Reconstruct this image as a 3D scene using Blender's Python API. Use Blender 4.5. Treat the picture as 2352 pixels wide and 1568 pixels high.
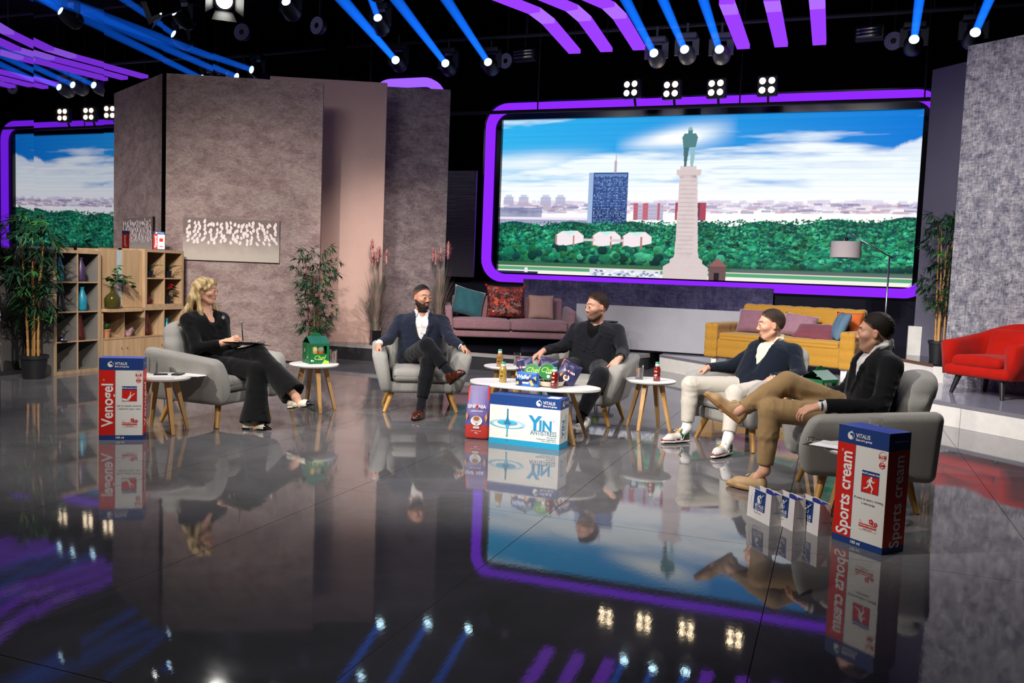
import bpy, bmesh, math, random
import numpy as np
from mathutils import Vector, Matrix, Euler, noise as mnoise

# ------------------------------------------------------------------ camera, world, lights, exposure
for o in list(bpy.data.objects):
    bpy.data.objects.remove(o)
scene = bpy.context.scene
COL = scene.collection
PI = math.pi

FPX, PITCH, ROLL, YAW, CAMZ = 2010.7, .0758221, .0380445, .353277, 1.30
def cam_axes():
    fw = Vector((-math.sin(YAW)*math.cos(PITCH), math.cos(YAW)*math.cos(PITCH), -math.sin(PITCH)))
    rt = Vector((math.cos(YAW), math.sin(YAW), 0)); up = rt.cross(fw)
    r = math.cos(ROLL)*rt + math.sin(ROLL)*up; u = -math.sin(ROLL)*rt + math.cos(ROLL)*up
    return r, u, fw
CR, CU, CF = cam_axes()
cd = bpy.data.cameras.new('camera'); cam = bpy.data.objects.new('camera', cd); COL.objects.link(cam)
cd.sensor_width = 36; cd.sensor_fit = 'HORIZONTAL'; cd.lens = 36*FPX/2352; cd.clip_start = .05; cd.clip_end = 100
cam.matrix_world = Matrix(((CR.x, CU.x, -CF.x, 0), (CR.y, CU.y, -CF.y, 0), (CR.z, CU.z, -CF.z, CAMZ), (0, 0, 0, 1)))
scene.camera = cam

w = bpy.data.worlds.new('studio_dark'); scene.world = w; w.use_nodes = True
w.node_tree.nodes['Background'].inputs[0].default_value = (.30, .34, .5, 1)
w.node_tree.nodes['Background'].inputs[1].default_value = .012

vs = scene.view_settings
vs.view_transform = 'Standard'; vs.look = 'None'; vs.gamma = 1; vs.exposure = 0.0; vs.use_curve_mapping = False
scene.cycles.max_bounces = 8; scene.cycles.diffuse_bounces = 3; scene.cycles.glossy_bounces = 5
scene.cycles.transmission_bounces = 6; scene.cycles.transparent_max_bounces = 12
scene.cycles.sample_clamp_indirect = 4; scene.cycles.caustics_reflective = False; scene.cycles.caustics_refractive = False

def spot(name, loc, aim, watts, angle, blend=.35, size=.12, col=(1, .93, .84)):
    d = bpy.data.lights.new(name, 'SPOT'); d.energy = watts; d.spot_size = math.radians(angle); d.spot_blend = blend
    d.shadow_soft_size = size; d.color = col
    o = bpy.data.objects.new(name, d); COL.objects.link(o); o.location = loc
    o.rotation_euler = (Vector(aim)-Vector(loc)).to_track_quat('-Z', 'Y').to_euler()
    return o
# studio spots on the lighting grid (above and beside the frame), aimed at the set
WARM = (1, .94, .88)
spot('key_spot', (-7.4, .4, 4.8), (-3.6, 6.2, .4), 1350, 44, .6, .10, WARM)
spot('key_spot', (-3.4, -.8, 4.8), (-2.3, 6.9, .4), 1650, 36, .6, .10, WARM)
spot('key_spot', (-4.6, 1.6, 4.8), (-.2, 6.4, .4), 1200, 38, .6, .10, WARM)
spot('key_spot', (.6, 2.2, 4.8), (-4.6, 6.2, .8), 900, 26, .6, .10, WARM)
spot('back_spot', (-7.72, 9.66, 4.74), (-4.0, 6.2, .6), 420, 40, .5, .10, (1, .97, .93))
spot('back_spot', (3.0, 10.4, 4.9), (-1.2, 6.6, .8), 800, 46, .5, .10, (1, .97, .93))
spot('wall_spot', (-4.8, 3.0, 4.8), (-7.4, 9.8, .9), 1900, 38, 1., .08, (1, .90, .86))
spot('wall_spot', (-2.4, 5.0, 4.9), (-5.9, 11.7, .9), 2300, 28, .9, .06, (1, .84, .76))
spot('wall_spot', (-2.8, 3.6, 4.9), (2.0, 10.6, 1.3), 2300, 44, 1., .08, (1, .97, .97))
spot('sofa_spot', (-3.4, 5.4, 4.9), (-4.6, 12.3, .5), 620, 24, .6, .08, (1, .93, .9))
spot('sofa_spot', (-2.2, 4.6, 4.9), (-.8, 11.7, .5), 2000, 32, .7, .08, (1, .95, .9))
spot('shelf_spot', (-3.6, 2.4, 4.9), (-8.1, 7.9, .8), 1500, 36, .8, .08, (1, .93, .87))
def added_fill(loc, aim, watts, sx, sy):  # unseen area lamp added as soft fill over the set
    d = bpy.data.lights.new('added_fill', 'AREA'); d.shape = 'RECTANGLE'; d.size = sx; d.size_y = sy; d.energy = watts; d.color = (1, .96, .93); d.spread = math.radians(100)
    o = bpy.data.objects.new('added_fill', d); COL.objects.link(o); o.location = loc
    o.rotation_euler = (Vector(aim)-Vector(loc)).to_track_quat('-Z', 'Y').to_euler()
added_fill((-5.2, 4.4, 5.4), (-5.0, 9.4, .8), 95, 2.4, 1.2)
added_fill((-.4, 4.4, 5.4), (-.6, 9.4, .8), 95, 2.4, 1.2)
# ------------------------------------------------------------------ helpers: materials
def srgb(h):
    if isinstance(h, str):
        h = h.lstrip('#'); c = [int(h[i:i+2], 16)/255 for i in (0, 2, 4)]
    else:
        c = [v/255 for v in h]
    return tuple(((v+.055)/1.055)**2.4 if v > .04045 else v/12.92 for v in c)
MATS = {}
def mat(name, col, rough=.6, metal=0., spec=.5, noise=None, bump=None, emit=None, trans=0., ior=1.45, coat=0., alpha=1., attr=None, sheen=0., aniso=None, col2=None, stretch=(1, 1, 1)):
    """principled material; noise=(scale, amount) mottles the colour, bump=(scale, strength, dist) adds relief"""
    if name in MATS: return MATS[name]
    m = bpy.data.materials.new(name); m.use_nodes = True; nt = m.node_tree; N = nt.nodes; L = nt.links
    b = N['Principled BSDF']
    c = srgb(col) if not (isinstance(col, tuple) and all(isinstance(v, float) for v in col)) else col
    b.inputs['Base Color'].default_value = (*c, 1); b.inputs['Roughness'].default_value = rough
    b.inputs['Metallic'].default_value = metal; b.inputs['Specular IOR Level'].default_value = spec; b.inputs['IOR'].default_value = ior
    b.inputs['Transmission Weight'].default_value = trans; b.inputs['Coat Weight'].default_value = coat; b.inputs['Alpha'].default_value = alpha
    b.inputs['Sheen Weight'].default_value = sheen
    tc = None
    def coord():
        nonlocal tc
        if tc is None:
            t = N.new('ShaderNodeTexCoord'); mp = N.new('ShaderNodeMapping'); mp.inputs['Scale'].default_value = stretch
            L.new(t.outputs['Object'], mp.inputs['Vector']); tc = mp.outputs['Vector']
        return tc
    src = None
    if attr:
        a = N.new('ShaderNodeAttribute'); a.attribute_name = attr; src = a.outputs['Color']
    if noise:
        n = N.new('ShaderNodeTexNoise'); n.inputs['Scale'].default_value = noise[0]; n.inputs['Detail'].default_value = 6; n.inputs['Roughness'].default_value = .65
        L.new(coord(), n.inputs['Vector'])
        r = N.new('ShaderNodeMapRange'); r.inputs['From Min'].default_value = .3; r.inputs['From Max'].default_value = .7
        L.new(n.outputs['Fac'], r.inputs['Value'])
        mx = N.new('ShaderNodeMix'); mx.data_type = 'RGBA'; L.new(r.outputs['Result'], mx.inputs['Factor'])
        if col2 is not None: c2 = srgb(col2)
        else: c2 = None
        if src is None:
            mx.inputs['A'].default_value = (*[v*(1-noise[1]) for v in c], 1)
            mx.inputs['B'].default_value = (*(c2 or [min(1, v*(1+noise[1])) for v in c]), 1)
        else:
            d = N.new('ShaderNodeMix'); d.data_type = 'RGBA'; d.blend_type = 'MULTIPLY'; d.inputs['Factor'].default_value = 1
            L.new(src, d.inputs['A']); d.inputs['B'].default_value = (1-noise[1], 1-noise[1], 1-noise[1], 1)
            L.new(d.outputs['Result'], mx.inputs['A']); L.new(src, mx.inputs['B'])
        src = mx.outputs['Result']
    if src is not None: L.new(src, b.inputs['Base Color'])
    if emit:
        e = emit[0]
        if e == 'attr': L.new(src, b.inputs['Emission Color'])
        else: b.inputs['Emission Color'].default_value = (*e, 1)
        b.inputs['Emission Strength'].default_value = emit[1]
        if e == 'attr':
            for l in list(b.inputs['Base Color'].links): L.remove(l)
            b.inputs['Base Color'].default_value = (.01, .01, .01, 1)
    if bump:
        n = N.new('ShaderNodeTexNoise'); n.inputs['Scale'].default_value = bump[0]; n.inputs['Detail'].default_value = 4
        L.new(coord(), n.inputs['Vector'])
        bp = N.new('ShaderNodeBump'); bp.inputs['Strength'].default_value = bump[1]; bp.inputs['Distance'].default_value = bump[2] if len(bump) > 2 else .002
        L.new(n.outputs['Fac'], bp.inputs['Height']); L.new(bp.outputs['Normal'], b.inputs['Normal'])
    MATS[name] = m
    return m
def emat(name, col, strength):
    if name in MATS: return MATS[name]
    m = bpy.data.materials.new(name); m.use_nodes = True; nt = m.node_tree; nt.nodes.clear()
    e = nt.nodes.new('ShaderNodeEmission'); o = nt.nodes.new('ShaderNodeOutputMaterial')
    e.inputs[0].default_value = (*col, 1); e.inputs[1].default_value = strength
    nt.links.new(e.outputs[0], o.inputs[0]); MATS[name] = m
    return m
def wood(name, col, col2, scale=9., rough=.45, axis=2):
    if name in MATS: return MATS[name]
    m = mat(name, col, rough); nt = m.node_tree; N = nt.nodes; L = nt.links; b = N['Principled BSDF']
    t = N.new('ShaderNodeTexCoord'); mp = N.new('ShaderNodeMapping'); s = [scale*3]*3; s[axis] = scale*.25; mp.inputs['Scale'].default_value = s
    n = N.new('ShaderNodeTexNoise'); n.inputs['Scale'].default_value = 1.; n.inputs['Detail'].default_value = 5; n.inputs['Distortion'].default_value = .6
    r = N.new('ShaderNodeMapRange'); r.inputs['From Min'].default_value = .32; r.inputs['From Max'].default_value = .68
    mx = N.new('ShaderNodeMix'); mx.data_type = 'RGBA'; mx.inputs['A'].default_value = (*srgb(col), 1); mx.inputs['B'].default_value = (*srgb(col2), 1)
    L.new(t.outputs['Object'], mp.inputs[0]); L.new(mp.outputs[0], n.inputs['Vector']); L.new(n.outputs['Fac'], r.inputs['Value'])
    L.new(r.outputs['Result'], mx.inputs['Factor']); L.new(mx.outputs['Result'], b.inputs['Base Color'])
    return m

# ------------------------------------------------------------------ helpers: meshes
class MB:
    def __init__(s): s.v = []; s.f = []
    def add(s, vs, fs):
        o = len(s.v); s.v += [tuple(p) for p in vs]; s.f += [tuple(i+o for i in f) for f in fs]; return s
    def box(s, c, size, rz=0, rot=None):
        hx, hy, hz = [a/2 for a in size]; R = rot or Matrix.Rotation(rz, 3, 'Z'); c = Vector(c)
        vs = [c+R@Vector((x, y, z)) for x in (-hx, hx) for y in (-hy, hy) for z in (-hz, hz)]
        return s.add(vs, [(0, 1, 3, 2), (4, 6, 7, 5), (0, 4, 5, 1), (2, 3, 7, 6), (0, 2, 6, 4), (1, 5, 7, 3)])
    def bar(s, p0, p1, w, h=None, up=(0, 0, 1), w1=None, h1=None):
        p0, p1 = Vector(p0), Vector(p1); h = h or w; d = (p1-p0).normalized(); u = Vector(up)
        if abs(d.dot(u)) > .98: u = Vector((1, 0, 0))
        a = d.cross(u).normalized(); b = a.cross(d).normalized(); vs = []
        for p, ww, hh in ((p0, w, h), (p1, w1 or w, h1 or h)):
            vs += [p-a*ww/2-b*hh/2, p+a*ww/2-b*hh/2, p+a*ww/2+b*hh/2, p-a*ww/2+b*hh/2]
        return s.add(vs, [(3, 2, 1, 0), (4, 5, 6, 7), (0, 1, 5, 4), (1, 2, 6, 5), (2, 3, 7, 6), (3, 0, 4, 7)])
    def tube(s, pts, rs, seg=8, caps=True):
        pts = [Vector(p) for p in pts]; n = len(pts)
        if not hasattr(rs, '__len__'): rs = [rs]*n
        vs = []; pa = None
        for i, p in enumerate(pts):
            d = (pts[min(i+1, n-1)]-pts[max(i-1, 0)]).normalized()
            if pa is None:
                u = Vector((0, 0, 1)) if abs(d.z) < .9 else Vector((1, 0, 0)); a = d.cross(u).normalized()
            else: a = (pa-d*pa.dot(d)).normalized()
            pa = a; b = d.cross(a)
            vs += [p+(a*math.cos(2*PI*k/seg)+b*math.sin(2*PI*k/seg))*rs[i] for k in range(seg)]
        fs = [(i*seg+k, i*seg+(k+1) % seg, (i+1)*seg+(k+1) % seg, (i+1)*seg+k) for i in range(n-1) for k in range(seg)]
        if caps: fs += [tuple(range(seg-1, -1, -1)), tuple((n-1)*seg+k for k in range(seg))]
        return s.add(vs, fs)
    def lathe(s, prof, seg=24, c=(0, 0, 0), cap=True):
        c = Vector(c); vs = [c+Vector((r*math.cos(2*PI*k/seg), r*math.sin(2*PI*k/seg), z)) for r, z in prof for k in range(seg)]
        n = len(prof); fs = [(i*seg+k, i*seg+(k+1) % seg, (i+1)*seg+(k+1) % seg, (i+1)*seg+k) for i in range(n-1) for k in range(seg)]
        if cap: fs += [tuple(range(seg-1, -1, -1)), tuple((n-1)*seg+k for k in range(seg))]
        return s.add(vs, fs)
    def prism(s, poly, z0, z1):
        n = len(poly); vs = [(x, y, z0) for x, y in poly]+[(x, y, z1) for x, y in poly]
        return s.add(vs, [tuple(range(n-1, -1, -1)), tuple(range(n, 2*n))]+[(i, (i+1) % n, n+(i+1) % n, n+i) for i in range(n)])
    def ell(s, c, r, seg=16, rings=10, R=None):
        c = Vector(c); R = R or Matrix.Identity(3); vs = []; 
        for i in range(rings+1):
            t = PI*i/rings
            for k in range(seg):
                p = 2*PI*k/seg; vs.append(c+R@Vector((r[0]*math.sin(t)*math.cos(p), r[1]*math.sin(t)*math.sin(p), r[2]*math.cos(t))))
        fs = [(i*seg+k, (i+1)*seg+k, (i+1)*seg+(k+1) % seg, i*seg+(k+1) % seg) for i in range(rings) for k in range(seg)]
        return s.add(vs, fs)
    def rbox(s, c, size, r, n=(2, 2, 2), fn=None, rz=0, m=3):
        """box with rounded edges; fn deforms points given in the box's own centred coordinates"""
        ax = []
        for a, k in zip(size, n):
            h = a/2; i = max(h-r, 1e-4); t = [r*math.tan(PI/4*j/m) for j in range(m+1)]
            ax.append([-i-x for x in reversed(t)]+[-i+2*i*j/k for j in range(1, k)]+[i+x for x in t])
        inner = [max(a/2-r, 1e-4) for a in size]; idx = {}; vs = []; fs = []; R = Matrix.Rotation(rz, 3, 'Z'); c = Vector(c)
        def vid(p):
            key = tuple(round(x, 6) for x in p)
            if key not in idx:
                cl = [max(-i, min(i, x)) for x, i in zip(p, inner)]; d = Vector([x-y for x, y in zip(p, cl)])
                q = Vector(cl)+(d.normalized()*r if d.length > 1e-9 else d)
                if fn: q = Vector(fn(q))
                idx[key] = len(vs); vs.append(c+R@q)
            return idx[key]
        for a in range(3):
            u, v = (a+1) % 3, (a+2) % 3
            for sg in (-1, 1):
                h = size[a]/2*sg
                h = ax[a][0] if sg < 0 else ax[a][-1]
                for i in range(len(ax[u])-1):
                    for j in range(len(ax[v])-1):
                        q = []
                        for (x, y) in ((i, j), (i+1, j), (i+1, j+1), (i, j+1)):
                            p = [0, 0, 0]; p[a] = h; p[u] = ax[u][x]; p[v] = ax[v][y]; q.append(vid(p))
                        fs.append(tuple(q if sg > 0 else q[::-1]))
        return s.add(vs, fs)
    def mesh(s, name, m=None, smooth=False):
        me = bpy.data.meshes.new(name); me.from_pydata(s.v, [], s.f)
        if m: me.materials.append(m)
        me.update()
        if smooth: me.shade_smooth()
        return me
    def build(s, name, m, parent=None, smooth=False, loc=(0, 0, 0), sharp=None):
        me = s.mesh(name, m, smooth)
        o = bpy.data.objects.new(name, me); COL.objects.link(o); o.location = loc
        if parent: o.parent = parent
        if sharp: me.set_sharp_from_angle(angle=math.radians(sharp))
        return o
def inst(name, me, parent=None, loc=(0, 0, 0), rot=(0, 0, 0), scale=(1, 1, 1)):
    o = bpy.data.objects.new(name, me); COL.objects.link(o); o.location = loc; o.rotation_euler = rot; o.scale = scale
    if parent: o.parent = parent
    return o
def tag(o, label=None, cat=None, group=None, kind=None):
    if label: o['label'] = label
    if cat: o['category'] = cat
    if group: o['group'] = group
    if kind: o['kind'] = kind
    return o
def thing(name, label, cat, loc=(0, 0, 0), rz=0, group=None):
    o = bpy.data.objects.new(name, None); COL.objects.link(o); o.location = loc; o.rotation_euler = (0, 0, rz)
    o.empty_display_size = .1
    return tag(o, label, cat, group)
def struct(name, mb, m, parent=None, smooth=False, label=None, sharp=None):
    o = mb.build(name, m, parent, smooth, sharp=sharp)
    if not parent: o['kind'] = 'structure'
    if label: o['label'] = label
    return o
def dup(root, loc, rz, label, group=None):
    kids = {}
    for o in COL.objects: kids.setdefault(o.parent, []).append(o)
    def cp(o, par):
        c = o.copy(); COL.objects.link(c); c.parent = par
        for k in kids.get(o, []): cp(k, c)
        return c
    r = cp(root, None); r.location = loc; r.rotation_euler = (0, 0, rz); r['label'] = label
    if group: r['group'] = group
    return r
TXT = {}
def text_mesh(body, size=1., bold=0., align='CENTER', width=1., shear=0., space=1.):
    key = (body, size, bold, align, width, shear, space)
    if key in TXT: return TXT[key]
    c = bpy.data.curves.new('txt', 'FONT'); c.body = body; c.size = size; c.align_x = align; c.align_y = 'CENTER'; c.offset = bold; c.shear = shear
    c.space_character = space; c.resolution_u = 3
    o = bpy.data.objects.new('txt', c); COL.objects.link(o)
    dg = bpy.context.evaluated_depsgraph_get(); me = bpy.data.meshes.new_from_object(o.evaluated_get(dg))
    bpy.data.objects.remove(o); 
    vs = np.zeros(len(me.vertices)*3); me.vertices.foreach_get('co', vs); vs = vs.reshape(-1, 3); vs[:, 0] *= width
    fs = [tuple(p.vertices) for p in me.polygons]; bpy.data.meshes.remove(me)
    TXT[key] = (vs, fs); return TXT[key]
class Face:
    """flat print on a face of a thing: origin o, unit axes u (right), v (up); n points out"""
    def __init__(s, o, u, v, parent, off=.0008):
        s.o, s.u, s.v = Vector(o), Vector(u).normalized(), Vector(v).normalized(); s.n = s.u.cross(s.v); s.p = parent; s.off = off; s.mbs = {}
    def P(s, x, y, k=1): return s.o+s.u*x+s.v*y+s.n*s.off*k
    def mb(s, part, m):
        if part not in s.mbs: s.mbs[part] = (MB(), m)
        return s.mbs[part][0]
    def rect(s, part, m, x0, y0, x1, y1, k=1): s.mb(part, m).add([s.P(x0, y0, k), s.P(x1, y0, k), s.P(x1, y1, k), s.P(x0, y1, k)], [(0, 1, 2, 3)])
    def poly(s, part, m, pts, k=1): s.mb(part, m).add([s.P(x, y, k) for x, y in pts], [tuple(range(len(pts)))])
    def disc(s, part, m, x, y, r, k=1, ry=None, seg=24, a0=0, a1=2*PI): s.poly(part, m, [(x+r*math.cos(a0+(a1-a0)*i/seg), y+(ry or r)*math.sin(a0+(a1-a0)*i/seg)) for i in range(seg if a1-a0 > 6.2 else seg+1)], k)
    def ring(s, part, m, x, y, r0, r1, k=1, seg=28, ry=1., a0=0, a1=2*PI):
        mb = s.mb(part, m); vs = []
        for i in range(seg+1):
            a = a0+(a1-a0)*i/seg; vs += [s.P(x+r0*math.cos(a), y+r0*ry*math.sin(a), k), s.P(x+r1*math.cos(a), y+r1*ry*math.sin(a), k)]
        mb.add(vs, [(2*i, 2*i+1, 2*i+3, 2*i+2) for i in range(seg)])
    def text(s, part, m, body, x, y, size, k=1, rot=0, **kw):
        vs, fs = text_mesh(body, size, **kw); c, sn = math.cos(rot), math.sin(rot)
        s.mb(part, m).add([s.P(x+a*c-b*sn, y+a*sn+b*c, k) for a, b, _ in vs], fs)
    def done(s):
        for part, (mb, m) in s.mbs.items(): mb.build(part.split('|')[0], m, s.p)
def colattr(me, cols, name='Col'):
    a = me.color_attributes.new(name, 'FLOAT_COLOR', 'POINT'); c = np.ones((len(me.vertices), 4), np.float32); c[:, :3] = cols
    a.data.foreach_set('color', c.ravel())
def fast_mesh(name, V, Q, m=None, smooth=True):
    me = bpy.data.meshes.new(name); nv, nq = len(V), len(Q)
    me.vertices.add(nv); me.vertices.foreach_set('co', np.asarray(V, np.float32).ravel())
    me.loops.add(nq*4); me.loops.foreach_set('vertex_index', np.asarray(Q, np.int32).ravel())
    me.polygons.add(nq); me.polygons.foreach_set('loop_start', np.arange(0, nq*4, 4, dtype=np.int32))
    me.update(calc_edges=True)
    if smooth: me.shade_smooth()
    if m: me.materials.append(m)
    return me
# ------------------------------------------------------------------ structure materials
def fabric_wall(name, ca, cb, cc, s1, s2, s3, rough=.85, bump=.25, pos=False):
    m = mat(name, ca, rough); nt = m.node_tree; N = nt.nodes; L = nt.links; b = N['Principled BSDF']; b.inputs['Specular IOR Level'].default_value = .2
    t = N.new('ShaderNodeTexCoord')
    def nz(sc, det):
        mp = N.new('ShaderNodeMapping'); mp.inputs['Scale'].default_value = sc; n = N.new('ShaderNodeTexNoise')
        n.inputs['Scale'].default_value = 1; n.inputs['Detail'].default_value = det; n.inputs['Roughness'].default_value = .7; n.inputs['Distortion'].default_value = .4
        L.new(t.outputs['Object'], mp.inputs[0]); L.new(mp.outputs[0], n.inputs['Vector']); return n.outputs['Fac']
    a, c, d = nz(s1, 6), nz(s2, 5), nz(s3, 3)
    ad = N.new('ShaderNodeMath'); ad.operation = 'ADD'; L.new(a, ad.inputs[0]); L.new(c, ad.inputs[1])
    r = N.new('ShaderNodeMapRange'); r.inputs['From Min'].default_value = .72; r.inputs['From Max'].default_value = 1.24; L.new(ad.outputs[0], r.inputs['Value'])
    mx = N.new('ShaderNodeMix'); mx.data_type = 'RGBA'; mx.inputs['A'].default_value = (*srgb(ca), 1); mx.inputs['B'].default_value = (*srgb(cb), 1)
    L.new(r.outputs['Result'], mx.inputs['Factor'])
    r2 = N.new('ShaderNodeMapRange'); r2.inputs['From Min'].default_value = .4; r2.inputs['From Max'].default_value = .65; L.new(d, r2.inputs['Value'])
    m2 = N.new('ShaderNodeMix'); m2.data_type = 'RGBA'; L.new(r2.outputs['Result'], m2.inputs['Factor']); L.new(mx.outputs['Result'], m2.inputs['A'])
    ml = N.new('ShaderNodeMix'); ml.data_type = 'RGBA'; ml.blend_type = 'MULTIPLY'; ml.inputs['Factor'].default_value = 1; L.new(mx.outputs['Result'], ml.inputs['A']); ml.inputs['B'].default_value = (*srgb(cc), 1)
    L.new(ml.outputs['Result'], m2.inputs['B']); L.new(m2.outputs['Result'], b.inputs['Base Color'])
    bp = N.new('ShaderNodeBump'); bp.inputs['Strength'].default_value = bump; bp.inputs['Distance'].default_value = .004; L.new(ad.outputs[0], bp.inputs['Height']); L.new(bp.outputs['Normal'], b.inputs['Normal'])
    return m
M_PANEL = fabric_wall('mauve_grunge_cloth', '#6f615d', '#a8978f', '#d8cdd2', (20, 20, 52), (60, 60, 100), (4, 4, 7))
M_PANEL3 = fabric_wall('grey_mauve_grunge_cloth', '#5b5356', '#938886', '#d0c8d0', (9, 9, 20), (40, 40, 60), (3, 3, 4))
M_RWALL = fabric_wall('grey_crosshatch_cloth', '#54545c', '#c2bec0', '#b0b2c0', (62, 62, 13), (17, 17, 55), (8, 8, 8))
M_BAND = fabric_wall('slate_blue_crosshatch_cloth', '#3d3a55', '#6a6684', '#b8b8d0', (26, 26, 6), (9, 9, 26), (4, 4, 4))
M_TAN = mat('tan_painted_panel', '#b0958a', .75, spec=.25, noise=(2.5, .05), bump=(220, .12))
M_BLACK = mat('black_studio_drape', '#0b0b0e', .9, spec=.15)
M_DGREY = mat('dark_grey_painted_board', '#74716c', .55, spec=.35, noise=(3, .1))
M_GREYWALL = mat('pale_grey_painted_board', '#a0a0a6', .55, spec=.3, noise=(4, .05))
M_SLATE = mat('slate_grey_painted_wall', '#5c5a68', .7, spec=.25, noise=(3, .06))
M_DGLASS = mat('dark_back_painted_glass', '#23232e', .12, spec=.5, noise=(2, .1))
M_WHITE = mat('scuffed_white_laminate', '#cfcbc5', .45, spec=.4, noise=(14, .06))
M_PLATTOP = mat('glossy_pale_grey_stage_vinyl', '#8f8e9c', .08, spec=.6, noise=(3, .08))
M_PLATDK = mat('glossy_black_stage_vinyl', '#17171b', .09, spec=.6, noise=(3, .12))
M_RISERDK = mat('dark_stage_riser_vinyl', '#2d2d30', .35, spec=.4, noise=(5, .15))
M_NOSE = mat('grey_stage_nosing', '#8c8988', .4, spec=.4)
M_BROWN = mat('brown_stage_edge', '#5b4132', .5)

def floor_material():
    m = bpy.data.materials.new('polished_grey_stage_floor'); m.use_nodes = True; nt = m.node_tree; N = nt.nodes; L = nt.links; b = N['Principled BSDF']
    g = N.new('ShaderNodeNewGeometry')
    def nz(sc, det, rough=.6, dist=0.):
        mp = N.new('ShaderNodeMapping'); mp.inputs['Scale'].default_value = sc; n = N.new('ShaderNodeTexNoise'); n.inputs['Scale'].default_value = 1
        n.inputs['Detail'].default_value = det; n.inputs['Roughness'].default_value = rough; n.inputs['Distortion'].default_value = dist
        L.new(g.outputs['Position'], mp.inputs[0]); L.new(mp.outputs[0], n.inputs['Vector']); return n.outputs['Fac']
    cl = nz((1.3, 1.3, 1), 8, .7, .8); fine = nz((60, 25, 1), 3)
    r = N.new('ShaderNodeMapRange'); r.inputs['From Min'].default_value = .3; r.inputs['From Max'].default_value = .75; L.new(cl, r.inputs['Value'])
    mx = N.new('ShaderNodeMix'); mx.data_type = 'RGBA'; mx.inputs['A'].default_value = (*srgb('#585858'), 1); mx.inputs['B'].default_value = (*srgb('#76757a'), 1)
    L.new(r.outputs['Result'], mx.inputs['Factor']); L.new(mx.outputs['Result'], b.inputs['Base Color'])
    r2 = N.new('ShaderNodeMapRange'); r2.inputs['From Min'].default_value = .35; r2.inputs['From Max'].default_value = .8; r2.inputs['To Min'].default_value = .02; r2.inputs['To Max'].default_value = .06
    L.new(cl, r2.inputs['Value']); L.new(r2.outputs['Result'], b.inputs['Roughness'])
    # fine scratches
    v = N.new('ShaderNodeTexVoronoi'); v.feature = 'DISTANCE_TO_EDGE'; mp = N.new('ShaderNodeMapping'); mp.inputs['Scale'].default_value = (4, 9, 1); mp.inputs['Rotation'].default_value = (0, 0, .5)
    L.new(g.outputs['Position'], mp.inputs[0]); L.new(mp.outputs[0], v.inputs['Vector'])
    bp = N.new('ShaderNodeBump'); bp.inputs['Strength'].default_value = .008; bp.inputs['Distance'].default_value = .01; L.new(fine, bp.inputs['Height'])
    L.new(bp.outputs['Normal'], b.inputs['Normal'])
    b.inputs['IOR'].default_value = 1.62; b.inputs['Specular IOR Level'].default_value = .5
    return m
M_FLOOR = floor_material()
M_JOINT = mat('dark_floor_joint', '#1a1918', .6)

# ------------------------------------------------------------------ room shell
fl = struct('floor', MB().box((-1.5, 7, -.12), (20, 24, .2)), M_JOINT, label='polished grey stage floor of large sheets')
tile = MB().box((0, 0, -.01), (1.2065, 2.4165, .02)).mesh('floor_sheet', M_FLOOR)
for i in range(-8, 6):
    for j in range(-2, 4):
        inst('floor_sheet', tile, fl, (-.2+1.21*(i+.5), 4.455+2.42*(j+.5), 0))
struct('ceiling', MB().box((-1.5, 7, 6.3), (20, 24, .1)), M_BLACK)
struct('wall_back', MB().box((-1.5, 17.6, 3), (20, .1, 6.6)), M_BLACK)
struct('wall_right', MB().box((8, 7, 3), (.1, 24, 6.6)), M_BLACK)
struct('wall_front', MB().box((-1.5, -4.6, 3), (20, .1, 6.6)), M_BLACK)
wl = struct('wall_left', MB().box((-9.0, 7, 3), (.1, 24, 6.6)), M_BLACK, label='black studio wall carrying tall mirror panels')
M_MIRROR = mat('smoked_mirror_glass', (.50, .50, .54), .012, metal=1.)
me = MB().box((0, 0, 0), (.03, .978, 5.9)).mesh('mirror_panel', M_MIRROR)
MIRA = {-3: -.3, -2: -.3, -1: -.3, 0: -.3, 1: -1.1, 2: -.85, 3: -.85, 4: -2.2, 5: -2.6, 6: -2.8}   # slight turn of each panel, degrees
for k in range(-3, 8):
    inst('mirror_panel', me, wl, (-8.465, 6.87+.98*k, 2.96), (0, 0, math.radians(MIRA.get(k, -1))))
struct('trim_1', MB().box((-8.44, 8.9, .02), (.02, 10.8, .04)), M_RISERDK, label='thin dark strip at the foot of the mirrors')

# stage platforms
pl = struct('platform_left', MB().prism([(-8.4, 10.93), (-3.15, 10.93), (-2.52, 12.62), (-2.52, 16.5), (-8.4, 16.5)], 0, .215), M_RISERDK, label='low dark stage platform under the pink sofa')
MB().prism([(-8.4, 10.93), (-3.15, 10.93), (-2.52, 12.62), (-2.52, 16.5), (-8.4, 16.5)], .216, .23).build('platform_top', M_PLATDK, pl)
MB().bar((-8.4, 10.925, .205), (-3.15, 10.925, .205), .012, .052).build('nosing', M_NOSE, pl)
MB().bar((-3.15, 10.92, .205), (-2.51, 12.62, .205), .012, .052).build('nosing', M_NOSE, pl)
dx, dy = .725, -.689
q0 = Vector((-2.36, 12.64)); q1 = q0+Vector((dx, dy))*8.2
poly = [(-2.36, 12.64), (q1.x, q1.y), (7.5, 12), (7.5, 16.5), (-2.36, 16.5)]
pr = struct('platform_right', MB().prism(poly, 0, .214), M_RISERDK, label='low stage platform with white front under the mustard sofa')
MB().prism(poly, .215, .23).build('platform_top', M_PLATTOP, pr)
nrm = Vector((dy, -dx))  # towards the camera
nrm = Vector((-.689, -.725))
M_NOSE2 = mat('slate_stage_nosing', '#6d6b72', .4)
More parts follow.
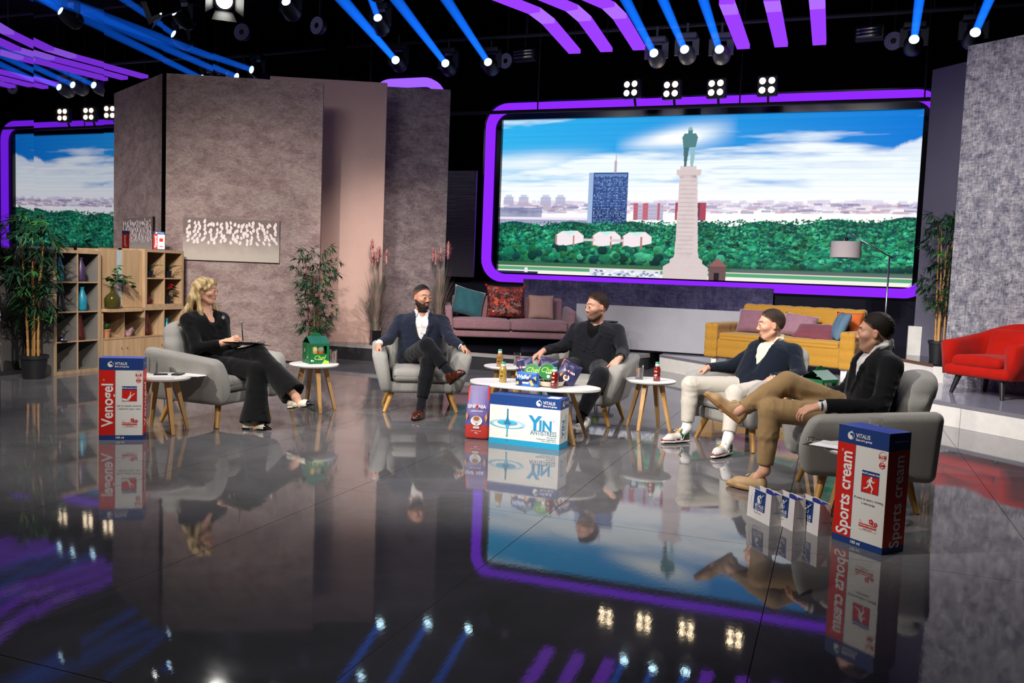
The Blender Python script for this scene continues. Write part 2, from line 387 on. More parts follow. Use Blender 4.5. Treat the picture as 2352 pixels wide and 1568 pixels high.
MB().bar((q0.x+nrm.x*.006, q0.y+nrm.y*.006, .212), (q1.x+nrm.x*.006, q1.y+nrm.y*.006, .212), .014, .036).build('nosing', M_NOSE2, pr)
L8 = 8.2; seg = 1.22; x = 0
while x < L8-.01:
    e = min(L8, x+seg); a = q0+Vector((dx, dy))*(x+.002)+nrm*.005; b_ = q0+Vector((dx, dy))*(e-.003)+nrm*.005
    MB().bar((a.x, a.y, .097), (b_.x, b_.y, .097), .01, .192).build('riser_panel', M_WHITE, pr); x = e
pu = struct('platform_upper', MB().prism([(.50, 12.42), (1.10, 11.25), (2.9, 11.2), (2.9, 14.4), (.5, 14.4)], .231, .425), M_WHITE, label='upper white stage step under the right bamboo')
MB().prism([(.50, 12.42), (1.10, 11.25), (2.9, 11.2), (2.9, 14.4), (.5, 14.4)], .426, .45).build('platform_top', M_PLATDK, pu)
MB().bar((.495, 12.41, .436), (1.09, 11.245, .436), .012, .03).build('step_edge', M_BROWN, pu)
# plinth by the bamboo
struct('trim_2', MB().box((.98, 12.62, .64), (.16, .12, .38)), M_WHITE, label='short white plinth below the dark glass')

# low grey wall, textured band, dark glass below the screen
lw = struct('wall_low_grey', MB().box((-2.27, 12.98, .575), (2.95, .05, .65), -.0), M_GREYWALL, label='low pale grey wall behind the sofas')
MB().box((-2.27, 12.955, .241), (2.95, .03, .02)).build('gap_shade_strip', M_BLACK, lw)  # solid black strip stands in for the shade of the foot gap
struct('wall_band', MB().box((-3.05, 14.45, .85), (4.2, .06, .78)), M_BAND, label='slate blue textured band under the big screen')
struct('trim_3', MB().box((-6.0, 14.46, .8), (1.68, .05, .66)), M_DGLASS, label='dark panel under the screen beside the textured band')
struct('trim_4', MB().box((.28, 14.4, .72), (2.4, .05, .82)), M_DGLASS, label='dark glass panel under the screen at the right')
struct('trim_5', MB().box((-2.3, 14.55, 1.14), (7.8, .1, .06)), M_BLACK, label='black rail under the glowing frame')
struct('trim_6', MB().box((.2, 14.36, .33), (2.5, .04, .03)), M_NOSE, label='pale rail below the dark glass')

# set panels on the left, each turned a little
struct('wall_panel_front', MB().bar((-8.43, 9.395, 1.88), (-6.63, 10.31, 1.88), .10, 3.76), M_PANEL, label='tall mauve textured panel carrying the petal painting')
struct('trim_7', MB().bar((-8.33, 9.385, .008), (-6.60, 10.265, .008), .02, .016), M_BLACK, label='dark foot of the mauve panel')
struct('wall_panel_tan', MB().bar((-7.75, 10.63+.05, 2.105), (-6.27, 11.40, 2.105), .09, 3.75), M_TAN, label='plain tan panel behind the potted bamboo')
p3 = MB()
p3.bar((-7.3, 11.58, 2.14), (-6.25, 12.06, 2.14), .08, 3.82); p3.bar((-6.25, 12.06, 2.14), (-5.68, 12.30, 2.14), .08, 3.82)
struct('wall_panel_rear', p3, M_PANEL3, label='grey mauve textured panel behind the seated man in the white shirt')
# brushed dark panel between panel and screen
def brushed():
    m = mat('brushed_dark_metal_laminate', '#56515f', .3, metal=.3, spec=.6); nt = m.node_tree; N = nt.nodes; L = nt.links
    t = N.new('ShaderNodeTexCoord'); mp = N.new('ShaderNodeMapping'); mp.inputs['Scale'].default_value = (2.5, 2, 55); n = N.new('ShaderNodeTexNoise'); n.inputs['Scale'].default_value = 1; n.inputs['Detail'].default_value = 4
    bp = N.new('ShaderNodeBump'); bp.inputs['Strength'].default_value = .5; bp.inputs['Distance'].default_value = .02
    L.new(t.outputs['Object'], mp.inputs[0]); L.new(mp.outputs[0], n.inputs['Vector']); L.new(n.outputs['Fac'], bp.inputs['Height']); L.new(bp.outputs['Normal'], N['Principled BSDF'].inputs['Normal'])
    return m
struct('wall_panel_brushed', MB().box((-6.62, 14.6, 2.18), (.90, .05, 1.9)), brushed(), label='dark brushed panel left of the big screen')
struct('trim_8', MB().box((-7.12, 14.55, 2.18), (.10, .06, 1.9)), M_SLATE, label='slate strip beside the brushed panel')

# right walls
e0 = Vector((1.23, 11.2)); d0 = Vector((.80, -.60))
e1 = e0+d0*5
struct('wall_panel_grey', MB().bar((e0.x, e0.y, 2.14), (e1.x, e1.y, 2.14), .10, 3.82), M_RWALL, label='tall grey crosshatched wall behind the red armchair')
f0 = Vector((1.00, 12.69)); f1 = Vector((2.1, 11.5))
struct('wall_panel_slate', MB().bar((f0.x, f0.y, 2.295), (f1.x, f1.y, 2.295), .08, 3.69), M_SLATE, label='plain slate wall behind the right bamboo')

# ------------------------------------------------------------------ LED screen with its glowing frame
PURPLE = (.235, .018, 1.0)
M_PURPLE = emat('purple_led', PURPLE, 1.25)
M_BEZEL = mat('black_gloss_bezel', '#07070b', .15, spec=.5)
def rrect(x0, x1, z0, z1, r, n=8):
    out = []
    for cx, cz, a in ((x1-r, z1-r, 0), (x0+r, z1-r, 90), (x0+r, z0+r, 180), (x1-r, z0+r, 270)):
        out += [(cx+r*math.cos(math.radians(a+90*i/n)), cz+r*math.sin(math.radians(a+90*i/n))) for i in range(n+1)]
    return out
def ring_mesh(o, i, y0, y1):
    n = len(o); mb = MB(); vs = [(x, y0, z) for x, z in o]+[(x, y0, z) for x, z in i]+[(x, y1, z) for x, z in o]+[(x, y1, z) for x, z in i]
    fs = []
    for k in range(n):
        j = (k+1) % n
        fs += [(k, j, n+j, n+k), (2*n+j, 2*n+k, 3*n+k, 3*n+j), (j, k, 2*n+k, 2*n+j), (n+k, n+j, 3*n+j, 3*n+k)]
    return mb.add(vs, fs)
scr = thing('led_screen', 'huge landscape video wall in a glowing purple frame', 'screen', (-2.39, 15, 0))
def S(x): return x+2.39
ring_mesh(rrect(S(-6.13), S(1.36), 1.165, 4.35, .42), rrect(S(-5.965), S(1.195), 1.315, 4.185, .28), -.16, -.06).build('glowing_frame', M_PURPLE, scr)
ring_mesh(rrect(S(-6.16), S(1.39), 1.135, 4.38, .44), rrect(S(-6.13), S(1.36), 1.165, 4.35, .42), -.17, .05).build('outer_rim', M_BEZEL, scr)
ring_mesh(rrect(S(-5.965), S(1.195), 1.315, 4.185, .28), rrect(S(-5.85), S(1.07), 1.34, 4.07, .01), -.09, -.005).build('bezel', M_BEZEL, scr)
MB().box((0, .03, 2.2), (7.3, .05, 3.94)).build('back_panel', M_BEZEL, scr)
# second glowing frame further left, only its top corner shows above the rear panel
fr2 = thing('glowing_arch', 'second purple glowing arch showing above the grey mauve panel', 'light arch', (-7.4, 14.7, 0))
ring_mesh(rrect(-1.0, .52, 1.2, 4.82, .42), rrect(-.85, .36, 1.35, 4.67, .28), -.08, .02).build('glowing_frame', emat('violet_led', (.30, .10, 1.0), 1.3), fr2)
MB().box((-.24, .06, 2.6), (1.3, .05, 4.7)).build('back_panel', M_BEZEL, fr2)
# ------------------------------------------------------------------ picture on the video wall (drawn cell by cell, flat screen image)
def screen_picture(W, H):
    rng = np.random.RandomState(4)
    def vnoise(w, h, fx, fy):
        gx, gy = int(fx)+2, int(fy)+2; g = rng.rand(gy, gx)
        x = np.linspace(0, fx, w); y = np.linspace(0, fy, h); xi = x.astype(int); yi = y.astype(int); tx = x-xi; ty = y-yi
        tx = tx*tx*(3-2*tx); ty = ty*ty*(3-2*ty)
        a = g[yi][:, xi]; b = g[yi][:, xi+1]; c = g[yi+1][:, xi]; d = g[yi+1][:, xi+1]
        return (a*(1-tx)+b*tx)*(1-ty)[:, None]+(c*(1-tx)+d*tx)*ty[:, None]
    def fbm(fx, fy, o=5):
        s = 0; t = 0
        for k in range(o): s = s+vnoise(W, H, fx*2**k, fy*2**k)*.55**k; t += .55**k
        return s/t
    img = np.zeros((H, W, 3)); u = np.linspace(0, 1, W)[None, :]; v = np.linspace(0, 1, H)[:, None]   # v up
    def C(h): return np.array(srgb(h))
    # sky: azure fading to a white horizon, stretched streaks of cloud, a heaped bank at right
    t = np.clip((v-.46)/.54, 0, 1)
    blue = (C('#2fb2ee')*(1-u[..., None])+C('#0d78d6')*u[..., None])*np.ones((H, 1, 1))
    cl = .62*fbm(2.6, 7.0, 6)+.38*fbm(7, 30, 4)
    low = (1-t)**1.5
    wisp = np.clip((cl-.60+.60*low)*4.2, 0, 1)
    edge = .775+.035*np.sin(u*13+.6)+.05*np.clip((u-.78)*3, -.6, 1)+.10*(fbm(16, 1, 5)-.5)
    bank = np.clip((edge-v)*45, 0, 1)*np.clip((u-.64)*7, 0, 1)*(.80+.2*np.clip((edge-v)*6, 0, 1))
    streak = np.exp(-((v-(.86+.30*(u-.44)))/(.035+.13*np.clip(u-.28, 0, .22)))**2)*np.clip((u-.30)*7, 0, 1)*np.clip((.60-u)*9, 0, 1)*(.6+.8*fbm(6, 9, 4))
    streak2 = np.exp(-((v-.72-.1*(u-.1))/.06)**2)*np.clip((.30-u)*5, 0, 1)*(.5+.8*fbm(5, 14, 4))
    s = np.clip(np.maximum(np.maximum(wisp*.93, bank*.93), np.maximum(streak*1.15, streak2)), 0, 1)[..., None]
    shade = (fbm(9, 14, 5)-.5)[..., None]*.22*s
    img[:] = blue*(1-s)+np.array([.94, 1.0, 1.0])*s+shade*np.array([-1., -.45, -.1])
    haze = np.clip((.60-v)/.16, 0, 1)[..., None]*.93; img = img*(1-haze)+np.array([1., .985, 1.])*haze
    img *= 1-.05*(np.sin(v*H*.55)[..., None] > .6)*(v > .5)[..., None]
    X = u*np.ones((H, 1)); Y = v*np.ones((1, W))
    def rect(u0, v0, u1, v1, c, a=1.):
        i0, i1 = int(v0*H), int(math.ceil(v1*H)); j0, j1 = int(u0*W), int(math.ceil(u1*W)); i0 = max(i0, 0); j0 = max(j0, 0)
        img[i0:i1, j0:j1] = img[i0:i1, j0:j1]*(1-a)+np.array(c)*a
    def poly(pts, c, a=1.):
        m = np.zeros((H, W), bool); n = len(pts)
        for k in range(n):
            x0, y0 = pts[k]; x1, y1 = pts[(k+1) % n]
            cnd = (y0 > Y) != (y1 > Y)
            with np.errstate(divide='ignore', invalid='ignore'): xx = (x1-x0)*(Y-y0)/(y1-y0+1e-12)+x0
            m ^= cnd & (X < xx)
        img[m] = img[m]*(1-a)+np.array(c)*a
        return m
    # far skyline
    for k in range(150):
        x = rng.rand(); h = .012+.03*rng.rand(); rect(x, .44, x+.01+.02*rng.rand(), .455+h*(.6+.4*x), C('#d8cfe6'), .6)
    for x in (.01, .052, .112, .152): rect(x, .40, x+.026, .50, C('#a9adcb'), .8); rect(x+.005, .49, x+.021, .515, C('#b4b6d4'), .7)
    for k in range(420):
        x = rng.rand(); y = .395+.055*rng.rand()+.02*x; rect(x, y, x+.008+.03*rng.rand(), y+.010, C(['#e8e0ec', '#b9b3cf', '#8f8bb0', '#f4eef4', '#c9a9b8'][rng.randint(5)]), .75)
    rect(0, .365, .115, .432, C('#7f86ad'), .8)
    for k in range(40): rect(.115*rng.rand(), .37+.055*rng.rand(), .115*rng.rand(), .375+.055*rng.rand(), C('#5b628c'), .10)
    rect(0, .352, .25, .368, C('#e9e4f0')); rect(0, .318, .29, .352, C('#a79fc4'))
    # red blocks
    rect(.357, .362, .430, .463, C('#c9c3d8')); rect(.357, .362, .366, .463, C('#c8505c')); rect(.380, .362, .392, .463, C('#d3525a')); rect(.416, .362, .421, .463, C('#c8505c'))
    for k in range(8): rect(.358, .370+.011*k, .43, .374+.011*k, C('#8f8aa8'), .55)
    rect(.46, .365, .533, .47, C('#a8475a')); rect(.515, .365, .519, .47, C('#6b3a55'))
    # tower
    rect(.239, .315, .251, .655, C('#9fb6dd')); rect(.251, .312, .338, .655, C('#2f4a86')); rect(.251, .312, .338, .44, C('#22366a'))
    for i in range(30):
        for j in range(22):
            if rng.rand() < .8: rect(.2535+.0039*j, .325+.0104*i, .2552+.0039*j, .3285+.0104*i, C(['#6f8fc4', '#8fb2de', '#4c6aa6'][rng.randint(3)]), .75)
    rect(.253, .635, .336, .648, C('#6b93c8'), .8)
    rect(.3035, .655, .3085, .73, C('#b9a6bb')); rect(.3053, .72, .3067, .775, C('#c6b4c4'))
    # woods: layered rounded crowns
    top = .325+.03*u[0]+.03*(u[0] > .6)*(u[0]-.6)*2.5+.015*np.sin(u[0]*40)
    m = Y < np.broadcast_to(top[None, :], Y.shape); img[m] = C('#0f4a48')
    pal = ['#0d5a4c', '#167a5c', '#1d8f66', '#2a9c72', '#146452', '#2f8f57', '#0b4a48', '#45b083']
    n = 9000
    for k in range(n):
        tt = k/n; x = rng.rand(); tp = .325+.06*x; y = tp-(tp-.085)*tt+.006*rng.randn()
        if y < .075: continue
        r = (.0022+.0062*tt**1.2)*(.6+.9*rng.rand()); clump = .5+.5*math.sin(x*61+3*math.sin(y*40))*math.sin(y*75+x*23)
        c = C(pal[rng.randint(len(pal))])*(.45+.9*clump)
        j0, j1 = int((x-r)*W), int((x+r)*W)+1; ry = r*W/H*.85; i0, i1 = int((y-ry)*H), int((y+ry)*H)+1
        j0 = max(j0, 0); i0 = max(i0, 0); j1 = min(j1, W); i1 = min(i1, H)
        if j1 <= j0 or i1 <= i0: continue
        xx = (X[i0:i1, j0:j1]-x)/r; yy = (Y[i0:i1, j0:j1]-y)/ry; d = xx*xx+yy*yy; mm = d < 1-.5*rng.rand(i1-i0, j1-j0)
        sh = ((.35+1.1*np.clip(.5+.5*yy-.12*xx, 0, 1)**1.3)*(.7+.6*rng.rand(i1-i0, j1-j0)))[..., None]
        reg = img[i0:i1, j0:j1]; reg[mm] = (c*sh)[mm]
    shd = np.clip((.14-Y)/.06, 0, 1)[..., None]*(Y > .07)[..., None]*.55; img[:] = img*(1-shd)+C('#0b2f38')*shd
    tex = fbm(150, 60, 3)[..., None]; wood_ = (Y < np.broadcast_to(top[None, :]+.012, Y.shape))[..., None]; img[:] = np.where(wood_, img*(.55+.9*tex)*(.82+.36*fbm(12, 5, 3)[..., None]), img)
    # three gabled pavilion among the trees
    for x in (.155, .252, .33):
        poly([(x, .19), (x, .255), (x+.018, .283), (x+.058, .287), (x+.075, .255), (x+.075, .215), (x+.05, .20), (x+.03, .19)], C('#f3e6ea')); poly([(x+.018, .283), (x+.036, .255), (x+.058, .287)], C('#c9ece8'))
        rect(x+.001, .17, x+.004, .255, C('#b07a78')); rect(x+.048, .17, x+.051, .255, C('#b07a78'))
    rect(.23, .225, .26, .235, C('#d8c9d2')); rect(.30, .225, .335, .235, C('#d8c9d2'))
    for k in range(320):
        x = .46*rng.rand(); x = x if x < .43 else x+.12; y = .095+.075*rng.rand(); r = .005+.010*rng.rand(); c = C(pal[rng.randint(len(pal))])*(.5+.7*rng.rand())
        ry = r*W/H*.9; d = ((X-x)/r)**2+((Y-y)/ry)**2; mm = d < .55+.6*tex[..., 0]; img[mm] = (c*((.35+.85*np.clip(.5+.5*(Y-y)/ry, 0, 1))*(.6+.8*tex[..., 0]))[..., None])[mm]
    # bank and river edge
    rect(0, .055, 1, .075, C('#3a6a4a')); rect(0, .044, 1, .052, C('#e9e0cf')); rect(0, .022, 1, .044, C('#58a57a')); rect(0, 0, 1, .022, C('#f4eee4')); rect(.6, .055, 1, .068, C('#6a6a78'), .6)
    rect(0, .0, .11, .014, C('#2d2f4a')); rect(.075, .012, .082, .04, C('#f0eef4'))
    rect(.25, .0, .43, .045, C('#dfe3ee')); 
    for k in range(60): x = .25+.17*rng.rand(); y = .003+.035*rng.rand(); rect(x, y, x+.006, y+.006, C(['#8fa0c4', '#ffffff', '#59618c'][rng.randint(3)]), .8)
    # monument column with a plain standing figure
    st = C('#d9c8c8')
    poly([(.436, 0), (.436, .075), (.452, .098), (.452, .12), (.462, .135), (.462, .15), (.522, .15), (.522, .135), (.532, .118), (.532, .098), (.546, .075), (.546, 0)], st)
    poly([(.4635, .15), (.4665, .62), (.510, .62), (.5205, .15)], st*1.02); poly([(.458, .645), (.458, .672), (.518, .672), (.518, .645), (.507, .625), (.468, .625)], st*.97); rect(.468, .672, .506, .692, st)
    poly([(.4665, .62), (.510, .62), (.505, .64), (.47, .64)], C('#8f7f86'), .6)
    for k in range(70):
        y = .02+.60*rng.rand(); x = .4675+.027*rng.rand(); rect(x, y, x+.012, y+.022, st*(.9+.16*rng.rand()), .6)
    for k in range(18): y = .16+.026*k; rect(.4675, y, .5085, y+.003, C('#b09ca2'), .45)
    g1, g2 = C('#4f7f86'), C('#8fbcc0')
    poly([(.476, .692), (.473, .78), (.472, .82), (.487, .82), (.4845, .78), (.481, .692)], g1*.7); poly([(.491, .692), (.490, .78), (.487, .82), (.5005, .82), (.5005, .76), (.497, .692)], g2)
    poly([(.472, .81), (.468, .87), (.473, .892), (.501, .892), (.506, .87), (.5015, .81)], g1); rect(.4825, .887, .4915, .915, g1)
    poly([(.483, .91), (.482, .926), (.486, .934), (.491, .93), (.4915, .912)], g2*.9)
    # hut with pointed roof
    rect(.549, 0, .589, .085, C('#6d5152')); poly([(.546, .085), (.568, .135), (.592, .085)], C('#93605f')); rect(.562, 0, .573, .045, C('#1c1a24'))
    img[:] *= (1-.05*((np.arange(H) % 8) == 0))[:, None, None]
    return np.clip(img, 0, 1.05)
SW, SH = 820, 324
pic = screen_picture(SW, SH)
xs = np.linspace(-3.46, 3.46, SW); zs = np.linspace(1.34, 4.07, SH)
V = np.stack([np.repeat(xs[None, :], SH, 0), np.full((SH, SW), -.01), np.repeat(zs[:, None], SW, 1)], -1).reshape(-1, 3)
I = np.arange(SW*SH).reshape(SH, SW); Q = np.stack([I[:-1, :-1], I[:-1, 1:], I[1:, 1:], I[1:, :-1]], -1).reshape(-1, 4)
me = fast_mesh('display', V, Q, None, False); colattr(me, pic.reshape(-1, 3))
md = mat('led_display', '#000000', .4, attr='Col', emit=('attr', 1.05), spec=.2); me.materials.append(md)
inst('display', me, scr)
# ------------------------------------------------------------------ furniture
M_GREYFAB = mat('heather_grey_upholstery', '#979590', .9, spec=.15, noise=(140, .14), bump=(420, .35, .0015), sheen=.15)
M_PIPING = mat('dark_grey_piping', '#6d6b66', .9)
M_OAK = wood('light_oak', '#c99f66', '#b98a50', 8, .4)
M_OAKLEG = wood('honey_oak_leg', '#cf9f55', '#bd8a42', 8, .38)
M_TABLETOP = mat('white_lacquer', '#f1efea', .28, spec=.5)
M_KALLAX = wood('washed_oak_veneer', '#b69a78', '#a1835f', 6, .5, 2)
M_KALLAXD = wood('washed_oak_door_veneer', '#bda07a', '#a98b65', 6, .5, 2)
M_STEEL = mat('brushed_steel', '#b9b9b9', .25, metal=1.)
M_BLKMET = mat('black_metal', '#131315', .4, metal=.6)

def rz_of(fx, fy): return math.atan2(fx, -fy)
GCH = 'grey upholstered armchairs of the talk show'
def make_armchair(loc, rz, label):
    t = thing('armchair', label, 'armchair', loc, rz, GCH)
    MB().rbox((0, .0, .235), (.60, .64, .11), .04, (3, 3, 1)).build('base', M_GREYFAB, t, True)
    def seat(q):
        x, y, z = q; k = (1-(x/.275)**2)*(1-(y/.31)**2); return (x, y, z+(.03*max(k, 0) if z > 0 else 0))
    sc = MB().rbox((0, -.045, .345), (.535, .62, .12), .045, (6, 6, 2), seat).build('seat_cushion', M_GREYFAB, t, True)
    pts = [(-.262, -.352, .345), (.262, -.352, .345)]
    MB().tube(pts, .004, 6).build('seam', M_PIPING, sc)
    for s in (-1, 1):
        def arm(q, s=s):
            x, y, z = q; k = (z+.2)/.4; th = .62+.38*math.sin(min(1, max(0, k))*PI*.62); lean = .075*max(0, min(1, k))**1.3
            # front edge leans back at top, bulges in the middle; top slopes gently upward to the back
            f = max(0, -y/.36); yy = y+f*(.05*(k-.45)**2*4-.03)
            return (x*th+s*lean, yy, z+.03*(y/.36)*k)
        MB().rbox((s*.325, -.0, .385), (.135, .74, .40), .05, (2, 8, 6), arm).build('arm', M_GREYFAB, t, True)
    def shell(q):
        x, y, z = q; k = (z+.19)/.38; return (x*(.92+.12*k), y+.05*k-.06*(x/.36)**2, z)
    MB().rbox((0, .315, .385), (.70, .09, .38), .04, (6, 2, 3), shell).build('back_shell', M_GREYFAB, t, True)
    def back(q):
        x, y, z = q; k = (z+.25)/.50; w_ = 1-.16*max(0, k)**3
        puff = (1-(x/.31)**2)*(1-((k-.5)*2)**4)
        return (x*w_, y+.13*k-(.035*max(0, puff) if y < 0 else -.01*max(0, puff))-.05*(x/.3)**2, z+(-.05*(x/.3)**2 if k > .7 else 0))
    bc = MB().rbox((0, .225, .565), (.585, .15, .50), .065, (8, 2, 8), back).build('back_cushion', M_GREYFAB, t, True)
    sm = [(-.20, .225+.10*.0, 0)]
    for sx in (-1, 1):
        for sy in (-1, 1):
            MB().tube([(sx*.262, sy*.235, .20), (sx*.335, sy*.285, 0)], [.027, .016], 12).build('leg', M_OAKLEG, t, True, sharp=40)
    return t
CH = {1: ((-4.81, 5.97), (1, -.03)), 2: ((-3.69, 7.50), (.495, -.87)), 3: ((-2.145, 7.72), (0, -1)), 4: ((-.60, 7.36), (-.66, -.75)), 5: ((.17, 5.82), (-.98, -.19))}
CL = {1: 'grey armchair with oak legs holding the blonde woman in black', 2: 'grey armchair with oak legs holding the man in navy jacket and white shirt',
      3: 'grey armchair with oak legs holding the man in the all black suit', 4: 'grey armchair with oak legs holding the man in white trousers', 5: 'grey armchair with oak legs holding the man in khaki trousers'}
ch0 = None
for k, (p, f) in CH.items():
    if ch0 is None: ch0 = make_armchair((*p, 0), rz_of(*f), CL[k])
    else: dup(ch0, (*p, 0), rz_of(*f), CL[k])

GT = 'round white side tables on oak legs'
def make_table(loc, rz, label, R=.222, H=.43):
    t = thing('side_table', label, 'table', loc, rz, GT)
    MB().lathe([(0, H-.022), (R-.012, H-.022), (R-.002, H-.012), (R, H-.006), (R-.003, H), (0, H)], 48, cap=False).build('table_top', M_TABLETOP, t, True, sharp=35)
    MB().box((0, 0, H-.035), (.20, .035, .024), PI/4).box((0, 0, H-.035), (.20, .035, .024), -PI/4).build('leg_frame', M_OAK, t)
    for k in range(4):
        a = PI/4+k*PI/2; c, s = math.cos(a), math.sin(a)
        MB().bar((c*.10, s*.10, H-.024), (c*.205, s*.205, 0), .042, .036, (c, s, 0), .026, .022).build('leg', M_OAK, t)
    return t
TB = [((-4.81, 5.325), .35, 'round white side table left of the blonde woman, beside the tall red and blue carton'),
      ((-4.42, 6.81), .10, 'round white side table carrying the green gift box beside the blonde woman'),
      ((-2.93, 7.83), .2, 'round white side table between the men in navy and black, behind the long coffee table'),
      ((-1.49, 7.60), .55, 'round white side table with red juice bottle beside the man in black'),
      ((.02, 6.86), .3, 'round white side table between the two men on the right, under a green box'),
      ((.19, 5.11), .1, 'round white side table holding a clipboard, behind the tall sports cream carton')]
tb0 = None
for p, a, l in TB:
    if tb0 is None: tb0 = make_table((*p, 0), a, l)
    else: dup(tb0, (*p, 0), a, l)
# long coffee table
t = thing('coffee_table', 'long oval white coffee table with snacks in the middle', 'table', (-2.25, 6.66, 0), .02)
n = 56; ov = [(.545*math.copysign(abs(math.cos(a))**.95, math.cos(a)), .27*math.copysign(abs(math.sin(a))**.9, math.sin(a))) for a in [2*PI*i/n for i in range(n)]]
MB().prism([(x*.985, y*.985) for x, y in ov], .408, .414).prism(ov, .414, .43).build('table_top', M_TABLETOP, t)
for sx, sy in ((-1, -1), (-1, 1), (1, -1), (1, 1)):
    MB().bar((sx*.27, sy*.10, .408), (sx*.40, sy*.20, 0), .05, .036, (sx, sy*.5, 0), .03, .022).build('leg', M_OAK, t)
MB().box((0, 0, .395), (.62, .05, .024)).build('rail', M_OAK, t)

# ---- bookcases along the mirrors (local: x = depth towards the room, y = along the wall)
def board(t, name, m, x0, x1, y0, y1, z0, z1, edge=None):
    o = MB().box(((x0+x1)/2, (y0+y1)/2, (z0+z1)/2), (x1-x0, y1-y0, z1-z0)).build(name, m, t)
    if edge: MB().box((x1+.004, (y0+y1)/2, (z0+z1)/2), (.010, y1-y0, z1-z0)).build('edge_band', edge, o)
    return o
def cubes(t, y0, z0, ny, nz, cw, chh, th, dx, back=None, frame=.036, body=None, edge=None):
    M_ = body or M_KALLAX
    W = frame*2+cw*ny+th*(ny-1); H = frame*2+chh*nz+th*(nz-1)
    board(t, 'side_panel', M_, 0, dx, y0, y0+frame, z0, z0+H, edge); board(t, 'side_panel', M_, 0, dx, y0+W-frame, y0+W, z0, z0+H, edge)
    board(t, 'bottom_board', M_, 0, dx, y0+frame, y0+W-frame, z0, z0+frame, edge); board(t, 'top_board', M_, 0, dx, y0+frame, y0+W-frame, z0+H-frame, z0+H, edge)
    for j in range(1, nz):
        z = z0+frame+j*chh+(j-1)*th; board(t, 'shelf_board', M_, 0, dx-.004, y0+frame, y0+W-frame, z, z+th, edge)
    for i in range(1, ny):
        y = y0+frame+i*cw+(i-1)*th
        for j in range(nz):
            z = z0+frame+j*(chh+th); board(t, 'divider', M_, 0, dx-.005, y, y+th, z, z+chh, edge)
    if back: board(t, 'back_panel', back, .002, .012, y0+frame, y0+W-frame, z0+frame, z0+H-frame)
    return W, H
SX = -8.425
bk1 = thing('bookcase', 'dark grey cube bookcase with oak edges and eight compartments', 'bookcase', (SX, 7.26, 0))
W1, H1 = cubes(bk1, 0, 0, 2, 4, .282, .318, .016, .37, M_DGREY, body=M_DGREY, edge=M_KALLAX)
bk2 = thing('cabinet', 'low oak cube cabinet with doors below open compartments', 'cabinet', (SX, 7.26+W1+.012, 0))
y_ = 0.0; cw = .318
W2, H2 = cubes(bk2, 0, 0, 4, 2, cw, .318, .016, .37, M_KALLAXD)
M_KNOB = mat('chrome_knob', '#d0d0d0', .15, metal=1.)
for i in range(4):
    y = .036+i*(cw+.016); d = board(bk2, 'door', M_KALLAXD, .345, .361, y+.003, y+cw-.003, .039, .036+.315)
    MB().ell((.372, y+(cw-.035 if i % 2 == 0 else .035), .245), (.011, .008, .008), 10, 6).build('knob', M_KNOB, d, True)
bk3 = thing('cube_shelf', 'two by two oak cube shelf standing on the low cabinet', 'shelf', (SX, 7.26+W1+.012+W2-.70, H2))
cubes(bk3, 0, 0, 2, 2, .298, .318, .016, .37, M_KALLAXD)
wc = thing('wall_cabinet', 'closed oak cupboard with a frosted strip standing on the low cabinet', 'cabinet', (SX, 7.26+W1+.012, H2))
WW = W2-.70-.006
board(wc, 'carcass', M_KALLAX, 0, .30, 0, WW, 0, .70)
board(wc, 'door', M_KALLAXD, .301, .322, .002, WW*.40, .004, .698)
d = board(wc, 'door', M_KALLAXD, .301, .322, WW*.56, WW-.002, .004, .698)
board(wc, 'glass_strip', mat('frosted_glass', '#aeb9b4', .4, spec=.5, noise=(20, .1)), .301, .312, WW*.41, WW*.55, .01, .69)
BK = {'1': (SX, 7.26, W1), '2': (SX, 7.26+W1+.012, W2)}

# ---- sofas
M_PINK = mat('dusty_pink_velvet', '#83636a', .8, spec=.15, noise=(18, .12), bump=(300, .2), sheen=.2)
s1 = thing('sofa', 'dusty pink velvet sofa with three cushions on the dark platform', 'sofa', (-4.66, 12.46, .23), rz_of(.43, -.90))
MB().rbox((0, .02, .19), (1.72, .74, .12), .03, (2, 2, 1)).build('base', M_PINK, s1, True)
for s in (-1, 1):
    def puff(q):
        x, y, z = q; return (x, y, z+(.02*max(0, (1-(x/.42)**2)*(1-(y/.33)**2)) if z > 0 else 0))
    c = MB().rbox((s*.425, -.06, .325), (.85, .70, .15), .035, (5, 5, 1), puff).build('seat_cushion', M_PINK, s1, True)
    MB().tube([(s*.425-.405, -.405, .375), (s*.425+.405, -.405, .375)], .006, 6).build('piping', M_PINK, c, True)
    def arm(q): x, y, z = q; return (x+s*.02*(z/.2), y, z+.02*(y/.35))
    MB().rbox((s*.905, .0, .36), (.10, .78, .46), .035, (2, 3, 3), arm).build('arm', M_PINK, s1, True)
    for yy in (-.30, .30): MB().tube([(s*.74, yy, .14), (s*.80, yy*1.06, 0)], [.014, .009], 8).build('leg', M_BLKMET, s1)
def bk(q): x, y, z = q; return (x, y+.10*((z+.25)/.5), z)
MB().rbox((0, .30, .46), (1.72, .14, .54), .04, (4, 2, 4), bk).build('backrest', M_PINK, s1, True)

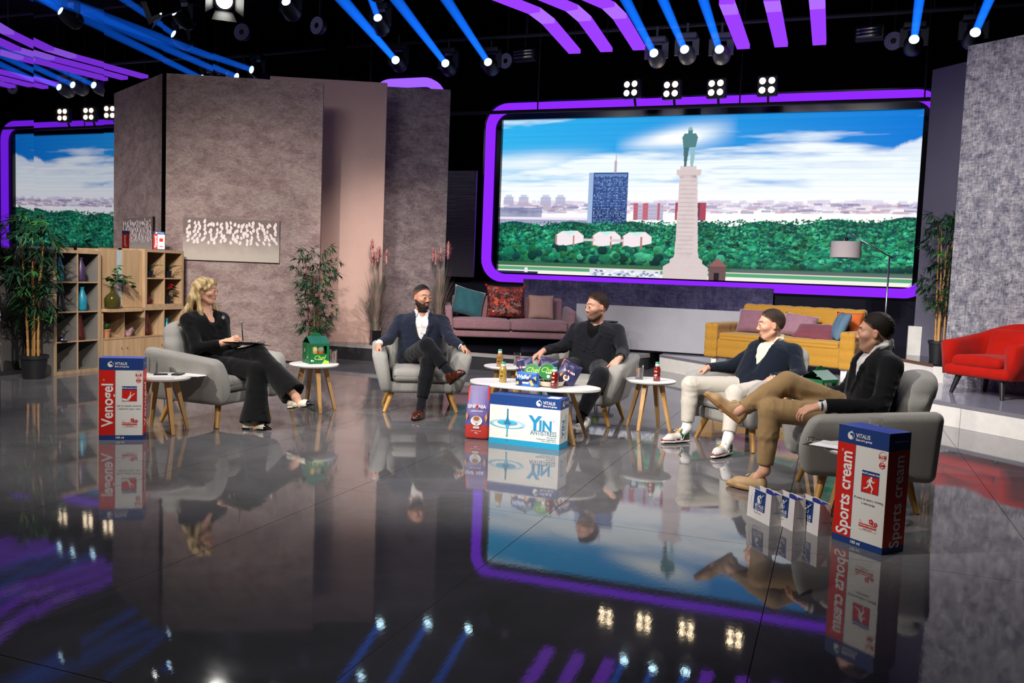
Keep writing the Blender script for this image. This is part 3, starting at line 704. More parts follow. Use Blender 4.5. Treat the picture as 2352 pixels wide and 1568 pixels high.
M_YEL = mat('mustard_wool_upholstery', '#a3782c', .85, spec=.15, noise=(60, .12), bump=(350, .3), sheen=.2)
s2 = thing('sofa', 'mustard tufted sofa with assorted cushions on the pale platform', 'sofa', (-.56, 11.86, .23), rz_of(-.34, -.94))
def tuft(q, hx, hy, hz, p, dep=.014):
    x, y, z = q; o = [x, y, z]
    def sm(v, pp): a = abs((v/pp) % 1-.5)*2; return max(0, (a-.80)/.20)**2
    ax = (abs(x)/hx, abs(y)/hy, abs(z)/hz); k = max(range(3), key=lambda i: ax[i]); u, v = [i for i in range(3) if i != k]
    d = dep*max(sm(o[u], p), sm(o[v], p)); o[k] -= math.copysign(d, o[k]); return tuple(o)
MB().rbox((0, .0, .215), (1.62, .80, .25), .03, (44, 20, 8), lambda q: tuft(q, .81, .40, .125, .21, .010)).build('base', M_YEL, s2, True)
MB().rbox((0, -.03, .365), (1.60, .76, .11), .045, (44, 20, 2), lambda q: tuft(q, .80, .38, .055, .40, .012)).build('seat_cushion', M_YEL, s2, True)
for s in (-1, 1):
    MB().rbox((s*.895, .0, .31), (.19, .84, .46), .035, (6, 24, 14), lambda q: tuft(q, .095, .42, .23, .14)).build('arm', M_YEL, s2, True)
def bky(q):
    x, y, z = tuft(q, .82, .09, .23, .27, .014); k = (z+.23)/.46; return (x, y+.10*k, z+(.012*abs(math.cos(x*PI/.27)) if k > .8 else 0))
MB().rbox((0, .34, .56), (1.64, .18, .46), .05, (48, 4, 14), bky).build('backrest', M_YEL, s2, True)
M_WLEG = mat('white_painted_leg', '#e0dcd6', .5)
for sx in (-1, 1):
    for sy in (-1, 1): MB().box((sx*.86, sy*.33, .045), (.07, .07, .09)).build('leg', M_WLEG, s2)

# ---- red tub chair
M_RED = mat('scarlet_velvet', '#a31407', .8, spec=.12, noise=(10, .10), bump=(300, .15), sheen=.08)
rc = thing('tub_chair', 'scarlet velvet tub chair with black legs on the pale platform', 'armchair', (1.59, 10.31, .23), rz_of(-.69, -.725))
MB().rbox((0, 0, .255), (.74, .66, .12), .05, (4, 4, 2), lambda q: (q[0], q[1], q[2])).build('base', M_RED, rc, True)
MB().rbox((0, -.05, .355), (.56, .56, .11), .05, (4, 4, 2), lambda q: (q[0], q[1], q[2]+(.02*max(0, 1-(q[0]/.28)**2) if q[2] > 0 else 0))).build('seat_cushion', M_RED, rc, True)
# wrap-around shell: thick U-shaped wall, higher at the back
mb = MB(); vs = []; N_ = 25
for i in range(N_):
    u_ = i/(N_-1)*2-1; a = u_*1.62; k = math.cos(a*.97); ca, sa = math.cos(a), math.sin(a)
    ax_, ay_ = .40*sa, .06+.34*ca if abs(a) < PI/2 else .06-.0
    if abs(u_) > .72: ay_ = .06+.34*math.cos(.72*1.62)-(abs(u_)-.72)/.28*.50; ax_ = math.copysign(.40*math.sin(.72*1.62)+.015, u_)
    h = .55+.20*max(0, k)**1.2; th = .075
    nx, ny = ax_, ay_-.0; l = math.hypot(nx, ny*.6)+1e-6; nx /= l; ny = ny*.6/l
    if abs(u_) > .72: nx, ny = math.copysign(1, u_), 0
    for (ro, z) in ((0, .20), (.018, .36), (.045, h-.03), (.03, h), (-.02, h+.006), (-th+.02, h-.005), (-th, h-.04), (-th+.0, .25)):
        vs.append((ax_+nx*ro, ay_+ny*ro+(.05 if z > .4 else 0)*max(0, k), z))
K8 = 8
fs = [(i*K8+j, i*K8+(j+1) % K8, (i+1)*K8+(j+1) % K8, (i+1)*K8+j) for i in range(N_-1) for j in range(K8)]+[tuple(range(K8-1, -1, -1)), tuple((N_-1)*K8+j for j in range(K8))]
mb.add(vs, fs).build('shell', M_RED, rc, True)
MB().rbox((0, .17, .52), (.46, .14, .34), .06, (4, 2, 4), lambda q: (q[0], q[1]+.12*((q[2]+.17)/.34)-.03*max(0, 1-(q[0]/.23)**2), q[2])).build('back_cushion', M_RED, rc, True)
M_BLEG = mat('black_stained_leg', '#17171a', .45)
for sx in (-1, 1):
    for sy in (-1, 1): MB().tube([(sx*.24, sy*.22, .22), (sx*.29, sy*.27, 0)], [.034, .019], 12).build('leg', M_BLEG, rc, True, sharp=40)

# ---- cushions
def cushion(name, label, m, loc, rot, a=.44, b=.44, th=.14, group='sofa cushions'):
    n = 14; vs = []; fs = []
    for sgn in (1, -1):
        o = len(vs)
        for i in range(n+1):
            for j in range(n+1):
                x = (i/n*2-1); y = (j/n*2-1); e = max(0, (1-x**4)*(1-y**4)); e = e**.55
                px = x*a/2*(1-.07*(1-y*y)*x*x); py = y*b/2*(1-.07*(1-x*x)*y*y)
                wob = .006*math.sin(9*x+4*y)*e
                vs.append((px, py, sgn*(th/2*e)+wob))
        for i in range(n):
            for j in range(n):
                q = (o+i*(n+1)+j, o+(i+1)*(n+1)+j, o+(i+1)*(n+1)+j+1, o+i*(n+1)+j+1); fs.append(q if sgn > 0 else q[::-1])
    mb = MB(); mb.add(vs, fs); o = mb.build(name, m, None, True, loc); o.rotation_euler = rot
    bm = bmesh.new(); bm.from_mesh(o.data); bmesh.ops.remove_doubles(bm, verts=bm.verts, dist=1e-5); bm.to_mesh(o.data); bm.free(); o.data.shade_smooth()
    tag(o, label, 'cushion', group); return o
def on_sofa(s, x, y, z):
    R = Matrix.Rotation(s.rotation_euler.z, 3, 'Z'); return tuple(Vector(s.location)+R@Vector((x, y, z)))
a1 = s1.rotation_euler.z
M_TEAL = mat('teal_velvet', '#0e4a52', .8, noise=(12, .15), sheen=.3)
cushion('cushion', 'teal velvet cushion leaning at the left end of the pink sofa', M_TEAL, on_sofa(s1, -.62, .13, .63), (math.radians(68), math.radians(14), a1+.15), .50, .46, .15)
def kilim():
    m = mat('patterned_kilim_cloth', '#6a2a22', .9); nt = m.node_tree; N = nt.nodes; L = nt.links; b = N['Principled BSDF']
    t = N.new('ShaderNodeTexCoord'); v = N.new('ShaderNodeTexVoronoi'); v.inputs['Scale'].default_value = 16; v.distance = 'MANHATTAN'
    n = N.new('ShaderNodeTexNoise'); n.inputs['Scale'].default_value = 26; n.inputs['Detail'].default_value = 3
    r = N.new('ShaderNodeValToRGB'); e = r.color_ramp.elements; e[0].position = 0; e[0].color = (*srgb('#2a1518'), 1); e[1].position = 1; e[1].color = (*srgb('#b39a88'), 1); r.color_ramp.interpolation = 'CONSTANT'
    for p, c in ((.2, '#5e1f1d'), (.38, '#8f3023'), (.5, '#35202a'), (.62, '#b0492b'), (.74, '#6b5a52'), (.86, '#451a1c')):
        x = e.new(p); x.color = (*srgb(c), 1)
    ad = N.new('ShaderNodeMix'); ad.data_type = 'RGBA'; ad.inputs['Factor'].default_value = .45
    L.new(t.outputs['Object'], v.inputs['Vector']); L.new(t.outputs['Object'], n.inputs['Vector']); L.new(v.outputs['Color'], ad.inputs['A']); L.new(n.outputs['Color'], ad.inputs['B'])
    sp = N.new('ShaderNodeSeparateColor'); L.new(ad.outputs['Result'], sp.inputs[0]); mr = N.new('ShaderNodeMapRange'); mr.inputs['From Min'].default_value = .2; mr.inputs['From Max'].default_value = .8
    L.new(sp.outputs[0], mr.inputs['Value']); L.new(mr.outputs['Result'], r.inputs['Fac']); L.new(r.outputs['Color'], b.inputs['Base Color'])
    return m
kc = cushion('cushion', 'large red patterned kilim cushion with tassels on the pink sofa', kilim(), on_sofa(s1, -.05, .10, .655), (math.radians(72), 0, a1), .60, .52, .17)
for sx in (-1, 1):
    for sy in (-1, 1):
        MB().tube([(sx*.285, sy*.245, 0), (sx*.315, sy*.28, -.01)], [.022, .008], 8).build('tassel', M_RED, kc)
cushion('cushion', 'plain beige cushion at the right of the pink sofa', mat('beige_linen', '#98796f', .9, noise=(20, .08)), on_sofa(s1, .50, .12, .59), (math.radians(74), 0, a1-.03), .42, .40, .14)
a2 = s2.rotation_euler.z
M_MAUVE = mat('mauve_velvet', '#7a5360', .8, noise=(12, .12), sheen=.4)
cushion('cushion', 'mauve cushion at the left end of the mustard sofa', M_MAUVE, on_sofa(s2, -.54, .12, .575), (math.radians(68), 0, a2+.1), .46, .34, .15)
cushion('cushion', 'mauve velvet cushion beside the seated mans head on the mustard sofa', mat('pale_mauve_velvet', '#86616f', .8, noise=(12, .12), sheen=.4), on_sofa(s2, .08, .12, .555), (math.radians(66), math.radians(6), a2), .46, .32, .15)
cushion('cushion', 'flat burgundy cushion lying on the mustard sofa seat', mat('burgundy_velvet', '#642a35', .8, noise=(12, .15), sheen=.4), on_sofa(s2, .36, -.06, .48), (math.radians(38), 0, a2-.05), .56, .32, .15)
cushion('cushion', 'slate blue cushion propped on the right arm of the mustard sofa', mat('slate_blue_cloth', '#4a6478', .85, noise=(14, .1)), on_sofa(s2, .67, -.06, .585), (math.radians(66), math.radians(0), a2-.95), .40, .38, .12)
cushion('cushion', 'orange cushion behind the slate blue one on the mustard sofa', mat('orange_cloth', '#b2551b', .85, noise=(14, .1)), on_sofa(s2, .70, .16, .60), (math.radians(72), 0, a2), .34, .34, .12)

# ---- arc floor lamp behind the mustard sofa
lp = thing('floor_lamp', 'steel floor lamp with grey drum shade leaning over the mustard sofa', 'lamp', (.60, 12.35, .23))
MB().lathe([(0, 0), (.15, 0), (.15, .015), (.02, .025), (0, .025)], 24, cap=False).build('base', M_STEEL, lp, True, sharp=30)
MB().tube([(0, 0, .02), (.0, 0, 1.50)], .012, 10).build('pole', M_STEEL, lp, True)
MB().tube([(.04, -.01, 1.47), (-.54, .0, 1.80)], .009, 8).build('arm', M_STEEL, lp, True)
MB().tube([(-.535, .0, 1.80), (-.535, 0, 1.69)], .004, 6).build('cord', M_BLKMET, lp)
MB().lathe([(.021, 1.655), (.021, 1.72), (.008, 1.73)], 10, (-.535, 0, 0)).build('socket', M_BLKMET, lp)
M_SHADE = mat('warm_grey_lampshade', '#aaa0a2', .8, spec=.2)
MB().lathe([(.187, 1.46), (.190, 1.46), (.190, 1.67), (.187, 1.67)], 40, (-.535, 0, 0), False).build('lamp_shade', M_SHADE, lp, True, sharp=40)
MB().lathe([(.002, 1.665), (.188, 1.665)], 40, (-.535, 0, 0), False).build('shade_top', M_SHADE, lp)

# ---- small dark table with a green candle behind the man in black
bt = thing('bistro_table', 'small dark metal table behind the man in black', 'table', (-3.13, 12.3, .23))
MB().lathe([(0, .44), (.20, .44), (.20, .46), (0, .46)], 28, cap=False).build('table_top', M_BLKMET, bt)
for k in range(3):
    a = k*2*PI/3+.4; MB().tube([(.12*math.cos(a), .12*math.sin(a), .44), (.18*math.cos(a), .18*math.sin(a), 0)], .012, 8).build('leg', M_BLKMET, bt)
cn = thing('candle', 'green apple shaped candle on the small dark table', 'candle', (-3.19, 12.27, .69))
MB().lathe([(0, 0), (.03, .0), (.055, .03), (.06, .06), (.05, .095), (.03, .105), (.012, .095)], 20, cap=False).build('wax_body', mat('green_wax', '#5f7a3a', .4, noise=(9, .2)), cn, True)
MB().tube([(0, 0, .09), (.005, 0, .125)], .004, 6).build('wick', M_BLKMET, cn)
# ------------------------------------------------------------------ cartons with print
M_CW = mat('white_carton', '#eceae4', .45, spec=.3)
M_CB = mat('navy_carton_print', '#24407f', .45, spec=.3)
M_CB2 = mat('deep_blue_carton_print', '#1f4488', .45, spec=.3)
M_CR = mat('red_carton_print', '#d8261c', .45, spec=.3)
M_CY = mat('cyan_carton_print', '#2a9fc9', .45, spec=.3)
M_PW = mat('white_print', '#f4f4f2', .5)
M_PB = mat('dark_print', '#3a3a44', .5)
M_PBL = mat('sky_blue_print', '#1f96c8', .5)
M_PBG = mat('grey_blue_print', '#4f86a0', .5)
def logo(F, x, y, s, m=M_PW, bg=M_CB, text=True, part='brand_print'):
    """apple shaped swirl with the brand lettering to its right"""
    F.disc(part, m, x, y, .5*s, 2)
    F.disc('logo_shade', bg, x+.13*s, y-.02*s, .40*s, 3, a0=-PI/2-.2, a1=PI/2-.2); F.disc(part+'_swirl', m, x+.06*s, y-.20*s, .20*s, 4); F.disc('logo_shade_top', bg, x+.02*s, y+.19*s, .17*s, 4)
    F.ring(part, m, x, y, .46*s, .52*s, 4); F.poly(part, m, [(x-.04*s, y+.48*s), (x+.10*s, y+.72*s), (x+.14*s, y+.52*s)], 2)
    if text:
        F.text(part, m, 'VITALIS', x+.72*s, y+.13*s, .74*s, 2, align='LEFT', bold=.012*s, width=.88)
        F.text(part, m, "Doc", x+.72*s, y-.40*s, .40*s, 2, align='LEFT', bold=.012*s); F.text(part, m, "or's group", x+1.52*s, y-.40*s, .40*s, 2, align='LEFT', bold=.012*s)
        F.text('red_letter', M_CR, "t", x+1.37*s, y-.38*s, .40*s, 2, align='LEFT', bold=.02*s)
def carton(name, label, p0, u, w, d, h, body=M_CW):
    """carton whose front lower-left corner is p0, front runs along u, depth goes to the back"""
    ux, uy = u; l = math.hypot(ux, uy); ux, uy = ux/l, uy/l
    t = thing(name, label, 'carton', (p0[0], p0[1], 0), math.atan2(uy, ux))
    MB().rbox((w/2, d/2, h/2), (w, d, h), .003, (1, 1, 1), m=1).build('carton_body', body, t)
    return t
def pharma(t, w, d, h, word, pict, lines):
    f = Face((0, 0, 0), (1, 0, 0), (0, 0, 1), t); rw = .36*w
    f.rect('blue_band', M_CB, 0, h*.855, w, h); f.rect('blue_foot', M_CB, 0, 0, w, h*.058); f.rect('red_band', M_CR, 0, h*.058, rw, h*.855); f.rect('band_line', M_CB, rw, h*.058, rw+.002, h*.855)
    logo(f, .26*w, h*.925, .125*w*1.05)
    f.text('product_name', M_PW, word, rw*.56, h*.43, .100 if len(word) > 9 else .108, 2, PI/2, bold=.0022, width=.80 if len(word) > 9 else .90)
    f.ring('product_name', M_PW, rw*.30, h*(.79 if len(word) > 9 else .735), .0045, .006, 2)
    x0, x1, y0, y1 = .52*w, .86*w, h*.475, h*.66
    f.rect('pictogram_frame', M_CB, x0, y0, x1, y1); f.rect('pictogram_ground', M_CR, x0+.002, y0+.002, x1-.002, y1-.026, 2); f.text('pictogram_caption', M_PW, 'MediCosmetic line', (x0+x1)/2, y1-.013, .0135, 2, bold=.0003)
    cx_, cy_, s = (x0+x1)/2, (y0+y1-.024)/2, (x1-x0)
    def cap(a, b, r0, r1):
        ax, ay = a; bx, by = b; dx_, dy_ = bx-ax, by-ay; L_ = math.hypot(dx_, dy_); nx, ny = -dy_/L_, dx_/L_
        f.poly('pictogram', M_PW, [(cx_+s*(ax+nx*r0), cy_+s*(ay+ny*r0)), (cx_+s*(ax-nx*r0), cy_+s*(ay-ny*r0)), (cx_+s*(bx-nx*r1), cy_+s*(by-ny*r1)), (cx_+s*(bx+nx*r1), cy_+s*(by+ny*r1))][::-1], 3)
    if pict == 'runner':
        f.disc('pictogram', M_PW, cx_+.06*s, cy_+.36*s, .055*s, 3)
        cap((.03, .30), (-.02, .02), .085, .055); cap((-.02, .05), (-.14, -.16), .06, .035); cap((-.14, -.16), (-.36, -.24), .035, .02); cap((0, .05), (.17, -.16), .06, .035); cap((.17, -.16), (.09, -.36), .035, .02); cap((.09, -.36), (.16, -.40), .022, .015)
        cap((-.04, .26), (-.16, .12), .035, .025); cap((-.16, .12), (-.17, .05), .022, .018); cap((.07, .25), (.19, .12), .035, .025); cap((.19, .12), (.26, .22), .022, .018)
    else:
        cap((-.48, -.28), (-.10, -.34), .08, .06); cap((-.12, -.34), (.06, .02), .07, .035); cap((.04, -.02), (.10, .28), .035, .02); cap((-.10, -.36), (.14, -.02), .06, .035); cap((.12, -.04), (.36, .16), .035, .02)
    for i, ln in enumerate(lines): f.text('small_print|%d' % i, M_PB, ln, .68*w, h*.42-.022*i, .0175, 2)
    # seals
    f.ring('seals', M_CR, .895*w, h*.73, .013, .0165, 2); f.text('seals', M_CR, 'GMP', .895*w, h*.73, .017, 3, bold=.0006)
    sx = .895*w; f.rect('seals', M_CR, sx-.018, h*.785, sx+.018, h*.81, 2); f.text('seal_text', M_PW, 'TV.', sx, h*.7975, .019, 3, bold=.0006); f.rect('seals_rim', M_PB, sx-.018, h*.812, sx+.018, h*.8135, 2)
    f.ring('seals', M_CR, sx, h*.805, .021, .0225, 2, ry=1.0)
    # sale strip with flowers
    f.rect('promo_strip', M_CR, .52*w, h*.185, .86*w, h*.215, 2); f.text('promo_text', M_PW, 'PRIRODNI PREPARAT', .69*w, h*.20, .0115, 3, bold=.0002); f.rect('promo_box', M_CR, .53*w, h*.16, .87*w, h*.162, 2); f.rect('promo_box', M_CR, .868*w, h*.16, .87*w, h*.195, 2); f.text('promo_caption', M_PB, 'biljni sastav', .70*w, h*.172, .011, 2)
    for a, b, r in ((.76, .245, .010), (.85, .232, .008)):
        for k in range(5): f.disc('promo_flower', M_CR, a*w+r*.8*math.cos(k*1.257), b*h+r*.8*math.sin(k*1.257), r*.6, 2, seg=10)
        f.disc('flower_heart', M_PW, a*w, b*h, r*.35, 3, seg=10)
    f.rect('promo_stem', M_PB, .80*w, h*.216, .804*w, h*.232, 2); f.disc('promo_stem', M_PB, .79*w, h*.226, .004, 2, seg=8)
    f.disc('promo_flower', M_CR, .54*w, h*.235, .0028, 2, seg=8); f.disc('promo_flower', M_CR, .565*w, h*.225, .0022, 2, seg=8)
    f.text('volume_print', M_PW, '100 ml', .47*w, h*.029, .022, 2, bold=.0005)
    f.done()
    g = Face((w, 0, 0), (0, 1, 0), (0, 0, 1), t)
    g.rect('side_blue_band', M_CB, 0, h*.855, d, h); g.rect('side_blue_foot', M_CB, 0, 0, d, h*.058); g.rect('side_red', M_CR, 0, h*.058, d, h*.855)
    g.text('side_name', M_PW, word, d*.55, h*.43, .105, 2, PI/2, bold=.0015, width=.82 if len(word) > 9 else .95); g.text('side_caption', M_PW, 'MediCosmetic line', d*.55, h*.93, .0135, 2)
    g.done()
    for org, uu, ww in (((w, d, 0), (-1, 0, 0), w), ((0, d, 0), (0, -1, 0), d)):
        k = Face(org, uu, (0, 0, 1), t); k.rect('rear_blue_band', M_CB, 0, h*.855, ww, h); k.rect('rear_blue_foot', M_CB, 0, 0, ww, h*.058); k.rect('rear_red', M_CR, 0, h*.058, ww*(1 if ww == d else .36), h*.855)
        k.text('rear_name', M_PW, word, ww*(.5 if ww == d else .2), h*.43, .105 if h > .4 else .03, 2, PI/2, bold=.001, width=.82); k.done()
    tp = Face((0, 0, h), (1, 0, 0), (0, 1, 0), t); tp.rect('top_blue', mat('royal_blue_carton_print', '#2f4bb0', .4), 0, 0, w, d); tp.done()
c = carton('sports_cream_carton', 'tall red white and blue sports cream display carton in the right foreground', (.051, 4.774), (.230, -.190), .298, .163, .60)
pharma(c, .298, .163, .60, 'Sports cream', 'runner', ['Krema za sport, trening', 'i rekreaciju'])
c = carton('leg_gel_carton', 'tall red white and blue gel display carton at the left', (-4.926, 4.829), (.245, .165), .295, .150, .595)
pharma(c, .295, .150, .595, 'Venogel', 'legs', ['Gel za masažu umornih', 'i otečenih nogu i vena'])
# small copy of it on top of the cabinet
def mini(loc, rz):
    w, d, h = .135, .085, .235
    t = thing('leg_gel_box', 'small red white and blue gel box on top of the oak shelf', 'carton', loc, rz)
    MB().rbox((w/2, d/2, h/2), (w, d, h), .002, (1, 1, 1), m=1).build('carton_body', M_CW, t)
    for org, uu, ww in (((0, 0, 0), (1, 0, 0), w), ((w, 0, 0), (0, 1, 0), d), ((w, d, 0), (-1, 0, 0), w), ((0, d, 0), (0, -1, 0), d)):
        f = Face(org, uu, (0, 0, 1), t); rw = ww*.36 if ww == w else ww
        f.rect('blue_band', M_CB, 0, h*.85, ww, h); f.rect('blue_foot', M_CB, 0, 0, ww, h*.06); f.rect('red_band', M_CR, 0, h*.06, rw, h*.85); f.text('product_name', M_PW, 'Venogel', rw*.55, h*.45, .045, 2, PI/2, bold=.0008)
        if ww == w:
            f.rect('pictogram', M_CR, ww*.52, h*.46, ww*.84, h*.64); f.text('brand_print', M_PW, 'VITALIS', ww*.6, h*.925, .024, 2); f.disc('brand_print', M_PW, ww*.25, h*.925, .011, 2); f.rect('promo_strip', M_CR, ww*.52, h*.18, ww*.86, h*.22, 2)
        f.done()
mini((-8.19, 8.90, 1.444), math.radians(44))

# ---- yin carton
w, d, h = .575, .205, .378
c = carton('antistress_carton', 'wide white and blue antistress display carton in front of the coffee table', (-2.464, 6.243), (.573, -.010), w, d, h)
f = Face((0, 0, 0), (1, 0, 0), (0, 0, 1), c)
f.rect('blue_band', M_CB2, 0, h*.80, w, h); f.rect('cyan_foot', M_CY, 0, 0, w, h*.115); logo(f, .70*w, h*.90, .045, bg=M_CB2)
M_D1 = mat('splash_blue_print', '#4cb2da', .5); M_D2 = mat('splash_pale_print', '#a9d6e8', .5); M_D3 = mat('splash_deep_print', '#2a7ea6', .5)
cx_, cz_ = .262*w, h*.44
f.ring('splash_print', M_D2, cx_, cz_-.008, .115, .150, 1, ry=.24); f.ring('splash_print_ring', M_D1, cx_, cz_-.010, .128, .142, 2, ry=.22, a0=PI*.95, a1=PI*1.9); f.disc('splash_pool', M_D1, cx_, cz_+.002, .085, 2, ry=.020); f.disc('splash_pool_core', M_D3, cx_, cz_, .03, 3, ry=.012)
f.poly('splash_jet', M_D3, [(cx_-.020, cz_-.004), (cx_+.020, cz_-.004), (cx_+.006, cz_+.045), (cx_+.0045, cz_+.105), (cx_-.0045, cz_+.105), (cx_-.006, cz_+.045)], 4); f.poly('splash_jet_low', M_D1, [(cx_-.018, cz_-.012), (cx_-.006, cz_-.045), (cx_-.005, cz_-.095), (cx_+.004, cz_-.095), (cx_+.005, cz_-.045), (cx_+.018, cz_-.012)], 4)
f.disc('splash_jet', M_D3, cx_, cz_+.105, .0065, 4, seg=12); f.ring('splash_drop', M_D3, cx_, cz_+.145, .005, .007, 4, seg=14); f.disc('splash_drop', M_D3, cx_-.004, cz_-.13, .006, 4, seg=12); f.disc('splash_jet', M_D3, cx_-.001, cz_-.098, .0065, 4, seg=12)
f.text('product_name', M_PBL, 'Y', .652*w, h*.475, .155, 2, bold=.005, width=.95); f.text('product_name', M_PBL, 'IN', .80*w, h*.445, .108, 2, bold=.004, width=.95); f.ring('product_name', M_PBG, .915*w, h*.56, .0045, .006, 2)
f.text('product_line', M_PBG, 'ANTISTRESS', .775*w, h*.300, .050, 2, bold=.0006, width=.78); f.text('small_print', M_PBG, '60 kapsula', .955*w, h*.228, .018, 2, align='RIGHT'); f.text('small_print|b', M_PBG, 'Dijetetski suplement', .955*w, h*.185, .019, 2, align='RIGHT'); f.text('small_print|c', M_PBG, 'Neto količina: 18,6 g', .955*w, h*.147, .014, 2, align='RIGHT')
f.done()
g = Face((w, 0, 0), (0, 1, 0), (0, 0, 1), c); g.rect('side_blue_band', M_CB2, 0, h*.80, d, h); g.rect('side_cyan_foot', M_CY, 0, 0, d, h*.115)
g.text('side_name', M_PBL, 'YIN', d*.40, h*.40, .085, 2, PI/2, bold=.002); g.text('side_line', M_PBG, 'ANTISTRESS', d*.66, h*.42, .034, 2, PI/2); g.text('small_print_side', M_PBG, 'Dijetetski suplement', d*.84, h*.44, .02, 2, PI/2); logo(g, d*.34, h*.90, .042, bg=M_CB2, text=False, part='side_brand'); g.text('side_brand', M_PW, 'VITALIS', d*.52, h*.905, .03, 2, align='LEFT', width=.8); g.done()
tp = Face((0, 0, h), (1, 0, 0), (0, 1, 0), c); tp.rect('top_blue', M_CB2, 0, 0, w, d); tp.rect('top_label', M_PW, w*.78, d*.20, w*.94, d*.72, 2); tp.text('top_print', mat('pale_blue_print', '#5c7db5', .5), 'YIN ANTISTRESS', w*.28, d*.55, .05, 2, width=.9); tp.done()
k = Face((w, d, 0), (-1, 0, 0), (0, 0, 1), c); k.rect('rear_blue_band', M_CB2, 0, h*.80, w, h); k.rect('rear_cyan_foot', M_CY, 0, 0, w, h*.115); k.done()

# ---- coffee bag
t = thing('coffee_bag', 'purple and red coffee bag standing left of the antistress carton', 'coffee bag', (-2.682, 6.277, 0), math.atan2(.036, .181))
M_BAGP = mat('purple_foil', '#6a5a9a', .38, spec=.5, noise=(5, .12), bump=(14, .25, .01))
M_BAGR = mat('red_foil', '#c23c34', .38, spec=.5, noise=(5, .1), bump=(14, .25, .01))
M_ORG = mat('apricot_print', '#d99a55', .45); M_COFF = mat('coffee_print', '#a8683a', .45)
def bagform(q):
    x, y, z = q; k = (z+.21)/.42; th = 1-.86*max(0, (k-.45)/.55)**1.3; wv = 1-.10*k+.04*math.sin(k*PI)
    return (x*wv+.055*k*.0, y*th*(1-.25*abs(x/.095)**3)-(.012*math.sin(k*5) if y < 0 else 0)+.02*k, z)
bb = MB().rbox((.092, .06, .212), (.188, .115, .42), .018, (8, 4, 16), bagform)
bo = bb.build('bag_body', M_BAGP, t, True); bo.data.materials.append(M_BAGR)
for p in bo.data.polygons:
    cz = sum(bo.data.vertices[i].co.z for i in p.vertices)/len(p.vertices); cx0 = sum(bo.data.vertices[i].co.x for i in p.vertices)/len(p.vertices)
    if cz < .105-.10*abs(cx0-.092)*2+.03 or (cz > .30 and abs(cx0-.092) > .065) : p.material_index = 1
f = Face((0, -.012, 0), (1, 0, 0), (0, .035, 1), t, .001)
f.text('brand_print', M_PW, 'SINF', .051, .262, .040, 2, bold=.0008, width=.9); f.text('brand_print', M_PW, 'NIA', .133, .262, .040, 2, bold=.0008, width=.9); f.disc('brand_bean', M_CR, .0945, .262, .0125, 2); f.rect('bean_slit', M_BAGP, .0935, .250, .0955, .274, 3)
f.text('tagline_print', M_PW, 'PREMIUM COFFEE', .092, .225, .012, 2, bold=.0002)
f.disc('cup_saucer', M_PW, .092, .150, .046, 2, ry=.038); f.disc('cup_bowl', mat('cup_shade_print', '#d9d2cf', .5), .092, .160, .034, 3, ry=.030); f.disc('cup_coffee', M_COFF, .092, .168, .024, 4, ry=.017); f.disc('cup_beans', M_PB, .088, .125, .004, 4, seg=8); f.disc('cup_beans', M_PB, .098, .126, .004, 4, seg=8)
f.poly('diamond_print', M_ORG, [(.004, .185), (.012, .150), (.024, .185), (.014, .220)], 2); f.poly('diamond_print', M_ORG, [(.156, .185), (.166, .140), (.178, .180), (.170, .215)], 2)
f.rect('seal_print', M_PW, .068, .090, .116, .106, 2); f.text('seal_text', mat('green_print', '#2f8a52', .5), 'ESPRESSO', .092, .098, .010, 3); f.text('tagline_print', M_PW, '500g', .092, .055, .014, 2); f.text('tagline_print', M_PW, 'pržena mlevena kafa', .092, .072, .010, 2); f.done()

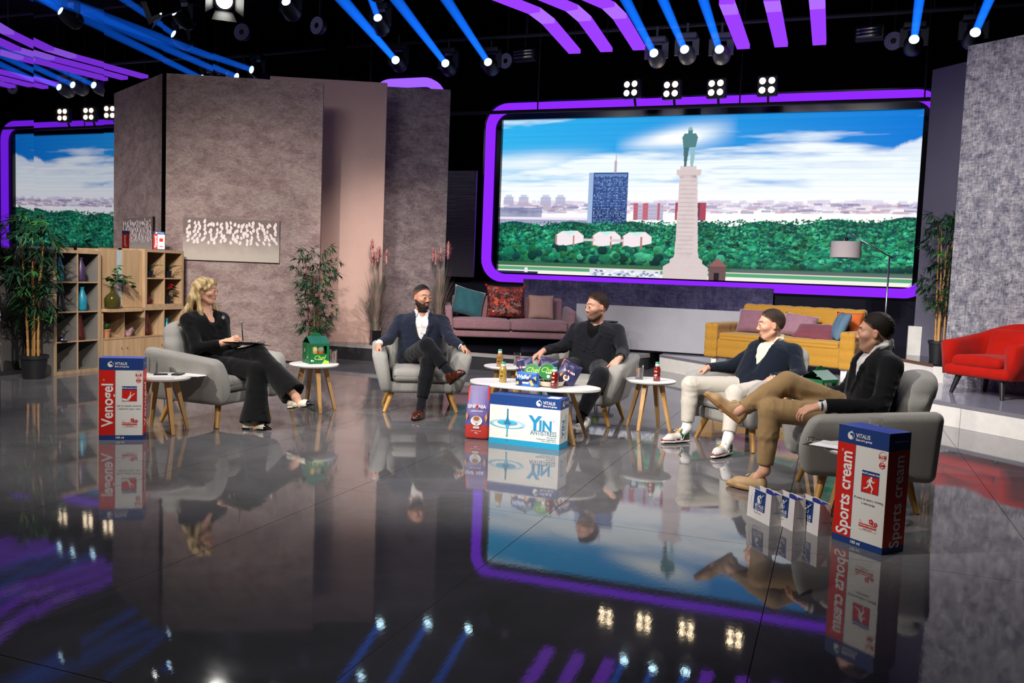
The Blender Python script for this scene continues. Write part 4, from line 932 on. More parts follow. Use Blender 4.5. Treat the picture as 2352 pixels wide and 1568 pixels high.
# ---- three paper carrier bags
BGRP = 'small white and blue paper carrier bags'
def carrier(loc, rz, label):
    t = thing('paper_bag', label, 'paper bag', loc, rz, BGRP); w, d, h = .228, .078, .168; e = .0012
    M_PAPER = mat('white_paper', '#e9e4e2', .6, spec=.3)
    for nm, vs in (('front_sheet', [(0, 0, 0), (w, 0, 0), (w-.004, .006, h), (0, .006, h)]), ('back_sheet', [(w, d, 0), (0, d, 0), (0, d-.006, h), (w-.004, d-.006, h)])):
        A = [Vector(p) for p in vs]; n = (A[1]-A[0]).cross(A[3]-A[0]).normalized()*e; MB().add([*A, *[p-n for p in A]], [(0, 1, 2, 3), (7, 6, 5, 4), (0, 4, 5, 1), (1, 5, 6, 2), (2, 6, 7, 3), (3, 7, 4, 0)]).build(nm, M_PAPER, t)
    for sx in (0, w):
        x1 = sx-.004 if sx else 0; mx_ = sx+(-.014 if sx else .012)
        vs = [(sx, 0, 0), (sx, d, 0), (x1, d-.006, h), (x1, .006, h), (mx_, d/2, h*.98), (mx_+(.006 if sx else -.006), d/2, h*.38), (sx, d/2, 0)]
        MB().add(vs, [(0, 6, 5), (0, 5, 3), (5, 4, 3), (6, 1, 5), (1, 2, 5), (5, 2, 4)]).build('gusset', M_PAPER, t)
    MB().box((w/2, d/2, .002), (w-.002, d-.002, .003)).build('base', M_PAPER, t)
    f = Face((0, 0, 0), (1, 0, 0), (0, .006, h), t); x0, x1 = .062, .172
    f.rect('blue_print', M_CB, x0, .055, x1, h*.985); logo(f, .117, .117, .044, text=False); f.text('brand_print', M_PW, 'VITALIS', .117, .080, .026, 2, bold=.0005); f.text('brand_print', M_PW, "Doctor's group", .121, .064, .0115, 2, bold=.0003); f.text('small_print', M_PB, 'www.vitalis.rs', .117, .040, .008, 2); f.done()
    g = Face((w, 0, 0), (0, 1, 0), (0, 0, 1), t); g.text('side_print', M_PB, 'vitalis.rs', d*.5, .072, .014, 7); g.done()
    b = Face((w, d-.006-.002, 0), (-1, 0, 0), (0, 0, 1), t); 
    bi = Face((0, d-.010, 0), (1, 0, 0), (0, 0, 1), t); bi.rect('inner_blue', mat('indigo_paper', '#2d3a94', .5), .075, h*.72, w-.012, h*.99); bi.done()
    M_CORD = mat('white_cord', '#f2f0ee', .6)
    def cord(y, pts): MB().tube([(x, y+dy, z) for x, dy, z in pts], .0022, 6).build('handle', M_CORD, t, True)
    cord(.0, [(.075, 0, h*.93), (.062, -.012, h*.80), (.055, -.016, h*.52), (.072, -.014, h*.32), (.092, -.012, h*.28), (.108, -.012, h*.46), (.124, -.012, h*.70), (.160, -.002, h*.90)])
    cord(d, [(.075, -.012, h*.95), (.085, -.014, h*1.01), (.11, -.016, h*1.04), (.14, -.014, h*1.02), (.160, -.012, h*.95)])
    return t
u_ = math.atan2(-.183, .136)
b0 = carrier((-.404, 5.033, 0), u_, 'white paper carrier bag with blue print, furthest left of the three')
dup(b0, (-.278, 4.990, 0), u_-.02, 'white paper carrier bag with blue print, middle one of the three')
dup(b0, (-.157, 4.955, 0), u_+.01, 'white paper carrier bag with blue print, next to the sports cream carton')

# ------------------------------------------------------------------ glasses, bottles, table things
M_GLASS = mat('clear_glass', (1., 1., 1.), .0, trans=1., ior=1.45)
M_WATER = mat('water', (1., 1., 1.), .0, trans=1., ior=1.33)
GG = 'water glasses on the side tables'
def glass(loc, label, k=1.):
    t = thing('water_glass', label, 'glass', loc, 0, GG); h, r = .125*k, .033
    MB().lathe([(0, .0), (r-.002, .0), (r, .004), (r+.001, h), (r-.001, h), (r-.003, .014), (0, .012)], 28, cap=False).build('tumbler', M_GLASS, t, True, sharp=40)
    MB().lathe([(0, .0128), (r-.0035, .0148), (r-.0015, h*.78), (0, h*.78)], 28, cap=False).build('water', M_WATER, t, True, sharp=40)
    return t
glass((-4.96, 5.40, .43), 'glass of water on the table behind the tall gel carton')
glass((-4.315, 6.965, .43), 'glass of water beside the green gift box')
glass((-2.86, 7.92, .43), 'glass of water on the table behind the coffee table')
glass((-1.585, 7.56, .43), 'glass of water beside the red juice bottle near the man in black')
glass((.235, 5.05, .43), 'glass of water behind the sports cream carton, only its rim showing', 1.42)
GB = 'small juice bottles'
M_CAP = mat('green_bottle_cap', '#3f9a78', .35); M_LBLW = mat('white_neck_label', '#e9e6e0', .5)
def bottle(loc, label, col, ink, rz=0):
    t = thing('juice_bottle', label, 'bottle', loc, rz, GB); H = .165
    m = mat('juice_'+col[1:], col, .12, spec=.6, trans=.25, ior=1.4, noise=(25, .15), coat=.6)
    MB().lathe([(0, 0), (.027, 0), (.031, .005), (.031, .095), (.028, .112), (.019, .128), (.0165, .150), (.017, .151), (0, .151)], 24, cap=False).build('bottle_body', m, t, True, sharp=50)
    MB().lathe([(.0168, .128), (.0195, .1285), (.0178, .151), (.0168, .151)], 24, cap=False).build('neck_label', M_LBLW, t, True)
    MB().lathe([(0, .166), (.0155, .166), (.0185, .163), (.0185, .149), (.015, .149)], 20, cap=False).build('cap', M_CAP, t, True, sharp=50)
    c, s = math.cos(-2.1), math.sin(-2.1)
    vs, fs = text_mesh('g', .052, bold=.0012, shear=.1)
    pts = []
    for x, y, _ in vs: a = -1.95+x/.0315; pts.append((.0318*math.cos(a), .0318*math.sin(a), .052+y))
    vs2, fs2 = text_mesh('THE', .014, bold=.0004); mb = MB().add(pts, fs); mb.add([(.0318*math.cos(-1.95+x/.0315), .0318*math.sin(-1.95+x/.0315), .085+y) for x, y, _ in vs2], fs2)
    mb.build('label_print', ink, t)
    return t
M_INKD = mat('black_ink', '#15120f', .5); M_INKW = mat('white_ink', '#f0eeea', .5)
bottle((-2.955, 7.70, .43), 'amber juice bottle on the table behind the coffee table', '#b98a4a', M_INKD, .35)
bottle((-2.50, 6.60, .43), 'yellow juice bottle at the left of the coffee table', '#c9a24a', M_INKD, .25)
bottle((-2.03, 6.50, .43), 'red juice bottle at the right of the coffee table', '#7e1d14', M_INKW, .20)
bottle((-1.425, 7.53, .43), 'red juice bottle on the table beside the man in black', '#86201a', M_INKW, .15)

# snacks on the coffee table
t = thing('wafer_pack', 'blue wafer packet standing on the coffee table', 'snack pack', (-2.345, 6.47, .43), -.12)
MB().rbox((.094, .03, .055), (.188, .055, .11), .01, (4, 2, 2), lambda q: (q[0]*(1-.04*(q[2]/.055)), q[1]*(1-.3*abs(q[0]/.094)**4), q[2])).build('packet', mat('blue_foil', '#2e6fc4', .3, spec=.5, bump=(30, .2)), t, True)
f = Face((0, .0015, 0), (1, 0, 0), (0, 0, 1), t, .0012)
f.poly('navy_swoosh', mat('navy_foil_print', '#18335f', .4), [(.006, .006), (.05, .006), (.11, .045), (.185, .03), (.185, .06), (.10, .065), (.05, .045), (.006, .06)], 1)
f.text('brand_print', M_PW, 'Waffer', .066, .074, .046, 2, bold=.0012, shear=.25, width=.9); f.disc('seal_print', M_ORG, .128, .088, .010, 2)
M_WAF = mat('wafer_print', '#e0b074', .5)
f.poly('wafer_print', M_WAF, [(.118, .042), (.140, .056), (.166, .018), (.142, .006)], 2); f.poly('wafer_print|b', M_WAF, [(.150, .076), (.180, .086), (.182, .052)], 2); f.poly('wafer_print|c', M_WAF, [(.006, .012), (.030, .012), (.030, .036), (.010, .034)], 2); f.rect('name_strip', M_PW, .062, .022, .118, .036, 2); f.done()
GS = 'dark snack bags heaped on the coffee table'
M_SNK = mat('navy_purple_foil', '#34335a', .32, spec=.5, noise=(8, .25), bump=(18, .5, .01))
M_SNKR = mat('coral_foil', '#c0503f', .35)
def snack(loc, rot, label, w=.17, h=.20):
    t = thing('snack_bag', label, 'snack bag', loc, 0, GS); t.rotation_euler = rot
    n = 10; vs = []; fs = []
    for sg in (1, -1):
        o = len(vs)
        for i in range(n+1):
            for j in range(n+1):
                x, y = i/n*2-1, j/n*2-1; e = (max(0, 1-x**4)**.6)*(max(0, 1-y**4)**.6); vs.append((x*w/2*(1-.08*e), sg*.038*e+.004*math.sin(7*x+5*y), (y+1)*h/2))
        for i in range(n):
            for j in range(n):
                q = (o+i*(n+1)+j, o+(i+1)*(n+1)+j, o+(i+1)*(n+1)+j+1, o+i*(n+1)+j+1); fs.append(q if sg < 0 else q[::-1])
    b = MB().add(vs, fs).build('foil_bag', M_SNK, t, True)
    MB().add([(-w*.5, -.004, h*.99), (-w*.2, -.010, h*.97), (-w*.49, -.012, h*.68)], [(0, 2, 1)]).build('coral_corner', M_SNKR, t)
    ff = Face((-w/2, -.0385, 0), (1, 0, 0), (0, 0, 1), t, .001); ff.text('brand_print', M_PW, 'SINF', w*.36, h*.55, .024, 1, bold=.0006); ff.text('brand_print', M_PW, 'NIA', w*.68, h*.55, .024, 1, bold=.0006); ff.disc('brand_bean', M_CR, w*.52, h*.55, .008, 1); ff.disc('cup_print', M_PW, w*.5, h*.28, .026, 1); ff.disc('coffee_print', M_COFF, w*.5, h*.30, .015, 2); ff.poly('diamond_print', M_ORG, [(w*.16, h*.3), (w*.22, h*.2), (w*.28, h*.32), (w*.22, h*.44)], 1); ff.done()
    return t
snack((-2.345, 6.66, .44), (-.25, -.18, -.35), 'dark snack bag leaning left behind the wafer packet')
snack((-2.19, 6.71, .44), (-.30, .10, -.10), 'dark snack bag in the middle behind the green round tubs')
snack((-2.02, 6.68, .44), (-.35, .45, .25), 'dark snack bag leaning right behind the red juice bottle')
M_LIDG = mat('green_lid_print', '#1f7a3c', .4); M_LIME = mat('lime_print', '#a5d64a', .45)
def tub(loc, rot, label):
    t = thing('soup_tub', label, 'food tub', loc, 0, 'green round food tubs on the coffee table'); t.rotation_euler = rot
    MB().lathe([(0, -.035), (.052, -.035), (.062, 0), (.066, .002), (.066, .006), (0, .006)], 32, cap=False).build('tub_body', M_CW, t, True, sharp=40)
    f = Face((0, 0, .006), (1, 0, 0), (0, 1, 0), t); f.disc('lid', M_LIDG, 0, 0, .0655, 1, seg=32); f.text('brand_print', M_LIME, 'Chef', 0, .014, .058, 2, bold=.0008, shear=.35); f.rect('brand_bar', M_PW, -.012, -.012, .042, -.004, 2); f.disc('seal_print', M_PW, .01, -.036, .013, 2); f.done()
tub((-2.245, 6.585, .535), (math.radians(78), 0, .10), 'green round food tub, the lower of two behind the wafer packet')
tub((-2.115, 6.575, .545), (math.radians(82), 0, .12), 'green round food tub, the right one facing the camera beside the red bottle')
bw = thing('serving_bowl', 'shallow cream bowl with dark sweets on the coffee table', 'bowl', (-2.10, 6.60, .43))
MB().lathe([(0, 0), (.07, 0), (.105, .012), (.118, .045), (.115, .046), (.10, .018), (0, .012)], 36, cap=False).build('bowl', mat('cream_ceramic', '#e3d3bd', .3), bw, True, sharp=50)
random.seed(5); M_CHOC = mat('dark_sweet', '#2a1712', .35)
mb = MB()
for k in range(26):
    a = random.random()*6.28; r = .085*math.sqrt(random.random()); mb.ell((r*math.cos(a), r*math.sin(a), .035+.012*random.random()), (.014, .010, .010), 8, 5, Matrix.Rotation(random.random()*3, 3, 'Z'))
o = mb.build('sweets', M_CHOC, bw, True); o['kind'] = 'stuff'
# green gift box with window
def giftbox(loc, rz, label, w=.185, d=.20, h=.185):
    t = thing('gift_box', label, 'gift box', loc, rz, 'green handled gift boxes')
    M_GB = mat('green_gift_card', '#17663a', .4, spec=.4); M_GD = mat('dark_inside', '#0c1a12', .7)
    # walls; front has a window
    for (c_, s_) in (((w/2, d-.001, h/2), (w, .002, h)), ((.001, d/2, h/2), (.002, d, h)), ((w-.001, d/2, h/2), (.002, d, h)), ((w/2, d/2, .001), (w, d, .002))): MB().box(c_, s_).build('wall_card', M_GB, t)
    x0, x1, z0, z1 = w*.13, w*.86, h*.50, h*.88
    MB().box((w/2, .001, z0/2), (w, .002, z0)).box((w/2, .001, (z1+h)/2), (w, .002, h-z1)).box((x0/2, .001, (z0+z1)/2), (x0, .002, z1-z0)).box(((x1+w)/2, .001, (z0+z1)/2), (w-x1, .002, z1-z0)).build('front_card', M_GB, t)
    MB().add([(0, 0, h), (w, 0, h), (w, d/2, h+.062), (0, d/2, h+.062), (0, d, h), (w, d, h)], [(0, 1, 2, 3), (3, 2, 5, 4)]).build('roof_card', mat('teal_green_card', '#1f5c4c', .4), t)
    n = 12; arc = [(w*.16+w*.68*i/n, h+.045+.05*math.sin(PI*i/n)**.6) for i in range(n+1)]
    MB().add([(x, d/2-.002, z) for x, z in arc]+[(x, d/2+.002, z) for x, z in arc], [tuple(range(n, -1, -1)), tuple(range(n+1, 2*n+2))]+[(i, i+1, n+2+i, n+1+i) for i in range(n)]).build('handle', M_GB, t)
    f = Face((0, 0, 0), (1, 0, 0), (0, 0, 1), t); f.text('brand_print', M_LIME, 'Chef', w*.48, h*.30, .055, 1, bold=.0006, shear=.35); f.rect('brand_bar', M_PW, w*.42, h*.20, w*.62, h*.225, 1); f.poly('leaf_print', M_LIME, [(w*.62, 0), (w*.70, h*.13), (w*.76, h*.2), (w*.84, h*.17), (w*.97, h*.13), (w*.99, 0)], 1); f.disc('swirl_print', M_PW, w*.10, h*.16, .008, 1, seg=12); f.disc('swirl_print', M_PW, w*.18, h*.15, .006, 1, seg=12); f.done()
    g = Face((0, d, 0), (0, -1, 0), (0, 0, 1), t); g.text('side_print', M_PW, 'JE', d*.30, h*.62, .04, 1, shear=.3); g.text('side_print', M_PW, 'Chef', d*.70, h*.30, .02, 1, rot=.6); g.disc('side_print', M_PW, d*.45, h*.14, .006, 1, seg=10); g.disc('side_print', M_PW, d*.2, h*.10, .005, 1, seg=10); g.done()
    for i, (x, c1, c2) in enumerate(((w*.28, '#e3cf8e', '#caa94a'), (w*.62, '#7fa08a', '#b05a2a'))):
        j = MB().lathe([(0, .01), (.030, .01), (.033, .014), (.033, .16), (0, .165)], 20, (x, .045, 0), False).build('jar', mat('jar_'+c1[1:], c1, .3), t, True, sharp=50)
        MB().lathe([(.0335, .085), (.0335, .115)], 20, (x, .045, 0), False).build('jar_label', mat('jarlabel_'+c2[1:], c2, .5), j, True)
    return t
gb = giftbox((-4.417, 6.733, .43), .92, 'green gift box with a window standing on the side table by the woman')
dup(gb, (-.06, 6.80, .43), .95, 'green gift box roof peeking out between the two men on the right')
gb2 = None

# woman's side table: black pen case, phone, papers
o = MB().rbox((0, 0, .007), (.10, .022, .012), .005, (4, 1, 1), lambda q: (q[0], q[1]+.008*math.sin(q[0]*40), q[2])).build('spectacle_case', mat('matt_black_plastic', '#151517', .4), None, True, (-4.84, 5.345, .43)); o.rotation_euler = (0, 0, .55); tag(o, 'slim black case lying on the table by the gel carton', 'case')
t = thing('mobile_phone', 'black mobile phone lying on the table by the woman', 'phone', (-4.75, 5.435, .43), .35); MB().rbox((0, 0, .006), (.075, .10, .011), .004, (1, 1, 1)).build('phone_body', mat('phone_black', '#1a1a1d', .3), t, True); MB().box((0, 0, .0122), (.068, .092, .0008)).build('phone_screen', M_BEZEL, t)
random.seed(3)
for k in range(3):
    o = MB().box((0, 0, 0), (.15, .20, .0012)).build('paper_sheet', M_PW, None, False, (-4.665+.01*k, 5.47+.012*k, .4312+.0016*k)); o.rotation_euler = (0, 0, .6+.12*k); tag(o, ['lowest white paper sheet overhanging the table by the woman', 'middle white paper sheet overhanging the table by the woman', 'topmost white paper sheet overhanging the table by the woman'][k], 'paper', 'papers by the woman')
# clipboard by the right foreground carton
def clipboard(loc, rot, label, paper=True):
    t = thing('clipboard', label, 'clipboard', loc, 0); t.rotation_euler = rot
    MB().rbox((0, 0, .0025), (.225, .315, .004), .0015, (1, 1, 1), m=1).build('board', mat('black_board', '#17181c', .45), t)
    if paper: MB().box((.004, -.012, .0052), (.205, .285, .001)).build('sheet', M_PW, t)
    m = mat('clip_steel', '#b3ac9a', .25, metal=1.)
    c = MB().rbox((0, .142, .010), (.10, .022, .006), .0025, (2, 1, 1)).build('clip', m, t, True)
    MB().tube([(-.035, .150, .012), (-.04, .165, .024), (0, .172, .028), (.04, .165, .024), (.035, .150, .012)], .0025, 6).build('clip_lever', m, c, True)
    MB().tube([(-.05, .142, .014), (.05, .142, .014)], .005, 8).build('clip_hinge', m, c, True)
    return t
clipboard((.06, 5.065, .432), (0, 0, math.radians(68)), 'clipboard with white sheet on the table behind the sports cream carton')

# ------------------------------------------------------------------ painting on the mauve panel
pu_ = Vector((.891, .454, 0)).normalized(); pn = Vector((pu_.y, -pu_.x, 0))
A_ = Vector((-8.34, 9.44, 0))+pn*.056
def onpanel(s): return A_+pu_*s
pt = thing('painting', 'wide canvas painting of pale petals on the mauve panel', 'painting', onpanel(.135), math.atan2(pu_.y, pu_.x))
PW_, PZ0, PZ1 = 1.25, 1.34, 1.93
PZ1 = 1.90
def canvas():
    m = mat('painted_canvas', '#8f817b', .8); nt = m.node_tree; N = nt.nodes; L = nt.links; b = N['Principled BSDF']; t_ = N.new('ShaderNodeTexCoord'); sp = N.new('ShaderNodeSeparateXYZ'); L.new(t_.outputs['Object'], sp.inputs[0])
    n = N.new('ShaderNodeTexNoise'); n.inputs['Scale'].default_value = 7; n.inputs['Detail'].default_value = 6; L.new(t_.outputs['Object'], n.inputs['Vector'])
    ad = N.new('ShaderNodeMath'); ad.operation = 'MULTIPLY_ADD'; ad.inputs[1].default_value = .25; L.new(n.outputs['Fac'], ad.inputs[0]); L.new(sp.outputs['Z'], ad.inputs[2])
    r = N.new('ShaderNodeMapRange'); r.inputs['From Min'].default_value = 1.56; r.inputs['From Max'].default_value = 1.86; L.new(ad.outputs[0], r.inputs['Value'])
    cr = N.new('ShaderNodeValToRGB'); e = cr.color_ramp.elements; e[0].color = (*srgb('#a9a093'), 1); e[1].color = (*srgb('#6f625e'), 1); x = e.new(.45); x.color = (*srgb('#968c84'), 1)
    L.new(r.outputs['Result'], cr.inputs['Fac']); L.new(cr.outputs['Color'], b.inputs['Base Color']); return m
MB().box((PW_/2, -.012, (PZ0+PZ1)/2), (PW_, .03, PZ1-PZ0)).build('canvas', canvas(), pt)
random.seed(11); mb = MB()
for k in range(119):
    x = .035+(PW_-.07)*((k % 17)+random.uniform(.1, .9))/17; z = 1.575+.285*((k//17)+random.uniform(.05, .95))/7; a = random.uniform(-.5, .5)+(x/PW_-.5)*-.7; l, wd = random.uniform(.025, .034), random.uniform(.015, .020)
    pts = []
    for i in range(10):
        t_ = 2*PI*i/10; px, pz = wd*math.sin(t_)*(1-.25*math.cos(t_)), l*math.cos(t_); pts.append((x+px*math.cos(a)+pz*math.sin(a), -.029-.00004*k, z-px*math.sin(a)+pz*math.cos(a)))
    mb.add(pts, [tuple(range(10))])
o = mb.build('petals', mat('petal_paint', '#d8cac4', .7, noise=(30, .12)), pt); o['kind'] = 'stuff'

# ------------------------------------------------------------------ shelf things
GV = 'vases and ornaments in the cube shelves'
M_TURQ = mat('turquoise_glaze', '#1f7d93', .3, noise=(18, .2)); M_PLUM = mat('plum_glaze', '#3b2a4a', .4); M_BLKG = mat('black_glaze', '#121216', .3); M_MAROON = mat('maroon_glaze', '#4a1410', .3)
def vase(loc, label, m, prof):
    t = thing('vase', label, 'vase', loc, 0, GV); MB().lathe(prof, 24, cap=False).build('vase_body', m, t, True); z, r = prof[-1][1], prof[-1][0]; MB().lathe([(r, z-.004), (r+.004, z), (r, z+.004), (r-.004, z)], 20, cap=False).build('rim', m, t, True); return t
TALL = [(0, 0), (.045, 0), (.05, .03), (.05, .16), (.03, .205), (.018, .25), (.022, .27)]; CONE = [(0, 0), (.06, 0), (.055, .05), (.03, .20), (.022, .29)]
zc = [.036+j*(.318+.016) for j in range(4)]; bx = SX+.30; by1 = 7.26+.036+.115; by2 = 7.26+.036+.282+.016+.115
vase((bx+.02, by1-.03, zc[3]), 'turquoise bottle vase in the top left compartment of the dark bookcase', M_TURQ, TALL); vase((bx+.02, by2-.03, zc[3]), 'plum bottle vase in the top right compartment of the dark bookcase', M_PLUM, TALL)
vase((bx, by1, zc[2]), 'black cone vase in the second row of the dark bookcase', M_BLKG, CONE); vase((bx+.03, by2-.02, zc[2]), 'tall turquoise vase in the second row of the dark bookcase', M_TURQ, TALL)
t = thing('desk_bell', 'small chrome bell in the third row of the dark bookcase', 'bell', (bx+.05, by1-.02, zc[1]), 0, GV); MB().lathe([(0, .008), (.05, .008), (.045, .03), (.02, .05), (0, .052)], 20, cap=False).build('dome', M_KNOB, t, True); MB().lathe([(0, 0), (.055, 0), (.055, .008), (0, .008)], 20, cap=False).build('base', M_BLKG, t); MB().ell((0, 0, .06), (.008, .008, .008), 8, 6).build('button', M_KNOB, t, True)
vase((bx, by2-.03, zc[1]), 'slim maroon cone vase in the third row of the dark bookcase', M_MAROON, CONE)
oy = 7.26+W1+.012
def cy(i): return oy+.036+i*(cw+.016)+.13
zl = .036+.318+.016
vase((SX+.30, cy(3)-.02, zl), 'small turquoise bottle in the low oak cabinet behind the woman', M_TURQ, [(0, 0), (.04, 0), (.045, .05), (.035, .12), (.015, .16), (.017, .20)])
vase((SX+.29, cy(2)-.03, zl), 'dark red slim vase in the low oak cabinet', M_MAROON, CONE)
# cactus pot, picture frame, pink dish
M_TERR = mat('terracotta', '#b0764e', .8, noise=(20, .1)); M_LEAF = mat('leaf_green', '#2c5a2c', .55, spec=.3, noise=(12, .3)); M_LEAFD = mat('dark_bamboo_leaf', '#1e4228', .5, spec=.35, noise=(6, .35)); M_LEAFP = mat('fern_green', '#1f3d24', .6, noise=(8, .3))
t = thing('succulent_pot', 'small succulent in a terracotta pot in the low cabinet', 'potted plant', (SX+.29, cy(0)-.02, zl), 0); MB().lathe([(0, 0), (.045, 0), (.055, .09), (.060, .09), (.060, .105), (.052, .105), (.050, .09), (0, .088)], 20, cap=False).build('pot', M_TERR, t, True, sharp=40)
random.seed(2)
for k in range(16):
    a = k*2.4; r = .012+.035*(k/16); MB().tube([(r*.3*math.cos(a), r*.3*math.sin(a), .09), (r*math.cos(a), r*math.sin(a), .13+.03*random.random()), (r*1.5*math.cos(a), r*1.5*math.sin(a), .155+.03*random.random())], [.008, .010, .001], 6).build('leaf', M_LEAF, t, True)
t = thing('photo_frame', 'leaning small wooden frame behind the succulent', 'frame', (SX+.20, cy(0)+.04, zl), .7); MB().box((0, 0, .10), (.012, .10, .20)).build('frame_board', M_KALLAX, t); MB().box((.0075, 0, .10), (.002, .075, .165)).build('picture', mat('cream_card', '#cbb98f', .7), t)
t = thing('glass_dish', 'pink glass dish with fluted rim in the low cabinet', 'dish', (SX+.28, cy(1)-.01, zl), 0); n = 24; vs = []
for i, (r, z) in enumerate(((.04, 0), (.055, .02), (.07, .06), (.085, .095))):
    vs += [((r*(1+(.14*math.cos(8*2*PI*k/n) if i == 3 else 0)))*math.cos(2*PI*k/n), r*math.sin(2*PI*k/n), z+(.02*math.cos(4*2*PI*k/n) if i == 3 else 0)) for k in range(n)]
MB().add(vs, [(i*n+k, i*n+(k+1) % n, (i+1)*n+(k+1) % n, (i+1)*n+k) for i in range(3) for k in range(n)]+[tuple(range(n-1, -1, -1))]).build('bowl', mat('pink_glass', '#c9a0a8', .15, spec=.6, noise=(20, .2)), t, True); MB().lathe([(.03, .0), (.035, .012), (.03, .014)], 16, (0, 0, .002), False).build('foot', MATS['pink_glass'], t)
# ferns and poinsettia in the two by two shelf
s3 = bk3.location; 
def fern(loc, label, n=11, L_=.22):
    t = thing('potted_fern', label, 'potted plant', loc, 0); MB().lathe([(0, 0), (.045, 0), (.055, .09), (0, .09)], 16, cap=False).build('pot', M_BLKG, t, True, sharp=40); random.seed(int(loc[1]*100))
    for k in range(n):
        a = k*2.4+random.random()*.4; q = []; mb = MB(); el = random.uniform(.5, 1.0)
        for i in range(7):
            s_ = i/6; q.append(Vector((math.cos(a)*s_*L_*el, math.sin(a)*s_*L_*el*.7, .09+s_*.17-(s_**2)*.10)))
        for i in range(1, 7):
            d_ = (q[i]-q[i-1]).normalized(); sd = d_.cross(Vector((0, 0, 1))).normalized(); w_ = .035*(1-i/7.5)
            for sg in (-1, 1): mb.add([q[i-1], q[i-1]+d_*.018+sd*sg*w_+Vector((0, 0, -.006)), q[i]], [(0, 1, 2)])
        mb.tube(q, .002, 4).build('frond', M_LEAFP, t)
    return t
Y3 = s3.y+.036+.12
fern((SX+.29, Y3-.01, H2+.036+.334), 'dark fern in the upper left cube of the oak shelf'); fern((SX+.29, Y3+.298+.02, H2+.036+.334), 'dark fern in the upper right cube of the oak shelf')
vase((SX+.28, Y3-.02, H2+.036), 'squat maroon vase in the lower left cube of the oak shelf', M_MAROON, [(0, 0), (.05, 0), (.07, .04), (.05, .08), (.02, .10), (.03, .115)])
t = thing('poinsettia', 'red poinsettia in the lower right cube of the oak shelf', 'potted plant', (SX+.28, Y3+.298+.02, H2+.036), 0); MB().lathe([(0, 0), (.05, 0), (.06, .10), (0, .10)], 16, cap=False).build('pot', M_BLKG, t, True, sharp=40); MB().tube([(0, 0, .09), (.0, .01, .2)], .005, 6).build('stem', M_LEAFP, t)
M_PETR = mat('poinsettia_red', '#b3121a', .6, noise=(9, .2)); random.seed(8)
for k in range(22):
    a = k*2.4; r = .05+.05*random.random(); z = .16+.09*random.random(); l = .06; c_, s_ = math.cos(a), math.sin(a); MB().add([(0.02*c_, .02*s_, z), (r*c_-.022*s_, r*s_+.022*c_, z+.01), ((r+l)*c_, (r+l)*s_, z-.015), (r*c_+.022*s_, r*s_-.022*c_, z+.01)], [(0, 1, 2, 3)]).build('petal' if k < 15 else 'leaf', M_PETR if k < 15 else M_LEAFP, t)
# demijohn with leafy branches on the low cabinet (in front of the cupboard doors)
dj = thing('demijohn', 'round olive glass demijohn with leafy branches on the low cabinet', 'vase', (SX+.352, oy+.10, H2), 0)
M_OLIVE = mat('olive_glass', '#5a5524', .05, spec=.6, trans=.55, ior=1.4)
dj.location = (SX+.40, oy+.14, H2)
MB().lathe([(0, .0), (.07, .0), (.088, .02), (.092, .08), (.09, .12), (.07, .155), (.03, .185), (.022, .20), (.02, .245), (.026, .25), (.026, .262), (.018, .262)], 28, cap=False).build('flask', M_OLIVE, dj, True)
board(bk2, 'top_overhang', M_KALLAX, .37, .50, .0, WW*.75, H2-.036, H2-.001)
random.seed(21); lf = MB().add([(0, 0, 0), (.018, .012, .004), (.022, .030, .0), (.0, .062, -.008), (-.022, .030, .0), (-.018, .012, .004), (0, .03, .006)], [(0, 1, 6), (1, 2, 6), (2, 3, 6), (3, 4, 6), (4, 5, 6), (5, 0, 6)]).mesh('leaf', M_LEAF)
for br, (e1, e2) in enumerate((((.02, -.06, .34), (.04, -.14, .36)), ((.03, .05, .42), (.05, .02, .50)), ((.03, .10, .40), (.06, .20, .36)), ((.02, .14, .36), (.08, .30, .26)), ((.05, .06, .36), (.09, .16, .30)))):
    q = [Vector((0, 0, .20)), Vector((0, 0, .27)), Vector(e1), Vector(e2)]; MB().tube(q, [.004, .004, .003, .0015], 6).build('branch', mat('brown_twig', '#4a3a24', .7), dj, True)
    for i in range(11):
        s_ = .35+.65*i/10; p = q[1].lerp(q[2], min(1, s_*1.6)) if s_ < .62 else q[2].lerp(q[3], (s_-.62)/.38)
        o = inst('leaf', lf, dj, p, (random.uniform(-.5, .5), random.uniform(-.6, .6), random.uniform(0, 6.28)), [random.uniform(.9, 1.35)]*3)

# ------------------------------------------------------------------ bamboos
def sprig_mesh(seed, L_=.16, wd=.011, n=9):
    random.seed(seed); mb = MB()
    mb.tube([(0, 0, 0), (.03, 0, .02), (.07, 0, .02)], [.002, .0015, .001], 4)
    for k in range(n):
        a = random.uniform(-1.5, 1.5); b = random.uniform(-.7, .5); o = Vector((.015+.055*k/n, 0, .02)); l = L_*random.uniform(.6, 1.1)
        d = Vector((math.cos(a)*math.cos(b), math.sin(a)*math.cos(b), math.sin(b))); sd = d.cross(Vector((0, 0, 1))).normalized()*wd*random.uniform(.8, 1.2); dr = Vector((0, 0, -.25*l))
        mb.add([o, o+d*l*.3+sd, o+d*l*.3-sd, o+d*l*.65+sd*.75+dr*.4, o+d*l*.65-sd*.75+dr*.4, o+d*l+dr], [(0, 2, 1), (1, 2, 4, 3), (3, 4, 5)])
    return mb
SPR = [sprig_mesh(s).mesh('leaf_sprig', M_LEAFD) for s in (1, 2, 3, 4)]
SPRL = [sprig_mesh(s).mesh('leaf_sprig', mat('bright_bamboo_leaf', '#3d7a34', .5, noise=(6, .3))) for s in (5, 6)]
M_CANE = wood('bamboo_cane', '#b98d4f', '#94672f', 10, .45)
